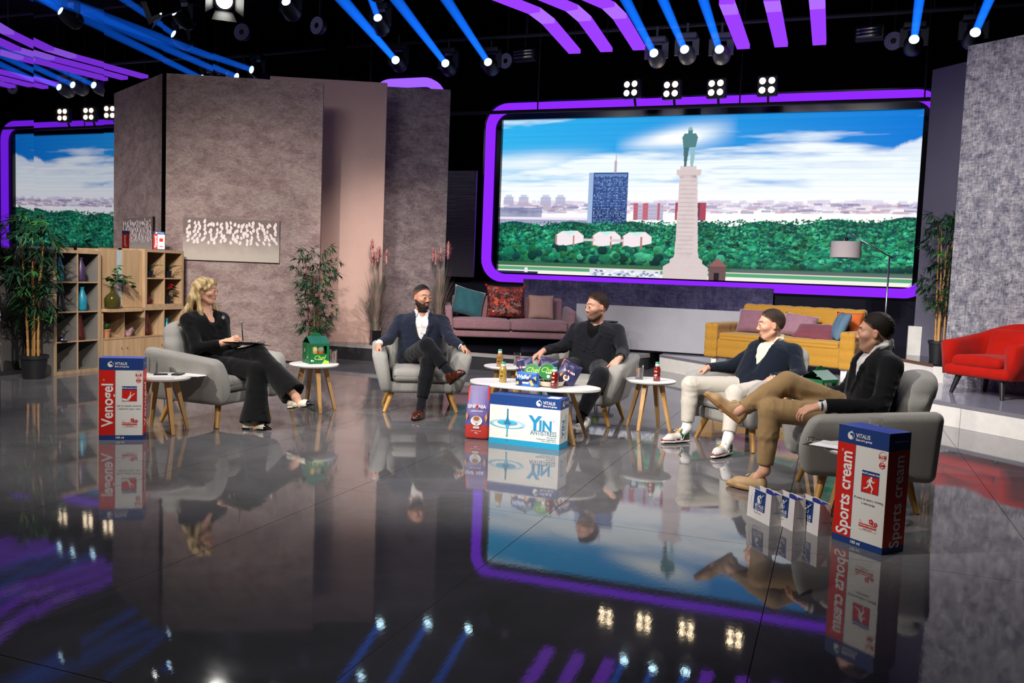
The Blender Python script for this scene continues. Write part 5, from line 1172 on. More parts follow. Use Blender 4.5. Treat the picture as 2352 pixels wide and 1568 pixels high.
def bamboo(loc, label, canes, ztop, nspr, spread, zmin=.5, ls=1., potr=.13, poth=.24, seed=1, pot=True, light=.08, cm=M_CANE, cr=.014, prof=None):
    t = thing('potted_bamboo', label, 'potted plant', loc, 0); random.seed(seed)
    if pot:
        MB().lathe([(0, 0), (potr*.80, 0), (potr, poth), (potr*1.06, poth), (potr*1.06, poth-.035), (potr*1.07, poth-.035), (potr*1.07, poth+.004), (potr*.97, poth+.004), (potr*.95, poth-.03), (0, poth-.03)], 28, cap=False).build('pot', mat('black_plastic_pot', '#1c1d20', .5), t, True, sharp=40)
        MB().lathe([(0, poth-.025), (potr*.95, poth-.025)], 20, cap=False).build('soil', mat('dark_soil', '#2b211a', .95), t)
    for i in range(canes):
        a = i*2.4+seed; r = potr*.55*math.sqrt((i+.5)/canes); x, y = r*math.cos(a), r*math.sin(a); h = ztop*random.uniform(.72, .96); q = []; rs = []
        nn = max(5, int(h/.11))
        for k in range(nn+1):
            s_ = k/nn; q.append((x+(x*1.1)*s_*s_+.012*math.sin(3*s_+i), y+(y*1.1)*s_*s_, poth*.85+(h-poth*.85)*s_)); rs.append((cr+(.003 if k % 1 == 0 else 0))*(1-.55*s_))
            if k < nn: q.append(tuple(Vector(q[-1])+Vector((0, 0, .012)))); rs.append(cr*.86*(1-.55*s_))
        MB().tube(q, rs, 8).build('cane', cm, t, True)
    for k in range(nspr):
        s_ = random.random(); z = zmin+(ztop-zmin)*s_; rr = (prof(s_) if prof else spread*(.45+.65*math.sin(PI*min(1, s_*.9+.08))))*math.sqrt(random.random()); a = random.uniform(0, 2*PI)
        m_ = random.choice(SPRL) if random.random() < light else random.choice(SPR)
        inst('leaf_sprig', m_, t, (rr*math.cos(a), rr*math.sin(a), z), (random.uniform(-.3, .3), random.uniform(-.5, .5), a+random.uniform(-.5, .5)), [ls*random.uniform(.8, 1.25)]*3)
    return t
bamboo((-8.02, 6.98, 0), 'tall potted bamboo with many canes in front of the dark bookcase', 6, 1.74, 140, .36, .62, .95, .135, .25, 3, light=.14, prof=lambda s: .12+.15*min(1, s*1.2) if s < .9 else .20)
bamboo((-6.33, 9.74, 0), 'bushy potted bamboo before the tan panel', 4, 1.55, 190, .25, .46, .68, .12, .22, 9, light=.03, cm=wood('reddish_cane', '#8a4f2c', '#6b3a20', 10, .5), cr=.010, prof=lambda s: .26-.16*abs(s-.15) if s < .35 else (.20+.10*(1-abs(s-.8)*3) if s > .5 else .20))
bamboo((1.21, 12.0, .45), 'tall potted bamboo on the upper step beside the grey wall', 5, 1.80, 190, .24, .62, .75, .115, .235, 14, light=.10, prof=lambda s: .13+.15*abs(math.sin(s*7)))

# ------------------------------------------------------------------ pink pampas grasses
def grass(loc, label, seed, h=1.15):
    t = thing('potted_grass', label, 'potted plant', loc, 0); random.seed(seed)
    MB().lathe([(0, 0), (.085, 0), (.095, .20), (.088, .20), (.086, .18), (0, .18)], 4, cap=False).build('pot', M_BLKG, t)
    mb = MB()
    for k in range(320):
        a = random.uniform(0, 2*PI); r0 = .05*random.random(); l = random.uniform(.35, h*.98); sp = random.uniform(.03, .40)*(1.4-l/h*.9); c_, s_ = math.cos(a), math.sin(a); w_ = .0042
        q = [Vector((c_*(r0+sp*u*u), s_*(r0+sp*u*u), .17+l*u-.10*sp*u**3)) for u in (0, .35, .7, 1)]; sd = Vector((-s_, c_, 0))*w_
        mb.add([q[0]+sd, q[0]-sd, q[1]+sd, q[1]-sd, q[2]+sd*.7, q[2]-sd*.7, q[3]], [(0, 1, 3, 2), (2, 3, 5, 4), (4, 5, 6)])
    o = mb.build('blades', mat('grey_green_grass', '#66785c', .7, noise=(5, .4), col2='#8a6d6c'), t); o['kind'] = 'stuff'
    M_PL = mat('coral_plume', '#c4605f', .95, noise=(12, .25), col2='#e0b4b0')
    for k in range(6):
        a = k*1.3+seed; r = .05+.12*random.random(); z = h+.10+.22*random.random(); x, y = r*math.cos(a), r*math.sin(a)
        MB().tube([(x*.2, y*.2, .2), (x*.6, y*.6, z*.6), (x, y, z)], [.003, .0025, .002], 5).build('stalk', M_LEAFP, t)
        p = MB(); base = Vector((x, y, z-.04))
        for i in range(170):
            s0 = random.random(); a2_ = random.uniform(0, 6.28); rr = random.uniform(.5, 1.3)*.066*math.sin(PI*min(1, s0*.8+.15)); d_ = Vector((math.cos(a2_)*rr, math.sin(a2_)*rr, .03)); o_ = base+Vector((0, 0, .18*s0)); sd = Vector((-math.sin(a2_), math.cos(a2_), 0))*.005
            p.add([o_+sd, o_-sd, o_+d_+Vector((0, 0, .01))], [(0, 1, 2)])
        p.tube([base, base+Vector((0, 0, .05)), base+Vector((0, 0, .13)), base+Vector((0, 0, .21))], [.006, .014, .012, .003], 8).build('plume', M_PL, t)
    return t
grass((-6.20, 11.12, .23), 'pink plumed grass in a black pot beside the tan panel', 4, 1.05)
grass((-5.58, 11.92, .23), 'pink plumed grass in a black pot left of the pink sofa', 7, 1.10)
# ------------------------------------------------------------------ people: signed-distance bodies meshed with surface nets
def V3(*a): return np.array(a, float)
def unit(v): return v/(np.linalg.norm(v)+1e-12)
class SDF:
    def __init__(s): s.ops = []
    def cone(s, a, b, ra, rb=None, k=.02, sub=False): s.ops.append(('c', np.asarray(a, float), np.asarray(b, float), ra, ra if rb is None else rb, k, sub)); return s
    def chain(s, pts, rs, k=.015):
        for i in range(len(pts)-1): s.cone(pts[i], pts[i+1], rs[i], rs[i+1], k)
        return s
    def ell(s, c, r, R=np.eye(3), k=.02, sub=False): s.ops.append(('e', np.asarray(c, float), np.asarray(r, float), np.asarray(R, float), k, sub)); return s
    def box(s, c, h, R=np.eye(3), rad=.0, k=.01, sub=False): s.ops.append(('b', np.asarray(c, float), np.asarray(h, float), np.asarray(R, float), rad, k, sub)); return s
    def plane(s, p, n, k=.008): s.ops.append(('p', np.asarray(p, float), unit(np.asarray(n, float)), k)); return s   # keep the side n points to
    def bounds(s):
        lo = np.full(3, 1e9); hi = -lo
        for o in s.ops:
            if o[0] == 'c' and not o[6]:
                r = max(o[3], o[4]); lo = np.minimum(lo, np.minimum(o[1], o[2])-r); hi = np.maximum(hi, np.maximum(o[1], o[2])+r)
            elif o[0] in 'eb' and not o[-1]:
                r = np.abs(o[3]) @ o[2]+(o[4] if o[0] == 'b' else 0); lo = np.minimum(lo, o[1]-r); hi = np.maximum(hi, o[1]+r)
        return lo-.03, hi+.03
    def mesh(s, h):
        lo, hi = s.bounds(); n = np.ceil((hi-lo)/h).astype(int)+1; D = np.full(n, .05, np.float32)
        ax = [lo[i]+h*np.arange(n[i]) for i in range(3)]
        for o in s.ops:
            if o[0] == 'p':
                d = -((ax[0][:, None, None]-o[1][0])*o[2][0]+(ax[1][None, :, None]-o[1][1])*o[2][1]+(ax[2][None, None, :]-o[1][2])*o[2][2])
                k = o[3]; t = np.clip(.5+.5*(d-D)/k, 0, 1); D = (D*(1-t)+d*t+k*t*(1-t)).astype(np.float32); continue
            if o[0] == 'c': r = max(o[3], o[4]); blo, bhi, k, sub = np.minimum(o[1], o[2])-r, np.maximum(o[1], o[2])+r, o[5], o[6]
            else:
                r = np.abs(o[3]) @ o[2]+(o[4] if o[0] == 'b' else 0); blo, bhi, k, sub = o[1]-r, o[1]+r, o[-2], o[-1]
            pad = .045+k; i0 = np.maximum(0, np.floor((blo-pad-lo)/h).astype(int)); i1 = np.minimum(n, np.ceil((bhi+pad-lo)/h).astype(int)+1)
            if np.any(i1 <= i0): continue
            sl = tuple(slice(a, b) for a, b in zip(i0, i1))
            X, Y, Z = np.meshgrid(*[ax[i][sl[i]].astype(np.float32) for i in range(3)], indexing='ij', sparse=True)
            if o[0] == 'c':
                a, b = o[1], o[2]; ab = b-a; l2 = ab@ab+1e-12; px, py, pz = X-a[0], Y-a[1], Z-a[2]
                t = np.clip((px*ab[0]+py*ab[1]+pz*ab[2])/l2, 0, 1)
                d = np.sqrt((px-t*ab[0])**2+(py-t*ab[1])**2+(pz-t*ab[2])**2)-(o[3]+(o[4]-o[3])*t)
            else:
                R = o[3]; px, py, pz = X-o[1][0], Y-o[1][1], Z-o[1][2]; q = [px*R[0, i]+py*R[1, i]+pz*R[2, i] for i in range(3)]
                if o[0] == 'e':
                    k0 = np.sqrt((q[0]/o[2][0])**2+(q[1]/o[2][1])**2+(q[2]/o[2][2])**2); k1 = np.sqrt((q[0]/o[2][0]**2)**2+(q[1]/o[2][1]**2)**2+(q[2]/o[2][2]**2)**2)+1e-6; d = k0*(k0-1)/k1
                else:
                    e = [np.abs(q[i])-o[2][i] for i in range(3)]; d = np.sqrt(np.maximum(e[0], 0)**2+np.maximum(e[1], 0)**2+np.maximum(e[2], 0)**2)+np.minimum(np.maximum(np.maximum(e[0], e[1]), e[2]), 0)-o[4]
            G = D[sl]
            if sub: d = -d; t = np.clip(.5+.5*(d-G)/k, 0, 1); D[sl] = G*(1-t)+d*t+k*t*(1-t)
            else: t = np.clip(.5+.5*(G-d)/k, 0, 1); D[sl] = G*(1-t)+d*t-k*t*(1-t)
        return surface_nets(D, lo, h)
def surface_nets(D, lo, h):
    S = D < 0; c = np.zeros(np.array(D.shape)-1, np.int8)
    for i in (0, 1):
        for j in (0, 1):
            for k in (0, 1): c += S[i:D.shape[0]-1+i, j:D.shape[1]-1+j, k:D.shape[2]-1+k]
    act = (c > 0) & (c < 8); idx = np.argwhere(act); ids = np.full(act.shape, -1, np.int32); ids[tuple(idx.T)] = np.arange(len(idx))
    P = np.zeros((len(idx), 3)); cnt = np.zeros(len(idx)); cor = [(i, j, k) for i in (0, 1) for j in (0, 1) for k in (0, 1)]
    val = {q: D[idx[:, 0]+q[0], idx[:, 1]+q[1], idx[:, 2]+q[2]] for q in cor}
    for a in cor:
        for d in range(3):
            if a[d] == 0:
                b = tuple(1 if i == d else a[i] for i in range(3)); va, vb = val[a], val[b]; m = (va < 0) != (vb < 0); t = va[m]/(va[m]-vb[m]); p = np.repeat(np.array(a, float)[None], m.sum(), 0); p[:, d] = t; P[m] += p; cnt[m] += 1
    V = lo+h*(idx+P/cnt[:, None]); Q = []
    for d in range(3):
        u, v = (d+1) % 3, (d+2) % 3; s0 = [slice(None)]*3; s1 = [slice(None)]*3; s0[d] = slice(0, -1); s1[d] = slice(1, None)
        A, B = S[tuple(s0)], S[tuple(s1)]
        for sign, m in ((1, A & ~B), (0, B & ~A)):
            e = np.argwhere(m); e = e[(e[:, u] > 0) & (e[:, v] > 0) & (e[:, u] < D.shape[u]-1) & (e[:, v] < D.shape[v]-1)]
            if not len(e): continue
            def at(du, dv): q = e.copy(); q[:, u] += du; q[:, v] += dv; return ids[q[:, 0], q[:, 1], q[:, 2]]
            f = np.stack([at(-1, -1), at(0, -1), at(0, 0), at(-1, 0)], 1); Q.append(f if sign else f[:, ::-1])
    return V, np.concatenate(Q)
def vnormals(V, Q):
    N = np.zeros_like(V); n = np.cross(V[Q[:, 2]]-V[Q[:, 0]], V[Q[:, 3]]-V[Q[:, 1]])
    for i in range(4): np.add.at(N, Q[:, i], n)
    return N/(np.linalg.norm(N, axis=1)[:, None]+1e-12)
def relax(V, Q, it=1, f=.5):
    for _ in range(it):
        A = np.zeros_like(V); c = np.zeros(len(V))
        for i in range(4):
            for j in (1, 3): np.add.at(A, Q[:, i], V[Q[:, (i+j) % 4]]); np.add.at(c, Q[:, i], 1)
        V = V*(1-f)+f*A/np.maximum(c, 1)[:, None]
    return V
def wrinkle(V, Q, amp, wl=.06, seed=1, dirs=None):
    N = vnormals(V, Q); r = np.random.RandomState(seed); out = np.zeros(len(V))
    for i in range(5):
        d1 = unit(r.randn(3)); d2 = unit(r.randn(3)); w1 = 2*PI/(wl*r.uniform(.7, 1.6)); w2 = 2*PI/(wl*r.uniform(2, 4))
        ph = np.sin(V@d2*w2+r.rand()*6)*2.0; s = np.sin(V@d1*w1+ph+r.rand()*6); out += (1-np.abs(s))**2*2-1 if i % 2 else s*.6
    mask = .45+.55*np.sin(V@unit(r.randn(3))*2*PI/.23+1)
    return V+N*(amp*out/2.2*mask)[:, None]
def finish(name, V, Q, m, base, parent, cols=None):
    me = fast_mesh(name, V-base, Q, m)
    if cols is not None: colattr(me, cols)
    return inst(name, me, parent)
# materials of people
def skinmat():
    m = mat('skin', '#d9a88c', .45, attr='Col', noise=(60, .06), spec=.35); b = m.node_tree.nodes['Principled BSDF']; b.inputs['Subsurface Weight'].default_value = .08; b.inputs['Subsurface Radius'].default_value = (.012, .005, .003); return m
M_SKIN = skinmat()
M_HAIR = mat('hair', '#2a1e18', .68, attr='Col', noise=(130, .35), bump=(160, .6, .003), spec=.25, stretch=(1, 1, .25))
M_SHOE = mat('shoe_leather', '#444444', .5, attr='Col', noise=(40, .08), spec=.4)
M_SHOEG = mat('shoe_gloss_leather', '#444444', .18, attr='Col', spec=.6)
M_EYE = mat('eye', '#ffffff', .15, attr='Col')
def cloth(name, col, rough=.85, nz=(200, .18), sheen=.12): return mat(name, col, rough, spec=.12, noise=nz, bump=(500, .25, .001), sheen=sheen)

def basis(f, up):
    f = unit(f); l = unit(np.cross(up, f)); u = np.cross(f, l); return np.stack([f, l, u], 1)   # columns fwd, left, up
def add_hand(S, wr, d, n, side, curl=(.35, .45, .35), spread=.12, thumb=(.5, .35), sc=1., pinch=None):
    """palm and five fingers; d points to the fingertips, n out of the back of the hand; side=+1 left hand, -1 right"""
    d = unit(d); n = unit(n-d*(n@d)); a = np.cross(d, n)*side       # a points to the thumb side
    P = lambda x, y, z: wr+sc*(d*x+a*y+n*z)
    S.cone(wr-d*.02*sc, P(.02, 0, 0), .026*sc, .024*sc, .012)
    for i, (y, L) in enumerate(((.030, .086), (.010, .090), (-.010, .086), (-.028, .078))):
        S.cone(P(.012, y*.45, 0), P(L-.006, y, .001), .0145*sc, .0110*sc, .012)
        ang = (i-1.2)*-spread*.6; p = P(L-.004, y, 0); lens = ((.040, .026, .020), (.044, .029, .021), (.040, .027, .020), (.032, .021, .018))[i]; b = 0.
        cu = curl if not isinstance(curl[0], tuple) else curl[i]
        for j, l in enumerate(lens):
            b += cu[j]; v = (d*math.cos(b)-n*math.sin(b))*math.cos(ang)+a*math.sin(ang); q = p+v*l*sc
            S.cone(p, q, (.0092, .0085, .0078)[j]*sc, (.0086, .0078, .0066)[j]*sc, .004); p = q
    p = P(.018, .022, -.004); S.cone(P(.004, .01, -.002), p, .016*sc, .0145*sc, .012)
    v = unit(d*math.cos(thumb[0])+a*math.sin(thumb[0])-n*.35); q = p+v*.040*sc; S.cone(p, q, .0135*sc, .0105*sc, .008)
    v2 = unit(d*math.cos(thumb[0]-thumb[1])+a*math.sin(thumb[0]-thumb[1])-n*.45); r = q+v2*.030*sc; S.cone(q, r, .0102*sc, .0078*sc, .004)
def add_head(S, c, R, sc=1., jaw=1., nose=1.):
    T = lambda x, y, z: c+R@(np.array([x, y, z])*sc)
    S.ell(T(-.012, 0, .026), np.array([.098, .076, .092])*sc, R, .01)
    S.ell(T(.024, 0, -.040), np.array([.064*jaw, .058*jaw, .076])*sc, R, .03)
    S.ell(T(.060, 0, -.094), np.array([.030, .028*jaw, .021])*sc, R, .022)
    for s in (-1, 1):
        S.cone(T(-.005, s*.055, -.055), T(.05, s*.028, -.096), .020*sc, .016*sc, .02)
        S.ell(T(.054, s*.041, -.020), np.array([.030, .026, .022])*sc, R, .025)
        S.cone(T(.081, s*.012, .027), T(.066, s*.044, .026), .011*sc, .009*sc, .022)
        S.ell(T(.103, s*.031, .003), np.array([.015, .017, .009])*sc, R, .008, True)
        S.ell(T(.0805, s*.031, .001), np.array([.0135, .017, .0135])*sc, R, .004); S.cone(T(.0885, s*.021, .0098), T(.085, s*.041, .0085), .0048*sc, .0040*sc, .007); S.cone(T(.0875, s*.022, -.0100), T(.085, s*.040, -.0092), .0036*sc, .0032*sc, .007)
        S.ell(T(-.008, s*.0755, -.008), np.array([.0165, .008, .027])*sc, basis(R[:, 0]*1+R[:, 1]*s*-.35, R[:, 2]), .006)
        S.ell(T(-.003, s*.083, -.005), np.array([.008, .006, .014])*sc, R, .004, True)
        S.ell(T(.095, s*.0115, -.0345), np.array([.009, .0075, .0068])*sc, R, .007)
    S.cone(T(.087, 0, .014), T(.104*nose, 0, -.025), .0065*sc, .0080*sc, .012); S.ell(T(.104*nose, 0, -.029), np.array([.0095, .0095, .0075])*sc, R, .008)
    S.cone(T(.077, -.013, -.060), T(.077, .013, -.060), .0105*sc, None, .014); S.chain([T(.080, -.019, -.0625), T(.0855, -.006, -.0580), T(.0855, .006, -.0580), T(.080, .019, -.0625)], [.0028, .0044, .0044, .0028], .004); S.chain([T(.080, -.017, -.0655), T(.0845, 0, -.0702), T(.080, .017, -.0655)], [.0028, .0054, .0028], .004)
    S.cone(T(.0925, -.012, -.0640), T(.0925, .012, -.0640), .0016*sc, None, .003, True)
def face_cols(V, c, R, sc, skin, lip, brow, stub=None, stubf=None, hairl=None):
    q = ((V-c)@R)/sc; x, y, z = q.T; col = np.repeat(np.array(skin)[None], len(V), 0); near = (np.abs(x) < .14) & (np.abs(y) < .11) & (np.abs(z) < .15)
    def mix(m, cc, a): m = (np.clip(m, 0, 1)*a)[:, None]; col[:] = col*(1-m)+np.array(cc)*m
    sm = lambda v, a, b: np.clip((v-a)/(b-a), 0, 1)
    ck = np.exp(-(((x-.07)/.03)**2+((np.abs(y)-.042)/.02)**2+((z+.028)/.018)**2)); mix(ck*near, np.array(skin)*np.array([1.02, .80, .75]), .45)
    mix(near*np.exp(-(((x-.11)/.015)**2+(y/.016)**2+((z+.03)/.014)**2)), np.array(skin)*np.array([1.0, .82, .78]), .4)
    mix(near*(np.abs(y) > .068)*(np.abs(x+.005) < .03)*(np.abs(z) < .045), np.array(skin)*np.array([1.02, .80, .76]), .5)
    if stub is not None: mix(near*stubf(x, y, z, sm), stub, 1.)
    mix(near*(x > .078)*np.exp(-((np.abs(y)/.018)**6+((z+.064)/.0098)**4)), lip, .75)
    bz = .0285-.10*np.maximum(0, np.abs(y)-.035)+.06*np.minimum(np.abs(y), .03)
    mix(near*(x > .05)*np.exp(-(((z-bz)/.0055)**4))*sm(np.abs(y), .010, .014)*(1-sm(np.abs(y), .050, .056)), brow, .85)
    return col
def add_eyes(c, R, sc, base, parent, iris=(.10, .06, .03), gaze=(1, 0, 0)):
    for s in (-1, 1):
        ctr = c+R@(np.array([.0822, s*.031, .0008])*sc); mb = MB().ell((0, 0, 0), (.0128*sc,)*3, 18, 12); V = np.array(mb.v); g = unit(R@np.array(gaze, float)); dd = (V/np.linalg.norm(V, axis=1)[:, None])@g
        me = mb.mesh('eyeball', M_EYE, True); colattr(me, np.where(dd[:, None] > .74, np.array(iris), np.array([.26, .235, .22]))); inst('eyeball', me, parent, tuple(ctr-base))
        # lids
        T = lambda x, y, z: c+R@(np.array([x, y, z])*sc)-base
def lash(c, R, sc, base, parent, col, w=.0022):
    for s in (-1, 1):
        pts = [tuple(c+R@(np.array([.0935-.26*abs(t)**2*.05-.004*abs(t), s*(.031+.0155*t), .0085-.0055*t*t])*sc)-base) for t in (-1, -.5, 0, .5, 1)]
        MB().tube(pts, [w*.5, w, w*1.1, w, w*.5], 6).build('eyelid', col, parent, True)
def add_shoe(parent, base, heel, toe, up, kind):
    """shoe from heel centre to toe tip on the sole plane"""
    d = toe-heel; L = np.linalg.norm(d); f = unit(d); u = unit(up-f*(up@f)); l = np.cross(u, f); R = np.stack([f, l, u], 1); T = lambda x, y, z: heel+f*x*L+l*y+u*z
    S = SDF(); w = .037 if kind != 'pump' else .031
    if kind == 'pump':
        S.cone(T(.10, 0, .040), T(.30, 0, .036), .031, .028, .02).cone(T(.30, 0, .030), T(.64, 0, .027), .027, .031, .02).cone(T(.64, 0, .024), T(.95, 0, .014), .029, .009, .02).box(T(.12, 0, .005), (.022, .018, .006), R, .004, .006)
        S.ell(T(.30, 0, .082), (L*.28, .024, .040), R, .006, True)
    else:
        S.cone(T(.12, 0, .050), T(.34, 0, .055), .033, .034, .02).cone(T(.34, 0, .048), T(.70, 0, .036), .034, w, .03).cone(T(.70, .0, .032), T(.90, 0, .024), w*.95, .021, .02)
        S.cone(T(.14, 0, .075), T(.28, 0, .088), .031, .033, .02)
        for yy in (-.012, .012): S.cone(T(.09, yy*.8, .012), T(.62, yy*1.6, .012), .020, .021, .01).cone(T(.62, yy*1.6, .012), T(.93, yy*.7, .013), .021, .015, .01)
        S.plane(T(0, 0, .001), u, .003)
    V, Q = S.mesh(.0045); q = (V-heel)@R; x, y, z = q[:, 0]/L, q[:, 1], q[:, 2]; C = lambda h: np.array(srgb(h))
    sole = z < .019
    if kind == 'pump': col = np.where((x > .74)[:, None], C('#0c0b0d'), C('#ddd3bd')); rim = (z > .040+.0*x) & (x > .02) & (x < .74) & (np.abs(y) > .008); col[(z < .006)] = C('#0c0b0d'); m = M_SHOEG
    elif kind == 'loafer': col = np.repeat(C('#4a1f12')[None], len(V), 0); col[sole] = C('#140c09'); col[(x > .45) & (x < .52) & (z > .05)] = C('#2c120a'); m = M_SHOEG
    elif kind == 'suede': col = np.repeat(C('#a88a64')[None], len(V), 0); col[sole] = C('#9a6a3c'); col[(z < .021) & (z > .017)] = C('#7a5732'); col[(np.abs(y) < .014) & (x > .36) & (x < .66) & (z > .045)] = C('#b99c78'); m = M_SHOE
    elif kind == 'white': col = np.repeat(C('#e8e5de')[None], len(V), 0); col[sole] = C('#f1efea'); m = M_SHOE
    else:
        col = np.repeat(C('#cfcac8')[None], len(V), 0); col[(z < .029) & (x > .60)] = C('#7d3326'); col[(x > .95)] = C('#7d3326'); col[(z < .036) & (x < .55) & (x > .08)] = C('#6d3024'); col[(x > .10) & (x < .42) & (z > .038) & (np.abs(y) > .018)] = C('#1f5a3c'); col[(x < .10) & (z > .03)] = C('#e8e4e0')
        col[(np.abs(y) < .018) & (x > .30) & (x < .72) & (z > .045)] = C('#e0b782'); col[sole] = C('#eeeae2'); col[z < .006] = C('#1a1a1c'); m = M_SHOE
    o = finish('shoe', V, Q, m, base, parent, col)
    if kind in ('suede', 'white', 'sneaker'):
        lc = mat('lace_'+kind, {'suede': '#cdb592', 'white': '#f2f0ec', 'sneaker': '#e3bd86'}[kind], .7)
        for i in range(4):
            xx = .42+.075*i; zz = .090-.058*(xx-.30)/.42; a = T(xx, -.020, zz-.012)-base; b = T(xx+.01, 0, zz+.003)-base; c_ = T(xx, .020, zz-.012)-base
            MB().tube([tuple(a), tuple(b), tuple(c_)], .0032, 6).build('lace', lc, o, True)
        if kind != 'white':
            for s in (-1, 1): MB().tube([tuple(T(.42, 0, .094)-base), tuple(T(.40, s*.022, .108)-base), tuple(T(.46, s*.036, .092)-base), tuple(T(.44, s*.010, .090)-base)], .0028, 6).build('lace', lc, o, True)
    if kind == 'loafer': MB().tube([tuple(T(.50, -.02, .060)-base), tuple(T(.53, 0, .076)-base), tuple(T(.50, .02, .060)-base)], .005, 6).build('tassel_bar', mat('loafer_strap', '#33150c', .25), o, True)
    if kind == 'sneaker':
        for s in (-1, 1):
            for k in (0, 1): MB().tube([tuple(T(.30+.10*k, s*.0375, .060)-base), tuple(T(.36+.04*k, s*.0385, .022)-base)], .004, 5).build('side_stripe', mat('white_stripe', '#eeeeee', .5), o)
    return o
# joint positions of the five seated people (metres)
JT = {
 1: dict(head=(-4.943, 5.974, 1.077), neck=(-4.954, 5.974, 0.909), shR=(-4.988, 5.810, 0.829), shL=(-4.907, 6.138, 0.829), elR=(-4.834, 5.741, 0.610), wrR=(-4.669, 5.856, 0.656), haR=(-4.604, 5.914, 0.721), elL=(-4.885, 6.172, 0.589), wrL=(-4.636, 6.035, 0.658), haL=(-4.561, 5.993, 0.734), hip=(-4.870, 5.972, 0.453), knU=(-4.381, 5.927, 0.584), anU=(-3.980, 5.885, 0.267), heU=(-4.053, 5.887, 0.169), toU=(-3.798, 5.880, 0.214), knS=(-4.318, 5.845, 0.454), anS=(-4.267, 5.754, 0.063), heS=(-4.360, 5.713, 0.004), toS=(-4.110, 5.759, 0.004)),
 2: dict(head=(-3.733, 7.590, 1.047), neck=(-3.751, 7.627, 0.886), shR=(-3.941, 7.553, 0.815), shL=(-3.589, 7.753, 0.823), elR=(-3.944, 7.332, 0.654), wrR=(-3.934, 7.131, 0.625), haR=(-3.929, 7.053, 0.550), elL=(-3.439, 7.608, 0.678), wrL=(-3.267, 7.510, 0.608), haL=(-3.189, 7.497, 0.577), hip=(-3.730, 7.547, 0.471), knU=(-3.449, 7.131, 0.640), anU=(-3.240, 7.123, 0.434), heU=(-3.198, 7.136, 0.295), toU=(-3.022, 7.052, 0.418), knS=(-3.423, 7.123, 0.484), anS=(-3.409, 6.970, 0.116), heS=(-3.451, 7.132, 0.004), toS=(-3.382, 6.762, 0.004)),
 3: dict(head=(-2.065, 7.820, 1.043), neck=(-2.069, 7.860, 0.885), shR=(-2.271, 7.890, 0.811), shL=(-1.879, 7.890, 0.822), elR=(-2.331, 7.690, 0.661), wrR=(-2.456, 7.500, 0.625), haR=(-2.509, 7.440, 0.586), elL=(-1.769, 7.700, 0.649), wrL=(-1.743, 7.480, 0.616), haL=(-1.792, 7.420, 0.553), hip=(-2.091, 7.780, 0.485), knR=(-2.328, 7.290, 0.487), anR=(-2.226, 7.300, 0.101), heR=(-2.190, 7.247, 0.004), toR=(-2.090, 6.782, 0.004), knL=(-1.868, 7.280, 0.469), anL=(-1.972, 7.100, 0.133), heL=(-2.076, 7.398, 0.004), toL=(-1.993, 6.957, 0.004)),
 4: dict(head=(-0.497, 7.477, 0.979), neck=(-0.463, 7.515, 0.835), shR=(-0.608, 7.608, 0.743), shL=(-0.305, 7.438, 0.764), elR=(-0.811, 7.635, 0.590), wrR=(-0.987, 7.480, 0.579), haR=(-1.069, 7.409, 0.550), elL=(-0.238, 7.287, 0.591), wrL=(-0.431, 7.098, 0.574), haL=(-0.493, 7.043, 0.527), hip=(-0.583, 7.380, 0.449), knR=(-1.072, 7.127, 0.465), anR=(-1.076, 7.092, 0.120), heR=(-1.015, 7.098, 0.004), toR=(-1.249, 6.912, 0.004), knL=(-0.693, 6.882, 0.450), anL=(-0.709, 6.723, 0.125), heL=(-0.699, 6.808, 0.004), toL=(-0.792, 6.516, 0.004)),
 5: dict(head=(0.232, 5.832, 1.051), neck=(0.268, 5.839, 0.926), shL=(0.328, 5.657, 0.841), shR=(0.199, 5.999, 0.830), elL=(0.270, 5.503, 0.612), wrL=(-0.040, 5.423, 0.603), haL=(-0.140, 5.413, 0.575), elR=(0.083, 6.058, 0.615), wrR=(-0.206, 6.032, 0.589), haR=(-0.270, 6.020, 0.573), hip=(0.202, 5.826, 0.502), knU=(-0.262, 5.736, 0.687), anU=(-0.545, 5.630, 0.499), heU=(-0.524, 5.635, 0.406), toU=(-0.766, 5.588, 0.593), knS=(-0.345, 5.618, 0.524), anS=(-0.358, 5.595, 0.148), heS=(-0.316, 5.882, 0.004), toS=(-0.597, 5.711, 0.004)),
}

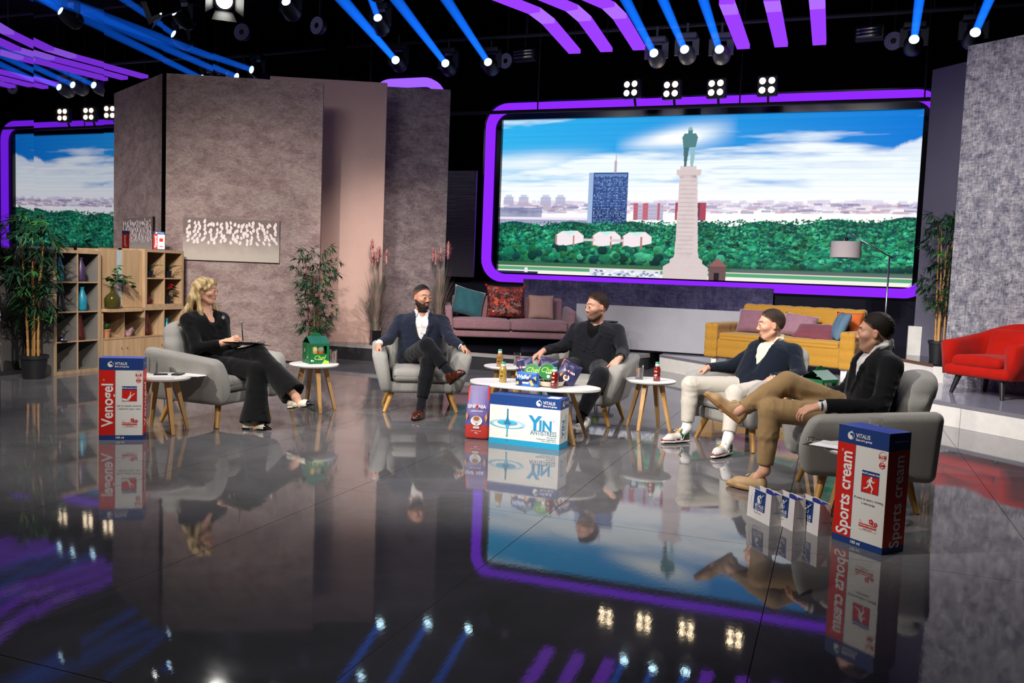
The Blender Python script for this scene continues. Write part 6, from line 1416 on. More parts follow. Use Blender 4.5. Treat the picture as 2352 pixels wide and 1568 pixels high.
def person(key, label, st):
    J = {k: np.array(v) for k, v in JT[key].items()}; base = np.array([J['hip'][0], J['hip'][1], 0.])
    root = thing('person', label, 'person', tuple(base)); sc = st.get('sc', 1.); wide = st.get('wide', 1.)
    lat = unit(J['shL']-J['shR']); up = unit(J['neck']-J['hip']); lat = unit(lat-up*(lat@up)); f = np.cross(lat, up); J['neck'] = J['neck']+up*.018; J['head'] = J['head']+np.array([0, 0, st.get('hz', -.008)])
    hl = st.get('hiplat', lat); hl = unit(hl*np.array([1, 1, 0])); hip, neck = J['hip'], J['neck']; chest = neck-up*.135
    hL, hR = hip+hl*.085, hip-hl*.085
    hc, hf, hu = J['head'], unit(np.array(st['face'], float)), unit(np.array(st.get('hup', (0, 0, 1)), float)); HR = basis(hf, hu); hs = st.get('hs', 1.)
    legs = st['legs']    # per leg: hip point, knee, ankle, heel, toe
    # ---- body, one continuous surface
    S = SDF()
    for a, b in ((hL, chest+lat*.09), (hR, chest-lat*.09), (hip, chest)): S.cone(a, b, .086*wide, .082*wide, .05)
    for s, sh in ((1, J['shL']), (-1, J['shR'])): S.cone(neck-up*.055+lat*s*.03, sh-up*.01, .045, .050, .03)
    S.cone(neck-up*.05, hc+HR@(np.array([-.022, 0, -.055])*hs), .053*st.get('nk', 1), .050*st.get('nk', 1), .03)
    for s in 'LR':
        sh, el, wr, ha = (J[k+s] for k in ('sh', 'el', 'wr', 'ha'))
        S.cone(sh, el, .046, .038, .02).cone(el, wr, .038, .026, .015)
        hd = st['hands'][s]; add_hand(S, wr+unit(ha-wr)*.012, np.array(hd.get('d', ha-wr), float), np.array(hd['n'], float), 1 if s == 'L' else -1, hd.get('curl', (.35, .45, .35)), hd.get('spread', .15), hd.get('thumb', (.5, .35)), st.get('hand', 1.))
    for (h0, kn, an, he, to) in legs:
        S.cone(h0, kn, .078, .050, .02).cone(kn, an, .048, .032, .015).cone(an, he*.55+to*.45+np.array([0, 0, .02]), .033, .026, .02)
    add_head(S, hc, HR, hs, st.get('jaw', 1.), st.get('nose', 1.))
    V, Q = S.mesh(.0047); V = relax(V, Q, 1, .35)
    skin = srgb(st['skin']); cols = face_cols(V, hc, HR, hs, skin, srgb(st['lip']), srgb(st['brow']), srgb(st['stub']) if 'stub' in st else None, st.get('stubf'))
    for s in 'LR':
        if st.get('nails'):
            pass
    finish('body', V, Q, M_SKIN, base, root, cols)
    add_eyes(hc, HR, hs, base, root, srgb(st.get('iris', '#3a2a1c'))); lash(hc, HR, hs, base, root, mat('lash_'+st['brow'][1:], st['brow'], .6) if st.get('lash') else mat('lid_'+st['skin'][1:], tuple(float(c*.55) for c in skin), .5), .003 if st.get('lash') else .0022)
    # ---- hair
    S = SDF(); T = lambda x, y, z: hc+HR@(np.array([x, y, z])*hs); st['hair'](S, T, HR, hs); V, Q = S.mesh(.005); V = relax(V, Q, 1 if key > 1 else 5, .5); q = ((V-hc)@HR)/hs
    V = wrinkle(V, Q, .0016 if key > 1 else .0010, .018, key+60); finish('hair', V, Q, M_HAIR, base, root, st['haircol'](q))
    # ---- trousers
    S = SDF(); tr = st['tr']
    S.cone(hL, hR, .122*wide, None, .03).cone(hip-up*.02, hip+up*.09, .13*wide, .115*wide, .04)
    for i, (h0, kn, an, he, to) in enumerate(legs):
        a2 = an+(kn-an)*(tr['rise'][i] if isinstance(tr.get('rise'), tuple) else tr.get('rise', .10)); S.cone(h0, kn, tr['r'][0], tr['r'][1], .025); S.cone(kn, kn*.55+a2*.45, tr['r'][1]*.97, tr['r'][2], .02).cone(kn*.55+a2*.45, a2, tr['r'][2], tr['r'][3], .015)
        if tr.get('flare'): S.cone(kn*.5+a2*.5, a2-(kn-an)*.05, tr['r'][2], tr['flare'][i], .02)
        d = unit(an-kn); S.plane if False else None
        if not tr.get('flare'): S.ell(a2+d*(tr['r'][3]*.9), (tr['r'][3]*1.25,)*3, np.eye(3), .006, True)
        else: S.ell(a2+d*(tr['flare'][i]*1.10), (tr['flare'][i]*1.25,)*3, np.eye(3), .006, True)
    V, Q = S.mesh(.0065); V = relax(wrinkle(V, Q, tr.get('wr', .004), .085, key), Q, 2, .5); finish('trousers', V, Q, tr['m'], base, root)
    # ---- shirt / top under the jacket
    if 'shirt' in st:
        S = SDF()
        for a, b in ((hL+up*.04, chest+lat*.09), (hR+up*.04, chest-lat*.09), (hip+up*.04, chest)): S.cone(a, b, .099*wide, .099*wide, .05)
        for s, sh in ((1, J['shL']), (-1, J['shR'])): S.cone(neck-up*.058+lat*s*.03, sh-up*.01, .050, .052, .03)
        if st.get('collar', True):
            nb = neck+up*.012
            S.cone(nb-up*.05, nb+up*.022-f*.004, .066, .063, .012)
            for s in (-1, 1): S.chain([nb-f*.062+up*.012, nb+lat*s*.062+up*.004-f*.006, nb+lat*s*.050+f*.046-up*.014, nb+lat*s*.056+f*.078-up*.060], [.013, .013, .013, .007], .010)
        S.cone(neck+f*.045+up*.03, neck+f*.070-up*.025, .040, .024, .006, True); S.cone(neck+f*.070-up*.025, neck+f*.108*wide-up*st.get('vee', .085), .024, .006, .006, True); S.cone(neck+up*.12, neck-up*.015+f*.004, .054, .056, .005, True)
        for s in 'LR':
            w0 = J['wr'+s]; e0 = J['el'+s]; 
            if st.get('cuff', True): S.cone(w0+(e0-w0)*.16, w0-(e0-w0)*.0, .037, .036, .01)
        V, Q = S.mesh(.006); V = relax(wrinkle(V, Q, .003, .05, key+20), Q, 2, .5); so = finish('shirt', V, Q, st['shirt'], base, root)
        if st.get('buttons'):
            for k in range(1, 5): p = neck-up*(.06+.075*k)+f*(.110*wide+.012*(k > 0)); MB().ell(tuple(p-base), (.006, .006, .006), 8, 6).build('button', mat('pearl_button', '#d8d2c6', .3), so, True)
    # ---- jacket / cardigan / blouse
    jk = st['jacket']; S = SDF(); r0 = jk.get('r', .118)*wide
    for a, b in ((hL+up*jk.get('hem', .0), chest+lat*.095), (hR+up*jk.get('hem', .0), chest-lat*.095), (hip+up*jk.get('hem', .0), chest)): S.cone(a, b, r0+jk.get('skirt', .006), r0-.006, .05)
    for s, sh in ((1, J['shL']), (-1, J['shR'])): S.cone(neck-up*.05+lat*s*.04, sh-up*.004, .054*st.get('slv', 1), .064*st.get('slv', 1), .03)
    for s in 'LR':
        sh, el, wr = (J[k+s] for k in ('sh', 'el', 'wr')); e2 = el+(wr-el)*jk.get('len', .90)
        S.cone(sh, el, .066*st.get('slv', 1), .055*st.get('slv', 1), .03).cone(el, e2, .054*st.get('slv', 1), .043*st.get('slv', 1), .02).ell(e2+unit(wr-el)*.040, (.047,)*3, np.eye(3), .004, True)
    # bulk of the back of the collar, then the front opening
    for s in (-1, 1):
        if jk.get('lapel'):
            S.chain([neck-f*.078+up*.010, neck+lat*s*.078-up*.006-f*.01, neck+lat*s*.074+f*.050-up*.055], [.013, .015, .014], .010)
            S.chain([neck+lat*s*.070+f*.050-up*.055, neck+lat*s*.080+f*.112-up*.14, neck-up*jk['btn']+lat*s*.03+f*.128*wide], [.016, .020, .010], .012)
    if jk.get('open'):
        o = jk['open']; m_ = neck-up*.11+f*.135*wide; S.cone(neck+f*.045+up*.05, m_, .062, o[0]*.85, .006, True); S.cone(m_, neck-up*jk['btn']+f*.165*wide, o[0]*.85, o[1], .006, True); S.cone(neck+up*.14, neck-up*.01+f*.004, .074, .070, .006, True)
        if len(o) > 2: S.cone(neck-up*jk['btn']+f*.165*wide, hip+f*.24, o[1], o[2], .006, True)
    V, Q = S.mesh(.0065); V = relax(wrinkle(V, Q, jk.get('wr', .0045), .075, key+40), Q, 2, .5); jo = finish(jk.get('name', 'jacket'), V, Q, jk['m'], base, root)
    for b in jk.get('btns', []): MB().ell(tuple(neck+up*b[0]+lat*b[1]+f*b[2]-base), (.009, .009, .009), 10, 6).build('button', mat('dark_button', '#0e0e11', .3), jo, True)
    # ---- shoes
    for (h0, kn, an, he, to) in legs:
        add_shoe(root, base, he, to, kn-an, st['shoe'])
        if 'sock' in st:
            S = SDF(); S.cone(kn*.30+an*.70, an, .043, .038, .01).cone(an, he*.6+to*.4+(an-he)*.30, .038, .033, .02); V, Q = S.mesh(.006); finish('sock', V, Q, st['sock'], base, root)
    return root, J, base, dict(lat=lat, up=up, f=f, HR=HR, hc=hc, hs=hs, neck=neck)
def leg(key, h, kn, an, he=None, to=None, hl=None, L=.285, hs=0):
    J = {k: np.array(v) for k, v in JT[key].items()}; sh = unit((J['shL']-J['shR'])*np.array([1, 1, 0])) if hl is None else unit(np.array(hl, float))
    to_ = J[to]; an_ = J[an]
    if he is None:
        d = to_-an_; d[2] = 0; he_ = to_-unit(d)*L; he_[2] = to_[2]
    else: he_ = J[he]
    return (J['hip']+sh*.085*h, J[kn], an_, he_, to_)
def watch(root, base, wr, el, m, face=None, r=.031):
    d = unit(el-wr); c = wr-d*.010; a = unit(np.cross(d, (0, 0, 1.))); b = np.cross(a, d); pts = [tuple(c+(a*math.cos(2*PI*k/16)*r+b*math.sin(2*PI*k/16)*r*.86)-base) for k in range(17)]
    o = thing_child = MB().tube(pts, .0065, 6).build('wrist_watch', m, root, True)
    u = np.array([0, 0, 1.]) if abs(d[2]) < .8 else a
    u = unit(u-d*(u@d)); p = c+u*r*.95-base
    MB().tube([tuple(p), tuple(p+u*.007)], .017, 18).build('watch_case', mat('watch_steel', '#b8b8ba', .2, metal=1.), o, True, sharp=40); MB().tube([tuple(p+u*.007), tuple(p+u*.0078)], .0145, 18).build('watch_face', face or M_BEZEL, o)
# hair shapes (head coordinates: x forward, y left, z up)
def short_hair(top=.012, front=.0, fade=True, quiff=0.):
    def fn(S, T, R, hs):
        S.ell(T(-.013, 0, .028), np.array([.0995, .0775, .0935])*hs, R, .01); S.ell(T(-.012, 0, .040+top*.5), np.array([.093, .070, .080+top*.3])*hs, R, .02)
        if quiff: S.cone(T(.046, -.034, .104), T(.046, .034, .104), (.013+quiff)*hs, None, .03); S.cone(T(.0, 0, .110), T(.045, 0, .106), .016*hs, .014*hs, .03)
        S.plane(T(.074+front, 0, .083), R@np.array([-.66, 0, .75]), .012*hs)
        S.ell(T(.075, 0, -.02), np.array([.075, .12, .080])*hs, R, .012, True); S.ell(T(.03, 0, -.085), np.array([.075, .12, .085])*hs, R, .015, True)
        for s in (-1, 1): S.ell(T(-.004, s*.080, -.012), np.array([.026, .02, .036])*hs, R, .006, True)
        S.plane(T(0, 0, -.075), R@np.array([-.3, 0, .95]), .01)
    return fn
def fade_col(dark, side, zc=.045, w=.03, front=0.):
    d, s_ = np.array(srgb(dark)), np.array(srgb(side))
    sk = np.array(srgb('#a87a64'))
    def fn(q):
        t = np.clip((q[:, 2]-zc+w)/(2*w), 0, 1)[:, None]; c = s_*(1-t)+d*t
        jit = .004*np.sin(q[:, 1]*420+q[:, 0]*230)+.003*np.sin(q[:, 1]*170+q[:, 2]*350)
        e = np.clip((-.66*(q[:, 0]-.074-front)+.75*(q[:, 2]-.083)+jit+.002)/.017, 0, 1); low = np.clip((q[:, 2]+.070+jit+.10*np.clip(q[:, 0]+.06, 0, .1))/.04, 0, 1); e = (np.minimum(e, low)**.8)[:, None]
        return sk*(1-e)+c*e
    return fn
SKIN_M, SKIN_F = '#c8937a', '#dba98c'
def beard(zt=-.022, back=-.012, dens=.95, soft=.006):
    def fn(x, y, z, sm):
        line = zt-.62*np.clip(x, 0, .062)-.0*y          # from the ear down to the corner of the mouth
        b = sm(line-z, -soft, soft)*sm(x, back-.010, back+.010)
        mouth = np.exp(-((y/.019)**4+((z+.064)/.0115)**4))*(x > .074)
        chin = sm(-.076-z, -.003, .004)*(x > .04)
        corner = np.exp(-(((np.abs(y)-.026)/.008)**4+((z+.062)/.024)**4))*(x > .06)
        mz = np.exp(-((y/.027)**4+((z+.0475)/.0075)**4))*(x > .07)
        return np.clip(np.maximum(np.maximum(b, chin), np.maximum(mz, corner))*(1-.95*mouth), 0, 1)*(1-.95*(z > -.0385)*(x > .08))*dens
    return fn
M_BLACKCL = cloth('black_jersey', '#0d0d0f', .9); M_BLACKTR = cloth('black_crepe', '#0b0b0d', .9); M_NAVYJ = cloth('navy_check_wool', '#1b2030', .85, (260, .35)); M_DKTR = cloth('charcoal_trouser_wool', '#101116', .9)
M_WSHIRT = cloth('white_cotton', '#d8d5d3', .8, (80, .04)); M_BLKSUIT = cloth('black_suit_wool', '#14151b', .8); M_BLKTEE = cloth('black_tee', '#08080a', .95)
M_CARD = cloth('navy_knit', '#131a26', .95); M_CREAMP = cloth('cream_polo_knit', '#d9cdb2', .9, (160, .08)); M_CREAMT = cloth('cream_trouser_cotton', '#c6bfb3', .85, (90, .05)); M_BLZ = cloth('black_blazer', '#0c0d11', .8); M_KHAKI = cloth('khaki_chino', '#8d7350', .85, (120, .10))

# ---- woman in black
def long_hair(S, T, R, hs):
    S.ell(T(-.014, 0, .032), np.array([.103, .084, .097])*hs, R, .01)
    # near side (her right): strand behind the ear to the chest and a fall behind the shoulder
    S.chain([T(.020, -.066, .085), T(-.020, -.088, .02), T(-.030, -.094, -.06), T(-.005, -.104, -.17), T(.045, -.100, -.305)], [.022, .020, .020, .020, .012], .025)
    S.chain([T(-.06, -.066, .05), T(-.088, -.074, -.06), T(-.118, -.088, -.16), T(-.165, -.105, -.25), T(-.205, -.115, -.32)], [.030, .030, .026, .020, .008], .03)
    # far side
    S.chain([T(.030, .066, .085), T(.0, .088, .01), T(.020, .092, -.09), T(.055, .095, -.17), T(.095, .092, -.255)], [.022, .020, .020, .018, .010], .025)
    S.chain([T(-.06, .066, .05), T(-.088, .074, -.06), T(-.10, .088, -.16), T(-.11, .10, -.28)], [.036, .036, .032, .012], .025)
    S.chain([T(-.085, 0, .03), T(-.110, 0, -.08), T(-.130, 0, -.18), T(-.150, .0, -.30)], [.045, .045, .038, .014], .03)
    # fringe swept to the sides
    for s in (-1, 1): S.chain([T(.066, s*.005, .104), T(.076, s*.030, .078), T(.058, s*.060, .040), T(.030, s*.078, .015)], [.011, .011, .009, .008], .02)
    S.ell(T(.092, 0, -.040), np.array([.072, .066, .098])*hs, R, .010, True); S.ell(T(.01, 0, -.16), np.array([.070, .066, .12])*hs, R, .012, True)
    for s in (-1, 1): S.ell(T(.004, s*.104, -.012), np.array([.022, .036, .034])*hs, R, .006, True)
def blonde(q):
    t = np.clip(.5+.4*np.sin(q[:, 1]*150+q[:, 0]*95)+.3*np.sin(q[:, 1]*390+q[:, 0]*210), 0, 1)[:, None]; r = np.clip((q[:, 2]-.085)/.05, 0, 1)[:, None]*.5
    c = np.array(srgb('#a5844f'))*(1-t)+np.array(srgb('#dcc699'))*t; return c*(1-r)+np.array(srgb('#7d6246'))*r
hl1 = (.0, 1., 0)
w_root, wJ, wB, wF = person(1, 'blonde woman in black seated with crossed legs holding a pen', dict(sc=.95, wide=.93, slv=.88, skin='#dca88c', lip='#b0303a', brow='#6b4a2e', lash=True, iris='#3b2a20', face=(.955, .28, -.01), hs=.93, nk=.86, jaw=.88, nose=.97, hair=long_hair, haircol=blonde, hiplat=np.array(hl1, float), hand=.92,
    hands=dict(R=dict(n=(.30, -.75, .55), curl=(.75, .85, .5), thumb=(.25, .2), spread=.05, d=(.88, .42, .22)), L=dict(n=(.55, .65, .55), curl=(.80, .85, .5), thumb=(.3, .2), spread=.05, d=(.35, -.82, .35))),
    legs=[leg(1, 1, 'knU', 'anU', 'heU', 'toU', hl1), leg(1, -1, 'knS', 'anS', 'heS', 'toS', hl1)], tr=dict(r=(.098, .078, .080, .085), flare=(.108, .122), m=M_BLACKTR, wr=.003, rise=(.13, .06)),
    jacket=dict(name='blouse', r=.112, open=(.060, .012), btn=.18, m=M_BLACKCL, len=.86, hem=.02, skirt=.012), shoe='pump'))
J_ = wJ
pen = thing('pen', 'black pen held upright by the blonde woman', 'pen', tuple((J_['haR']+J_['haL'])/2*np.array([1, 1, 0])+np.array([.035, .0, .70])))
MB().tube([(0, 0, -.02), (-.012, -.004, .125)], .0045, 8).build('barrel', mat('black_pen', '#101012', .3), pen, True); MB().tube([(-.012, -.004, .125), (-.0128, -.0042, .138)], [.0045, .003], 8).build('pen_cap', M_STEEL, pen, True)
p = np.array(wF['neck'])-wF['up']*.10+wF['lat']*.085+wF['f']*.118
br = thing('brooch', 'silver brooch pinned to the black blouse', 'brooch', tuple(p)); 
for k in range(6): a = k*1.047; MB().ell((.012*math.cos(a)*wF['lat'][0], .012*math.cos(a)*wF['lat'][1], .012*math.sin(a)), (.006, .006, .006), 8, 6).build('petal', M_STEEL, br, True)
MB().ell((0, 0, 0), (.006, .006, .006), 8, 6).build('centre', M_PW, br, True)
e = np.array(wF['hc'])+wF['HR']@np.array([-.004, -.083, -.040])*.95; MB().ell(tuple(e-wB), (.007, .007, .009), 8, 6).build('earring', M_STEEL, w_root, True)
cb = clipboard((-4.50, 5.93, .655), (math.radians(3), math.radians(-10), math.radians(-96)), 'black clipboard lying on the lap of the blonde woman', False)

# ---- man in navy jacket and white shirt
m2, J2, B2, F2 = person(2, 'bearded man in navy jacket and open white shirt seated with crossed legs', dict(skin=SKIN_M, lip='#a8655a', brow='#1c1512', stub='#130d0b', stubf=beard(-.020, -.012, .97), iris='#2a1c12', face=(.86, -.50, -.02), hs=.98, hz=.004, hair=short_hair(.008, -.004), haircol=fade_col('#17110e', '#7a5b49', .060, .025),
    hands=dict(R=dict(n=(-.62, -.35, .70), curl=(.45, .40, .3), d=(.02, -.62, -.78), spread=.2), L=dict(n=(.25, .35, .90), curl=(.75, .8, .5), d=(.86, -.36, -.36), thumb=(.45, .3))),
    legs=[leg(2, 1, 'knS', 'anS', None, 'toS'), leg(2, -1, 'knU', 'anU', 'heU', 'toU')], tr=dict(r=(.090, .072, .066, .052), m=M_DKTR, rise=.16), shirt=M_WSHIRT, buttons=True, sock=cloth('dark_sock', '#15151b', .95),
    jacket=dict(lapel=True, open=(.078, .050, .035), btn=.30, m=M_NAVYJ, len=.92, wr=.005), shoe='loafer'))
watch(m2, B2, J2['wrL'], J2['elL'], mat('black_strap', '#141416', .5))

# ---- man in the black suit
m3, J3, B3, F3 = person(3, 'bearded man in black double breasted suit turning to his right', dict(skin='#cc9b84', lip='#a8655a', brow='#2a1c14', stub='#3a241a', stubf=beard(-.012, -.012, .78, .010), iris='#2a1c12', face=(-.72, -.69, -.03), hs=1.05, hair=short_hair(.013, .003, quiff=.001), haircol=fade_col('#2c1d15', '#513b2f', .020, .03, .003), wide=1.04,
    hands=dict(R=dict(n=(-.35, -.20, .90), curl=(.35, .35, .3), d=(-.66, -.60, -.45), spread=.2), L=dict(n=(.40, -.10, .90), curl=(.35, .35, .3), d=(-.50, -.55, -.68), spread=.2)),
    legs=[leg(3, 1, 'knL', 'anL', None, 'toL'), (np.array(JT[3]['hip'])-np.array([.085, 0, 0]), np.array(JT[3]['knR']), np.array(JT[3]['anR']), np.array([-2.235, 7.37, .004]), np.array([-2.205, 7.09, .004]))], tr=dict(r=(.096, .078, .070, .058), m=cloth('black_trouser_wool', '#12131a', .85), rise=.06), shirt=M_BLKTEE, collar=False, cuff=False, sock=cloth('black_sock', '#0a0a0c', .95),
    jacket=dict(lapel=True, open=(.070, .018), btn=.27, m=M_BLKSUIT, len=.96, wr=.006, r=.122, btns=[(-.30, .045, .135), (-.30, -.045, .135)]), shoe='white'))
watch(m3, B3, J3['wrL'], J3['elL'], mat('black_strap', '#141416', .5))

# ---- man in white trousers
def goatee(x, y, z, sm): return np.maximum(np.exp(-((y/.024)**4+((z+.096)/.022)**4))*(x > .045)*.95, np.exp(-((y/.026)**4+((z+.047)/.007)**4))*(x > .07)*.75)
m4, J4, B4, F4 = person(4, 'man with goatee in navy cardigan and white trousers looking left', dict(skin='#cf9b82', lip='#a8655a', brow='#2a1d16', stub='#211712', stubf=goatee, iris='#2a1c12', face=(-.955, -.30, -.06), hs=1.04, hair=short_hair(.012, .004, quiff=.0), haircol=fade_col('#2e221b', '#5e493d', .020, .035, .004),
    hands=dict(R=dict(n=(-.20, .15, .95), curl=(.30, .35, .3), d=(-.72, -.60, -.30), spread=.25), L=dict(n=(.30, -.20, .92), curl=(.40, .40, .3), d=(-.62, -.52, -.55), spread=.25)),
    legs=[leg(4, 1, 'knL', 'anL', None, 'toL'), leg(4, -1, 'knR', 'anR', None, 'toR')], tr=dict(r=(.092, .072, .064, .052), m=M_CREAMT, rise=.14, wr=.0038), shirt=M_CREAMP, cuff=False, sock=cloth('white_sock', '#e6e3de', .9, (80, .04)),
    jacket=dict(name='cardigan', open=(.074, .052, .05), btn=.30, m=M_CARD, len=.97, wr=.004, r=.116, skirt=.022), shoe='sneaker'))
S = SDF(); T = lambda x, y, z: F4['hc']+F4['HR']@(np.array([x, y, z])*1.04); S.ell(T(.072, 0, -.105), (.026, .026, .020), F4['HR'], .01).cone(T(.07, 0, -.108), T(.072, 0, -.128), .020, .010, .012); V, Q = S.mesh(.004); finish('goatee', V, Q, M_HAIR, B4, m4, np.repeat(np.array(srgb('#1f1612'))[None], len(V), 0))
watch(m4, B4, J4['wrL'], J4['elL'], mat('steel_bracelet', '#a9a9ab', .25, metal=1.))

# ---- man in khaki trousers
m5, J5, B5, F5 = person(5, 'man in black blazer and khaki trousers in the right foreground, face turned away', dict(skin='#d3a085', lip='#a8655a', brow='#2a1d16', stub='#a87c66', stubf=beard(-.014, -.012, .4, .012), iris='#2a1c12', face=(-.99, .12, -.02), hs=1.0, hz=-.022, hair=short_hair(.014, .006, quiff=.0), haircol=fade_col('#1d1612', '#3c2f27', .000, .03, .006),
    hands=dict(L=dict(n=(.05, -.35, .93), curl=(.40, .55, .35), d=(-.93, -.06, -.28), spread=.12), R=dict(n=(.0, .3, .95), curl=(.3, .35, .3), d=(-.95, -.1, -.2), spread=.15)),
    legs=[leg(5, 1, 'knS', 'anS', None, 'toS'), leg(5, -1, 'knU', 'anU', 'heU', 'toU')], tr=dict(r=(.096, .074, .066, .050), m=M_KHAKI, rise=.10, wr=.0050), shirt=M_WSHIRT,
    jacket=dict(lapel=True, open=(.070, .022), btn=.30, m=M_BLZ, len=.93, wr=.006), shoe='suede'))
watch(m5, B5, J5['wrL'], J5['elL'], mat('black_strap', '#141416', .5), mat('dark_dial', '#20242c', .2))
# ------------------------------------------------------------------ lighting grid under the black ceiling
M_TRUSS = mat('matt_black_pipe', '#101012', .6)
gr = struct('trim_9', MB().tube([(-8.2, 13.45, 5.12), (2.6, 13.45, 5.12)], .03, 8), M_TRUSS, label='black lighting pipe carrying the moving heads')
struct('trim_10', MB().tube([(-8.2, 14.1, 4.05), (2.6, 14.1, 4.05)], .03, 8), M_TRUSS, label='black lighting pipe carrying the four lamp blinders')
struct('trim_11', MB().tube([(-8.2, 10.4, 5.45), (2.6, 10.4, 5.45)], .03, 8).tube([(-8.2, 11.7, 5.55), (2.6, 11.7, 5.55)], .03, 8), M_TRUSS, label='upper black lighting pipes')
for x in (-8.1, -4.9, -1.6, 1.0, 2.5):
    for y, z in ((13.45, 5.12), (14.1, 4.05), (10.4, 5.45), (11.7, 5.55)):
        MB().tube([(x, y, z), (x, y, 6.25)], .012, 6).build('hanger', M_TRUSS, gr)
# purple light ribbons
M_RIB = emat('violet_ribbon', (.30, .045, 1.0), 1.15); M_RIBP = emat('pale_violet_ribbon', (.38, .13, 1.0), 1.2)
def ribbon(label, pts, w=.185):
    t = thing('light_ribbon', label, 'light strip', (pts[0][0], pts[0][1], 4.78), 0, 'violet light ribbons on the ceiling')
    o = Vector((pts[0][0], pts[0][1], 0)); P = [Vector((x, y, 0))-o for x, y in pts]; n = len(P)
    def off(i):
        d = (P[min(i+1, n-1)]-P[max(i-1, 0)]).normalized(); return Vector((-d.y, d.x, 0))*w/2
    for i in range(n-1):
        a, b = P[i], P[i+1]; oa, ob = off(i), off(i+1); vs = [a-oa, a+oa, b+ob, b-ob]; z0, z1 = Vector((0, 0, 0)), Vector((0, 0, .06))
        MB().add([v+z0 for v in vs]+[v+z1 for v in vs], [(0, 1, 2, 3), (7, 6, 5, 4), (0, 4, 5, 1), (1, 5, 6, 2), (2, 6, 7, 3), (3, 7, 4, 0)]).build('strip_segment', M_RIB if i in (0, 2) else M_RIBP, t)
    for k in (0, n-1, n//2): MB().tube([P[k]+Vector((0, 0, .06)), P[k]+Vector((0, 0, 1.47))], .006, 6).build('hanger', M_TRUSS, t)
    return t
for x0, x1, l in ((-4.08, -3.98, 'violet light ribbon at the far left of the left group'), (-3.57, -3.46, 'middle violet light ribbon of the left group'), (-3.06, -2.97, 'violet light ribbon at the right of the left group')):
    ribbon(l, [(x0, 13.40), (x1, 11.75), (x1-.03, 11.25), (x1-.36, 10.40), (x1-1.35, 8.5), (x1-2.9, 6.6)])
for x0, l in ((-1.54, 'violet light ribbon at the left of the right group'), (-1.0, 'middle violet light ribbon of the right group'), (-.47, 'violet light ribbon at the far right of the right group')):
    ribbon(l, [(x0, 13.65), (x0+.01, 11.9), (x0+.01, 11.45), (x0+.12, 10.9), (x0+.9, 8.8), (x0+2.2, 6.9)])
# moving heads with blue beams
def beam_mat():  # lit haze imitated by a cone volume that glows by itself
    m = bpy.data.materials.new('blue_beam_in_haze'); m.use_nodes = True; nt = m.node_tree; nt.nodes.clear(); N = nt.nodes; L = nt.links
    t = N.new('ShaderNodeTexCoord'); s = N.new('ShaderNodeSeparateXYZ'); L.new(t.outputs['Object'], s.inputs[0])
    e = N.new('ShaderNodeMath'); e.operation = 'MULTIPLY'; e.inputs[1].default_value = -.42; L.new(s.outputs['Z'], e.inputs[0]); x = N.new('ShaderNodeMath'); x.operation = 'EXPONENT'; L.new(e.outputs[0], x.inputs[0])
    k = N.new('ShaderNodeMath'); k.operation = 'MULTIPLY'; k.inputs[1].default_value = 7.; L.new(x.outputs[0], k.inputs[0])
    em = N.new('ShaderNodeEmission'); em.inputs[0].default_value = (.006, .16, 1, 1); L.new(k.outputs[0], em.inputs[1]); o = N.new('ShaderNodeOutputMaterial'); L.new(em.outputs[0], o.inputs['Volume']); return m
M_BEAM = beam_mat(); M_LENS = emat('blue_white_lens', (.55, .85, 1.0), 9.); M_HEAD = mat('grey_fixture_shell', '#55565c', .45, spec=.4); M_HEADK = mat('black_fixture_shell', '#17171a', .45, spec=.4)
def moving_head(p, d, label, length=4.5, k=1., shell=None):
    t = thing('moving_head_light', label, 'stage light', p, 0, 'blue beam moving head lights'); d = Vector(d).normalized(); shell = shell or M_HEADK
    Rm = d.to_track_quat('Z', 'Y')
    def orient(o): o.rotation_mode = 'QUATERNION'; o.rotation_quaternion = Rm; return o
    orient(MB().lathe([(0, -.34), (.09, -.33), (.13, -.27), (.125, -.12), (.085, -.02), (.075, .0), (.066, .0), (.066, -.012), (0, -.012)], 24, cap=False).build('head', shell, t, True, sharp=40))
    orient(MB().lathe([(0, -.004), (.062*k, -.004), (.064*k, -.008), (0, -.008)], 24, cap=False).build('lens', M_LENS, t))
    c = d*-.17
    for s in (-1, 1): MB().bar((c.x+s*.13, c.y, c.z-.02), (c.x+s*.13, c.y, c.z+.22), .03, .10).build('yoke_arm', shell, t)
    MB().rbox((c.x, c.y, c.z+.25), (.30, .20, .09), .02, (1, 1, 1)).build('base', shell, t, True)
    MB().tube([(c.x, c.y, c.z+.29), (c.x, c.y, (5.50 if p[1] < 12 else 5.12)-p[2])], .02, 8).build('clamp', shell, t)
    if length: orient(MB().lathe([(.048*k, .0), (.048*k+.013*length, length)], 20).build('beam', M_BEAM, t))
    return t
BD = (.06, -.985, .14)
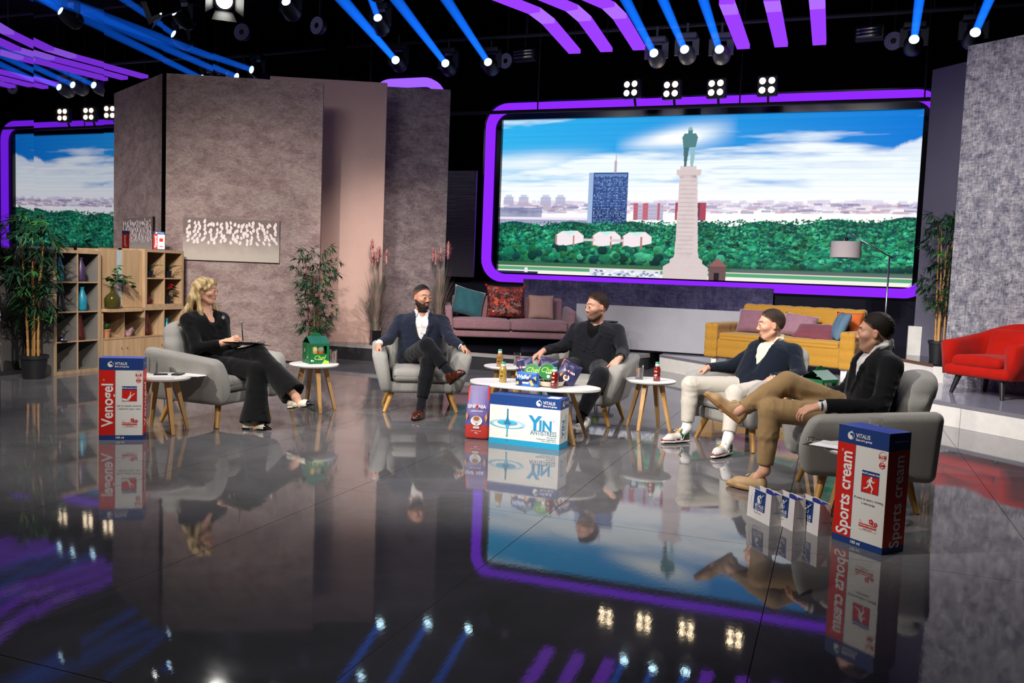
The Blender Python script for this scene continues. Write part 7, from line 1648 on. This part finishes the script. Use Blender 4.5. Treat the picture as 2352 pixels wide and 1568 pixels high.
for p, d, l, s in (((-6.93, 12.85, 4.69), (.20, -.97, .07), 'blue beam moving head furthest left of the rear row', None), ((-6.23, 13.25, 4.70), (.14, -.98, .12), 'blue beam moving head second from the left in the rear row', None), ((-5.52, 13.35, 4.71), (.10, -.982, .159), 'blue beam moving head third from the left in the rear row', None),
    ((-2.80, 13.25, 4.69), (-.03, -.987, .159), 'blue beam moving head between the ribbon groups, leftmost of three', M_HEAD), ((-2.33, 13.17, 4.70), (-.03, -.987, .165), 'blue beam moving head between the ribbon groups, middle of three', M_HEAD), ((-1.84, 13.27, 4.70), (-.02, -.987, .165), 'blue beam moving head between the ribbon groups, rightmost of three', M_HEAD),
    ((.76, 13.28, 4.70), (-.03, -.985, .17), 'blue beam moving head right of the ribbons', None), ((1.48, 13.09, 4.70), (.03, -.985, .17), 'blue beam moving head furthest right above the grey wall', None),
    ((-6.54, 11.55, 4.97), (.25, -.93, .35), 'black moving head hanging nearer the camera above the left panels', None), ((-7.46, 10.6, 4.98), (.2, -.93, .35), 'black moving head cut by the top of the picture', None), ((-5.75, 10.0, 4.95), (.2, -.93, .35), 'black moving head hanging above the frame near the mirrors', None)):
    near = p[1] < 12; moving_head(p, d, l, 1.2 if near else 5., 1. if not near else .95, s)
# warm four lamp blinders
M_WARM = emat('warm_lamp', (1., .78, .50), 11.)
for i, (x, y, z) in enumerate(((-3.305, 14.02, 4.345), (-2.64, 13.92, 4.29), (-1.945, 13.9, 4.28), (-1.19, 13.91, 4.29))):
    t = thing('blinder_light', 'warm four lamp blinder above the screen, '+['first', 'second', 'third', 'fourth'][i]+' from the left', 'stage light', (x, y, z), [-.25, -.2, -.15, -.08][i], 'warm four lamp blinders'); 
    MB().rbox((0, .05, 0), (.30, .10, .30), .015, (1, 1, 1)).build('housing', M_HEADK, t, True)
    for sx in (-1, 1):
        for sz in (-1, 1):
            r = MB().tube([(sx*.068, 0, sz*.068), (sx*.068, -.012, sz*.068)], .064, 24).build('bezel', M_HEADK, t, True, sharp=40); MB().tube([(sx*.068, -.012, sz*.068), (sx*.068, -.016, sz*.068)], .047, 24).build('lamp', M_WARM, r)
    MB().bar((0, .09, .0), (0, .19, -.24), .03, .03).build('bracket', M_HEADK, t)
# ring shaped speakers and dark floods
M_RINGL = mat('glowing_grey_grille', '#6b6b80', .5, emit=((.10, .09, .22), .35))  # faint violet glow added to the speaker cells
for (x, y, z), l in (((-7.70, 11.75, 4.98), 'perforated ring speaker near the mirrors'), ((-5.64, 14.45, 4.99), 'perforated ring speaker left of the violet ribbons'), ((.55, 14.5, 5.0), 'perforated ring speaker right of the violet ribbons')):
    t = thing('ring_speaker', l, 'stage light', (x, y, z), -.2, 'ring shaped speakers above the set'); mb = MB(); n = 32
    for a, b in ((.045, .07), (.075, .10), (.105, .13)):
        for k in range(n):
            t0, t1 = 2*PI*k/n, 2*PI*(k+.7)/n; mb.add([(q*math.cos(tt), -.012, q*math.sin(tt)) for q, tt in ((a, t0), (b, t0), (b, t1), (a, t1))], [(0, 1, 2, 3)])
    o = mb.build('grille_cells', M_RINGL, t); o['kind'] = 'stuff'; MB().tube([(0, 0, 0), (0, .10, 0)], [.145, .11], 32).build('housing', M_HEADK, t, True, sharp=40); MB().tube([(0, .05, .1), (0, .05, 6.25-z)], .012, 6).build('hanger', M_TRUSS, t)
for (x, y, z), l in (((-5.19, 14.1, 5.0), 'boxy flood light left of the violet ribbons'), ((.2, 13.93, 5.0), 'boxy flood light right of the violet ribbons')):
    t = thing('flood_light', l, 'stage light', (x, y, z), -.15, 'boxy flood lights'); MB().rbox((0, .06, 0), (.40, .14, .22), .02, (1, 1, 1)).build('housing', M_HEADK, t, True)
    for k in range(3): MB().tube([(-.17, -.02, -.05+.05*k), (.17, -.02, -.05+.05*k)], .022, 8).build('reflector_tube', mat('silver_reflector', '#b8b4ae', .3, metal=1.), t, True)
    MB().tube([(0, .06, .1), (0, .06, 6.25-z)], .012, 6).build('hanger', M_TRUSS, t)
# fresnel spot with barn doors near the mirrors
t = thing('fresnel_spot', 'bright fresnel spot with barn doors hanging near the mirrors', 'stage light', (-7.88, 9.82, 4.79), .72); t.rotation_euler = (.35, 0, .72)
MB().tube([(0, .30, 0), (0, .04, 0), (0, 0, 0)], [.11, .14, .13], 24).build('housing', M_HEADK, t, True, sharp=40); MB().tube([(0, -.002, 0), (0, -.006, 0)], .105, 28).build('lens', emat('white_hot_lens', (1., .97, .90), 22.), t)
for a in range(4):
    c_, s_ = math.cos(a*PI/2), math.sin(a*PI/2); u = Vector((c_, 0, s_)); v = Vector((-s_, 0, c_)); MB().add([u*.135-v*.11, u*.135+v*.11, u*.24+v*.16+Vector((0, -.17, 0)), u*.24-v*.16+Vector((0, -.17, 0))], [(0, 1, 2, 3)]).build('barn_door', M_HEADK, t)
MB().tube([(0, .15, .13), (0, .15, 1.4)], .014, 6).build('hanger', M_TRUSS, t)
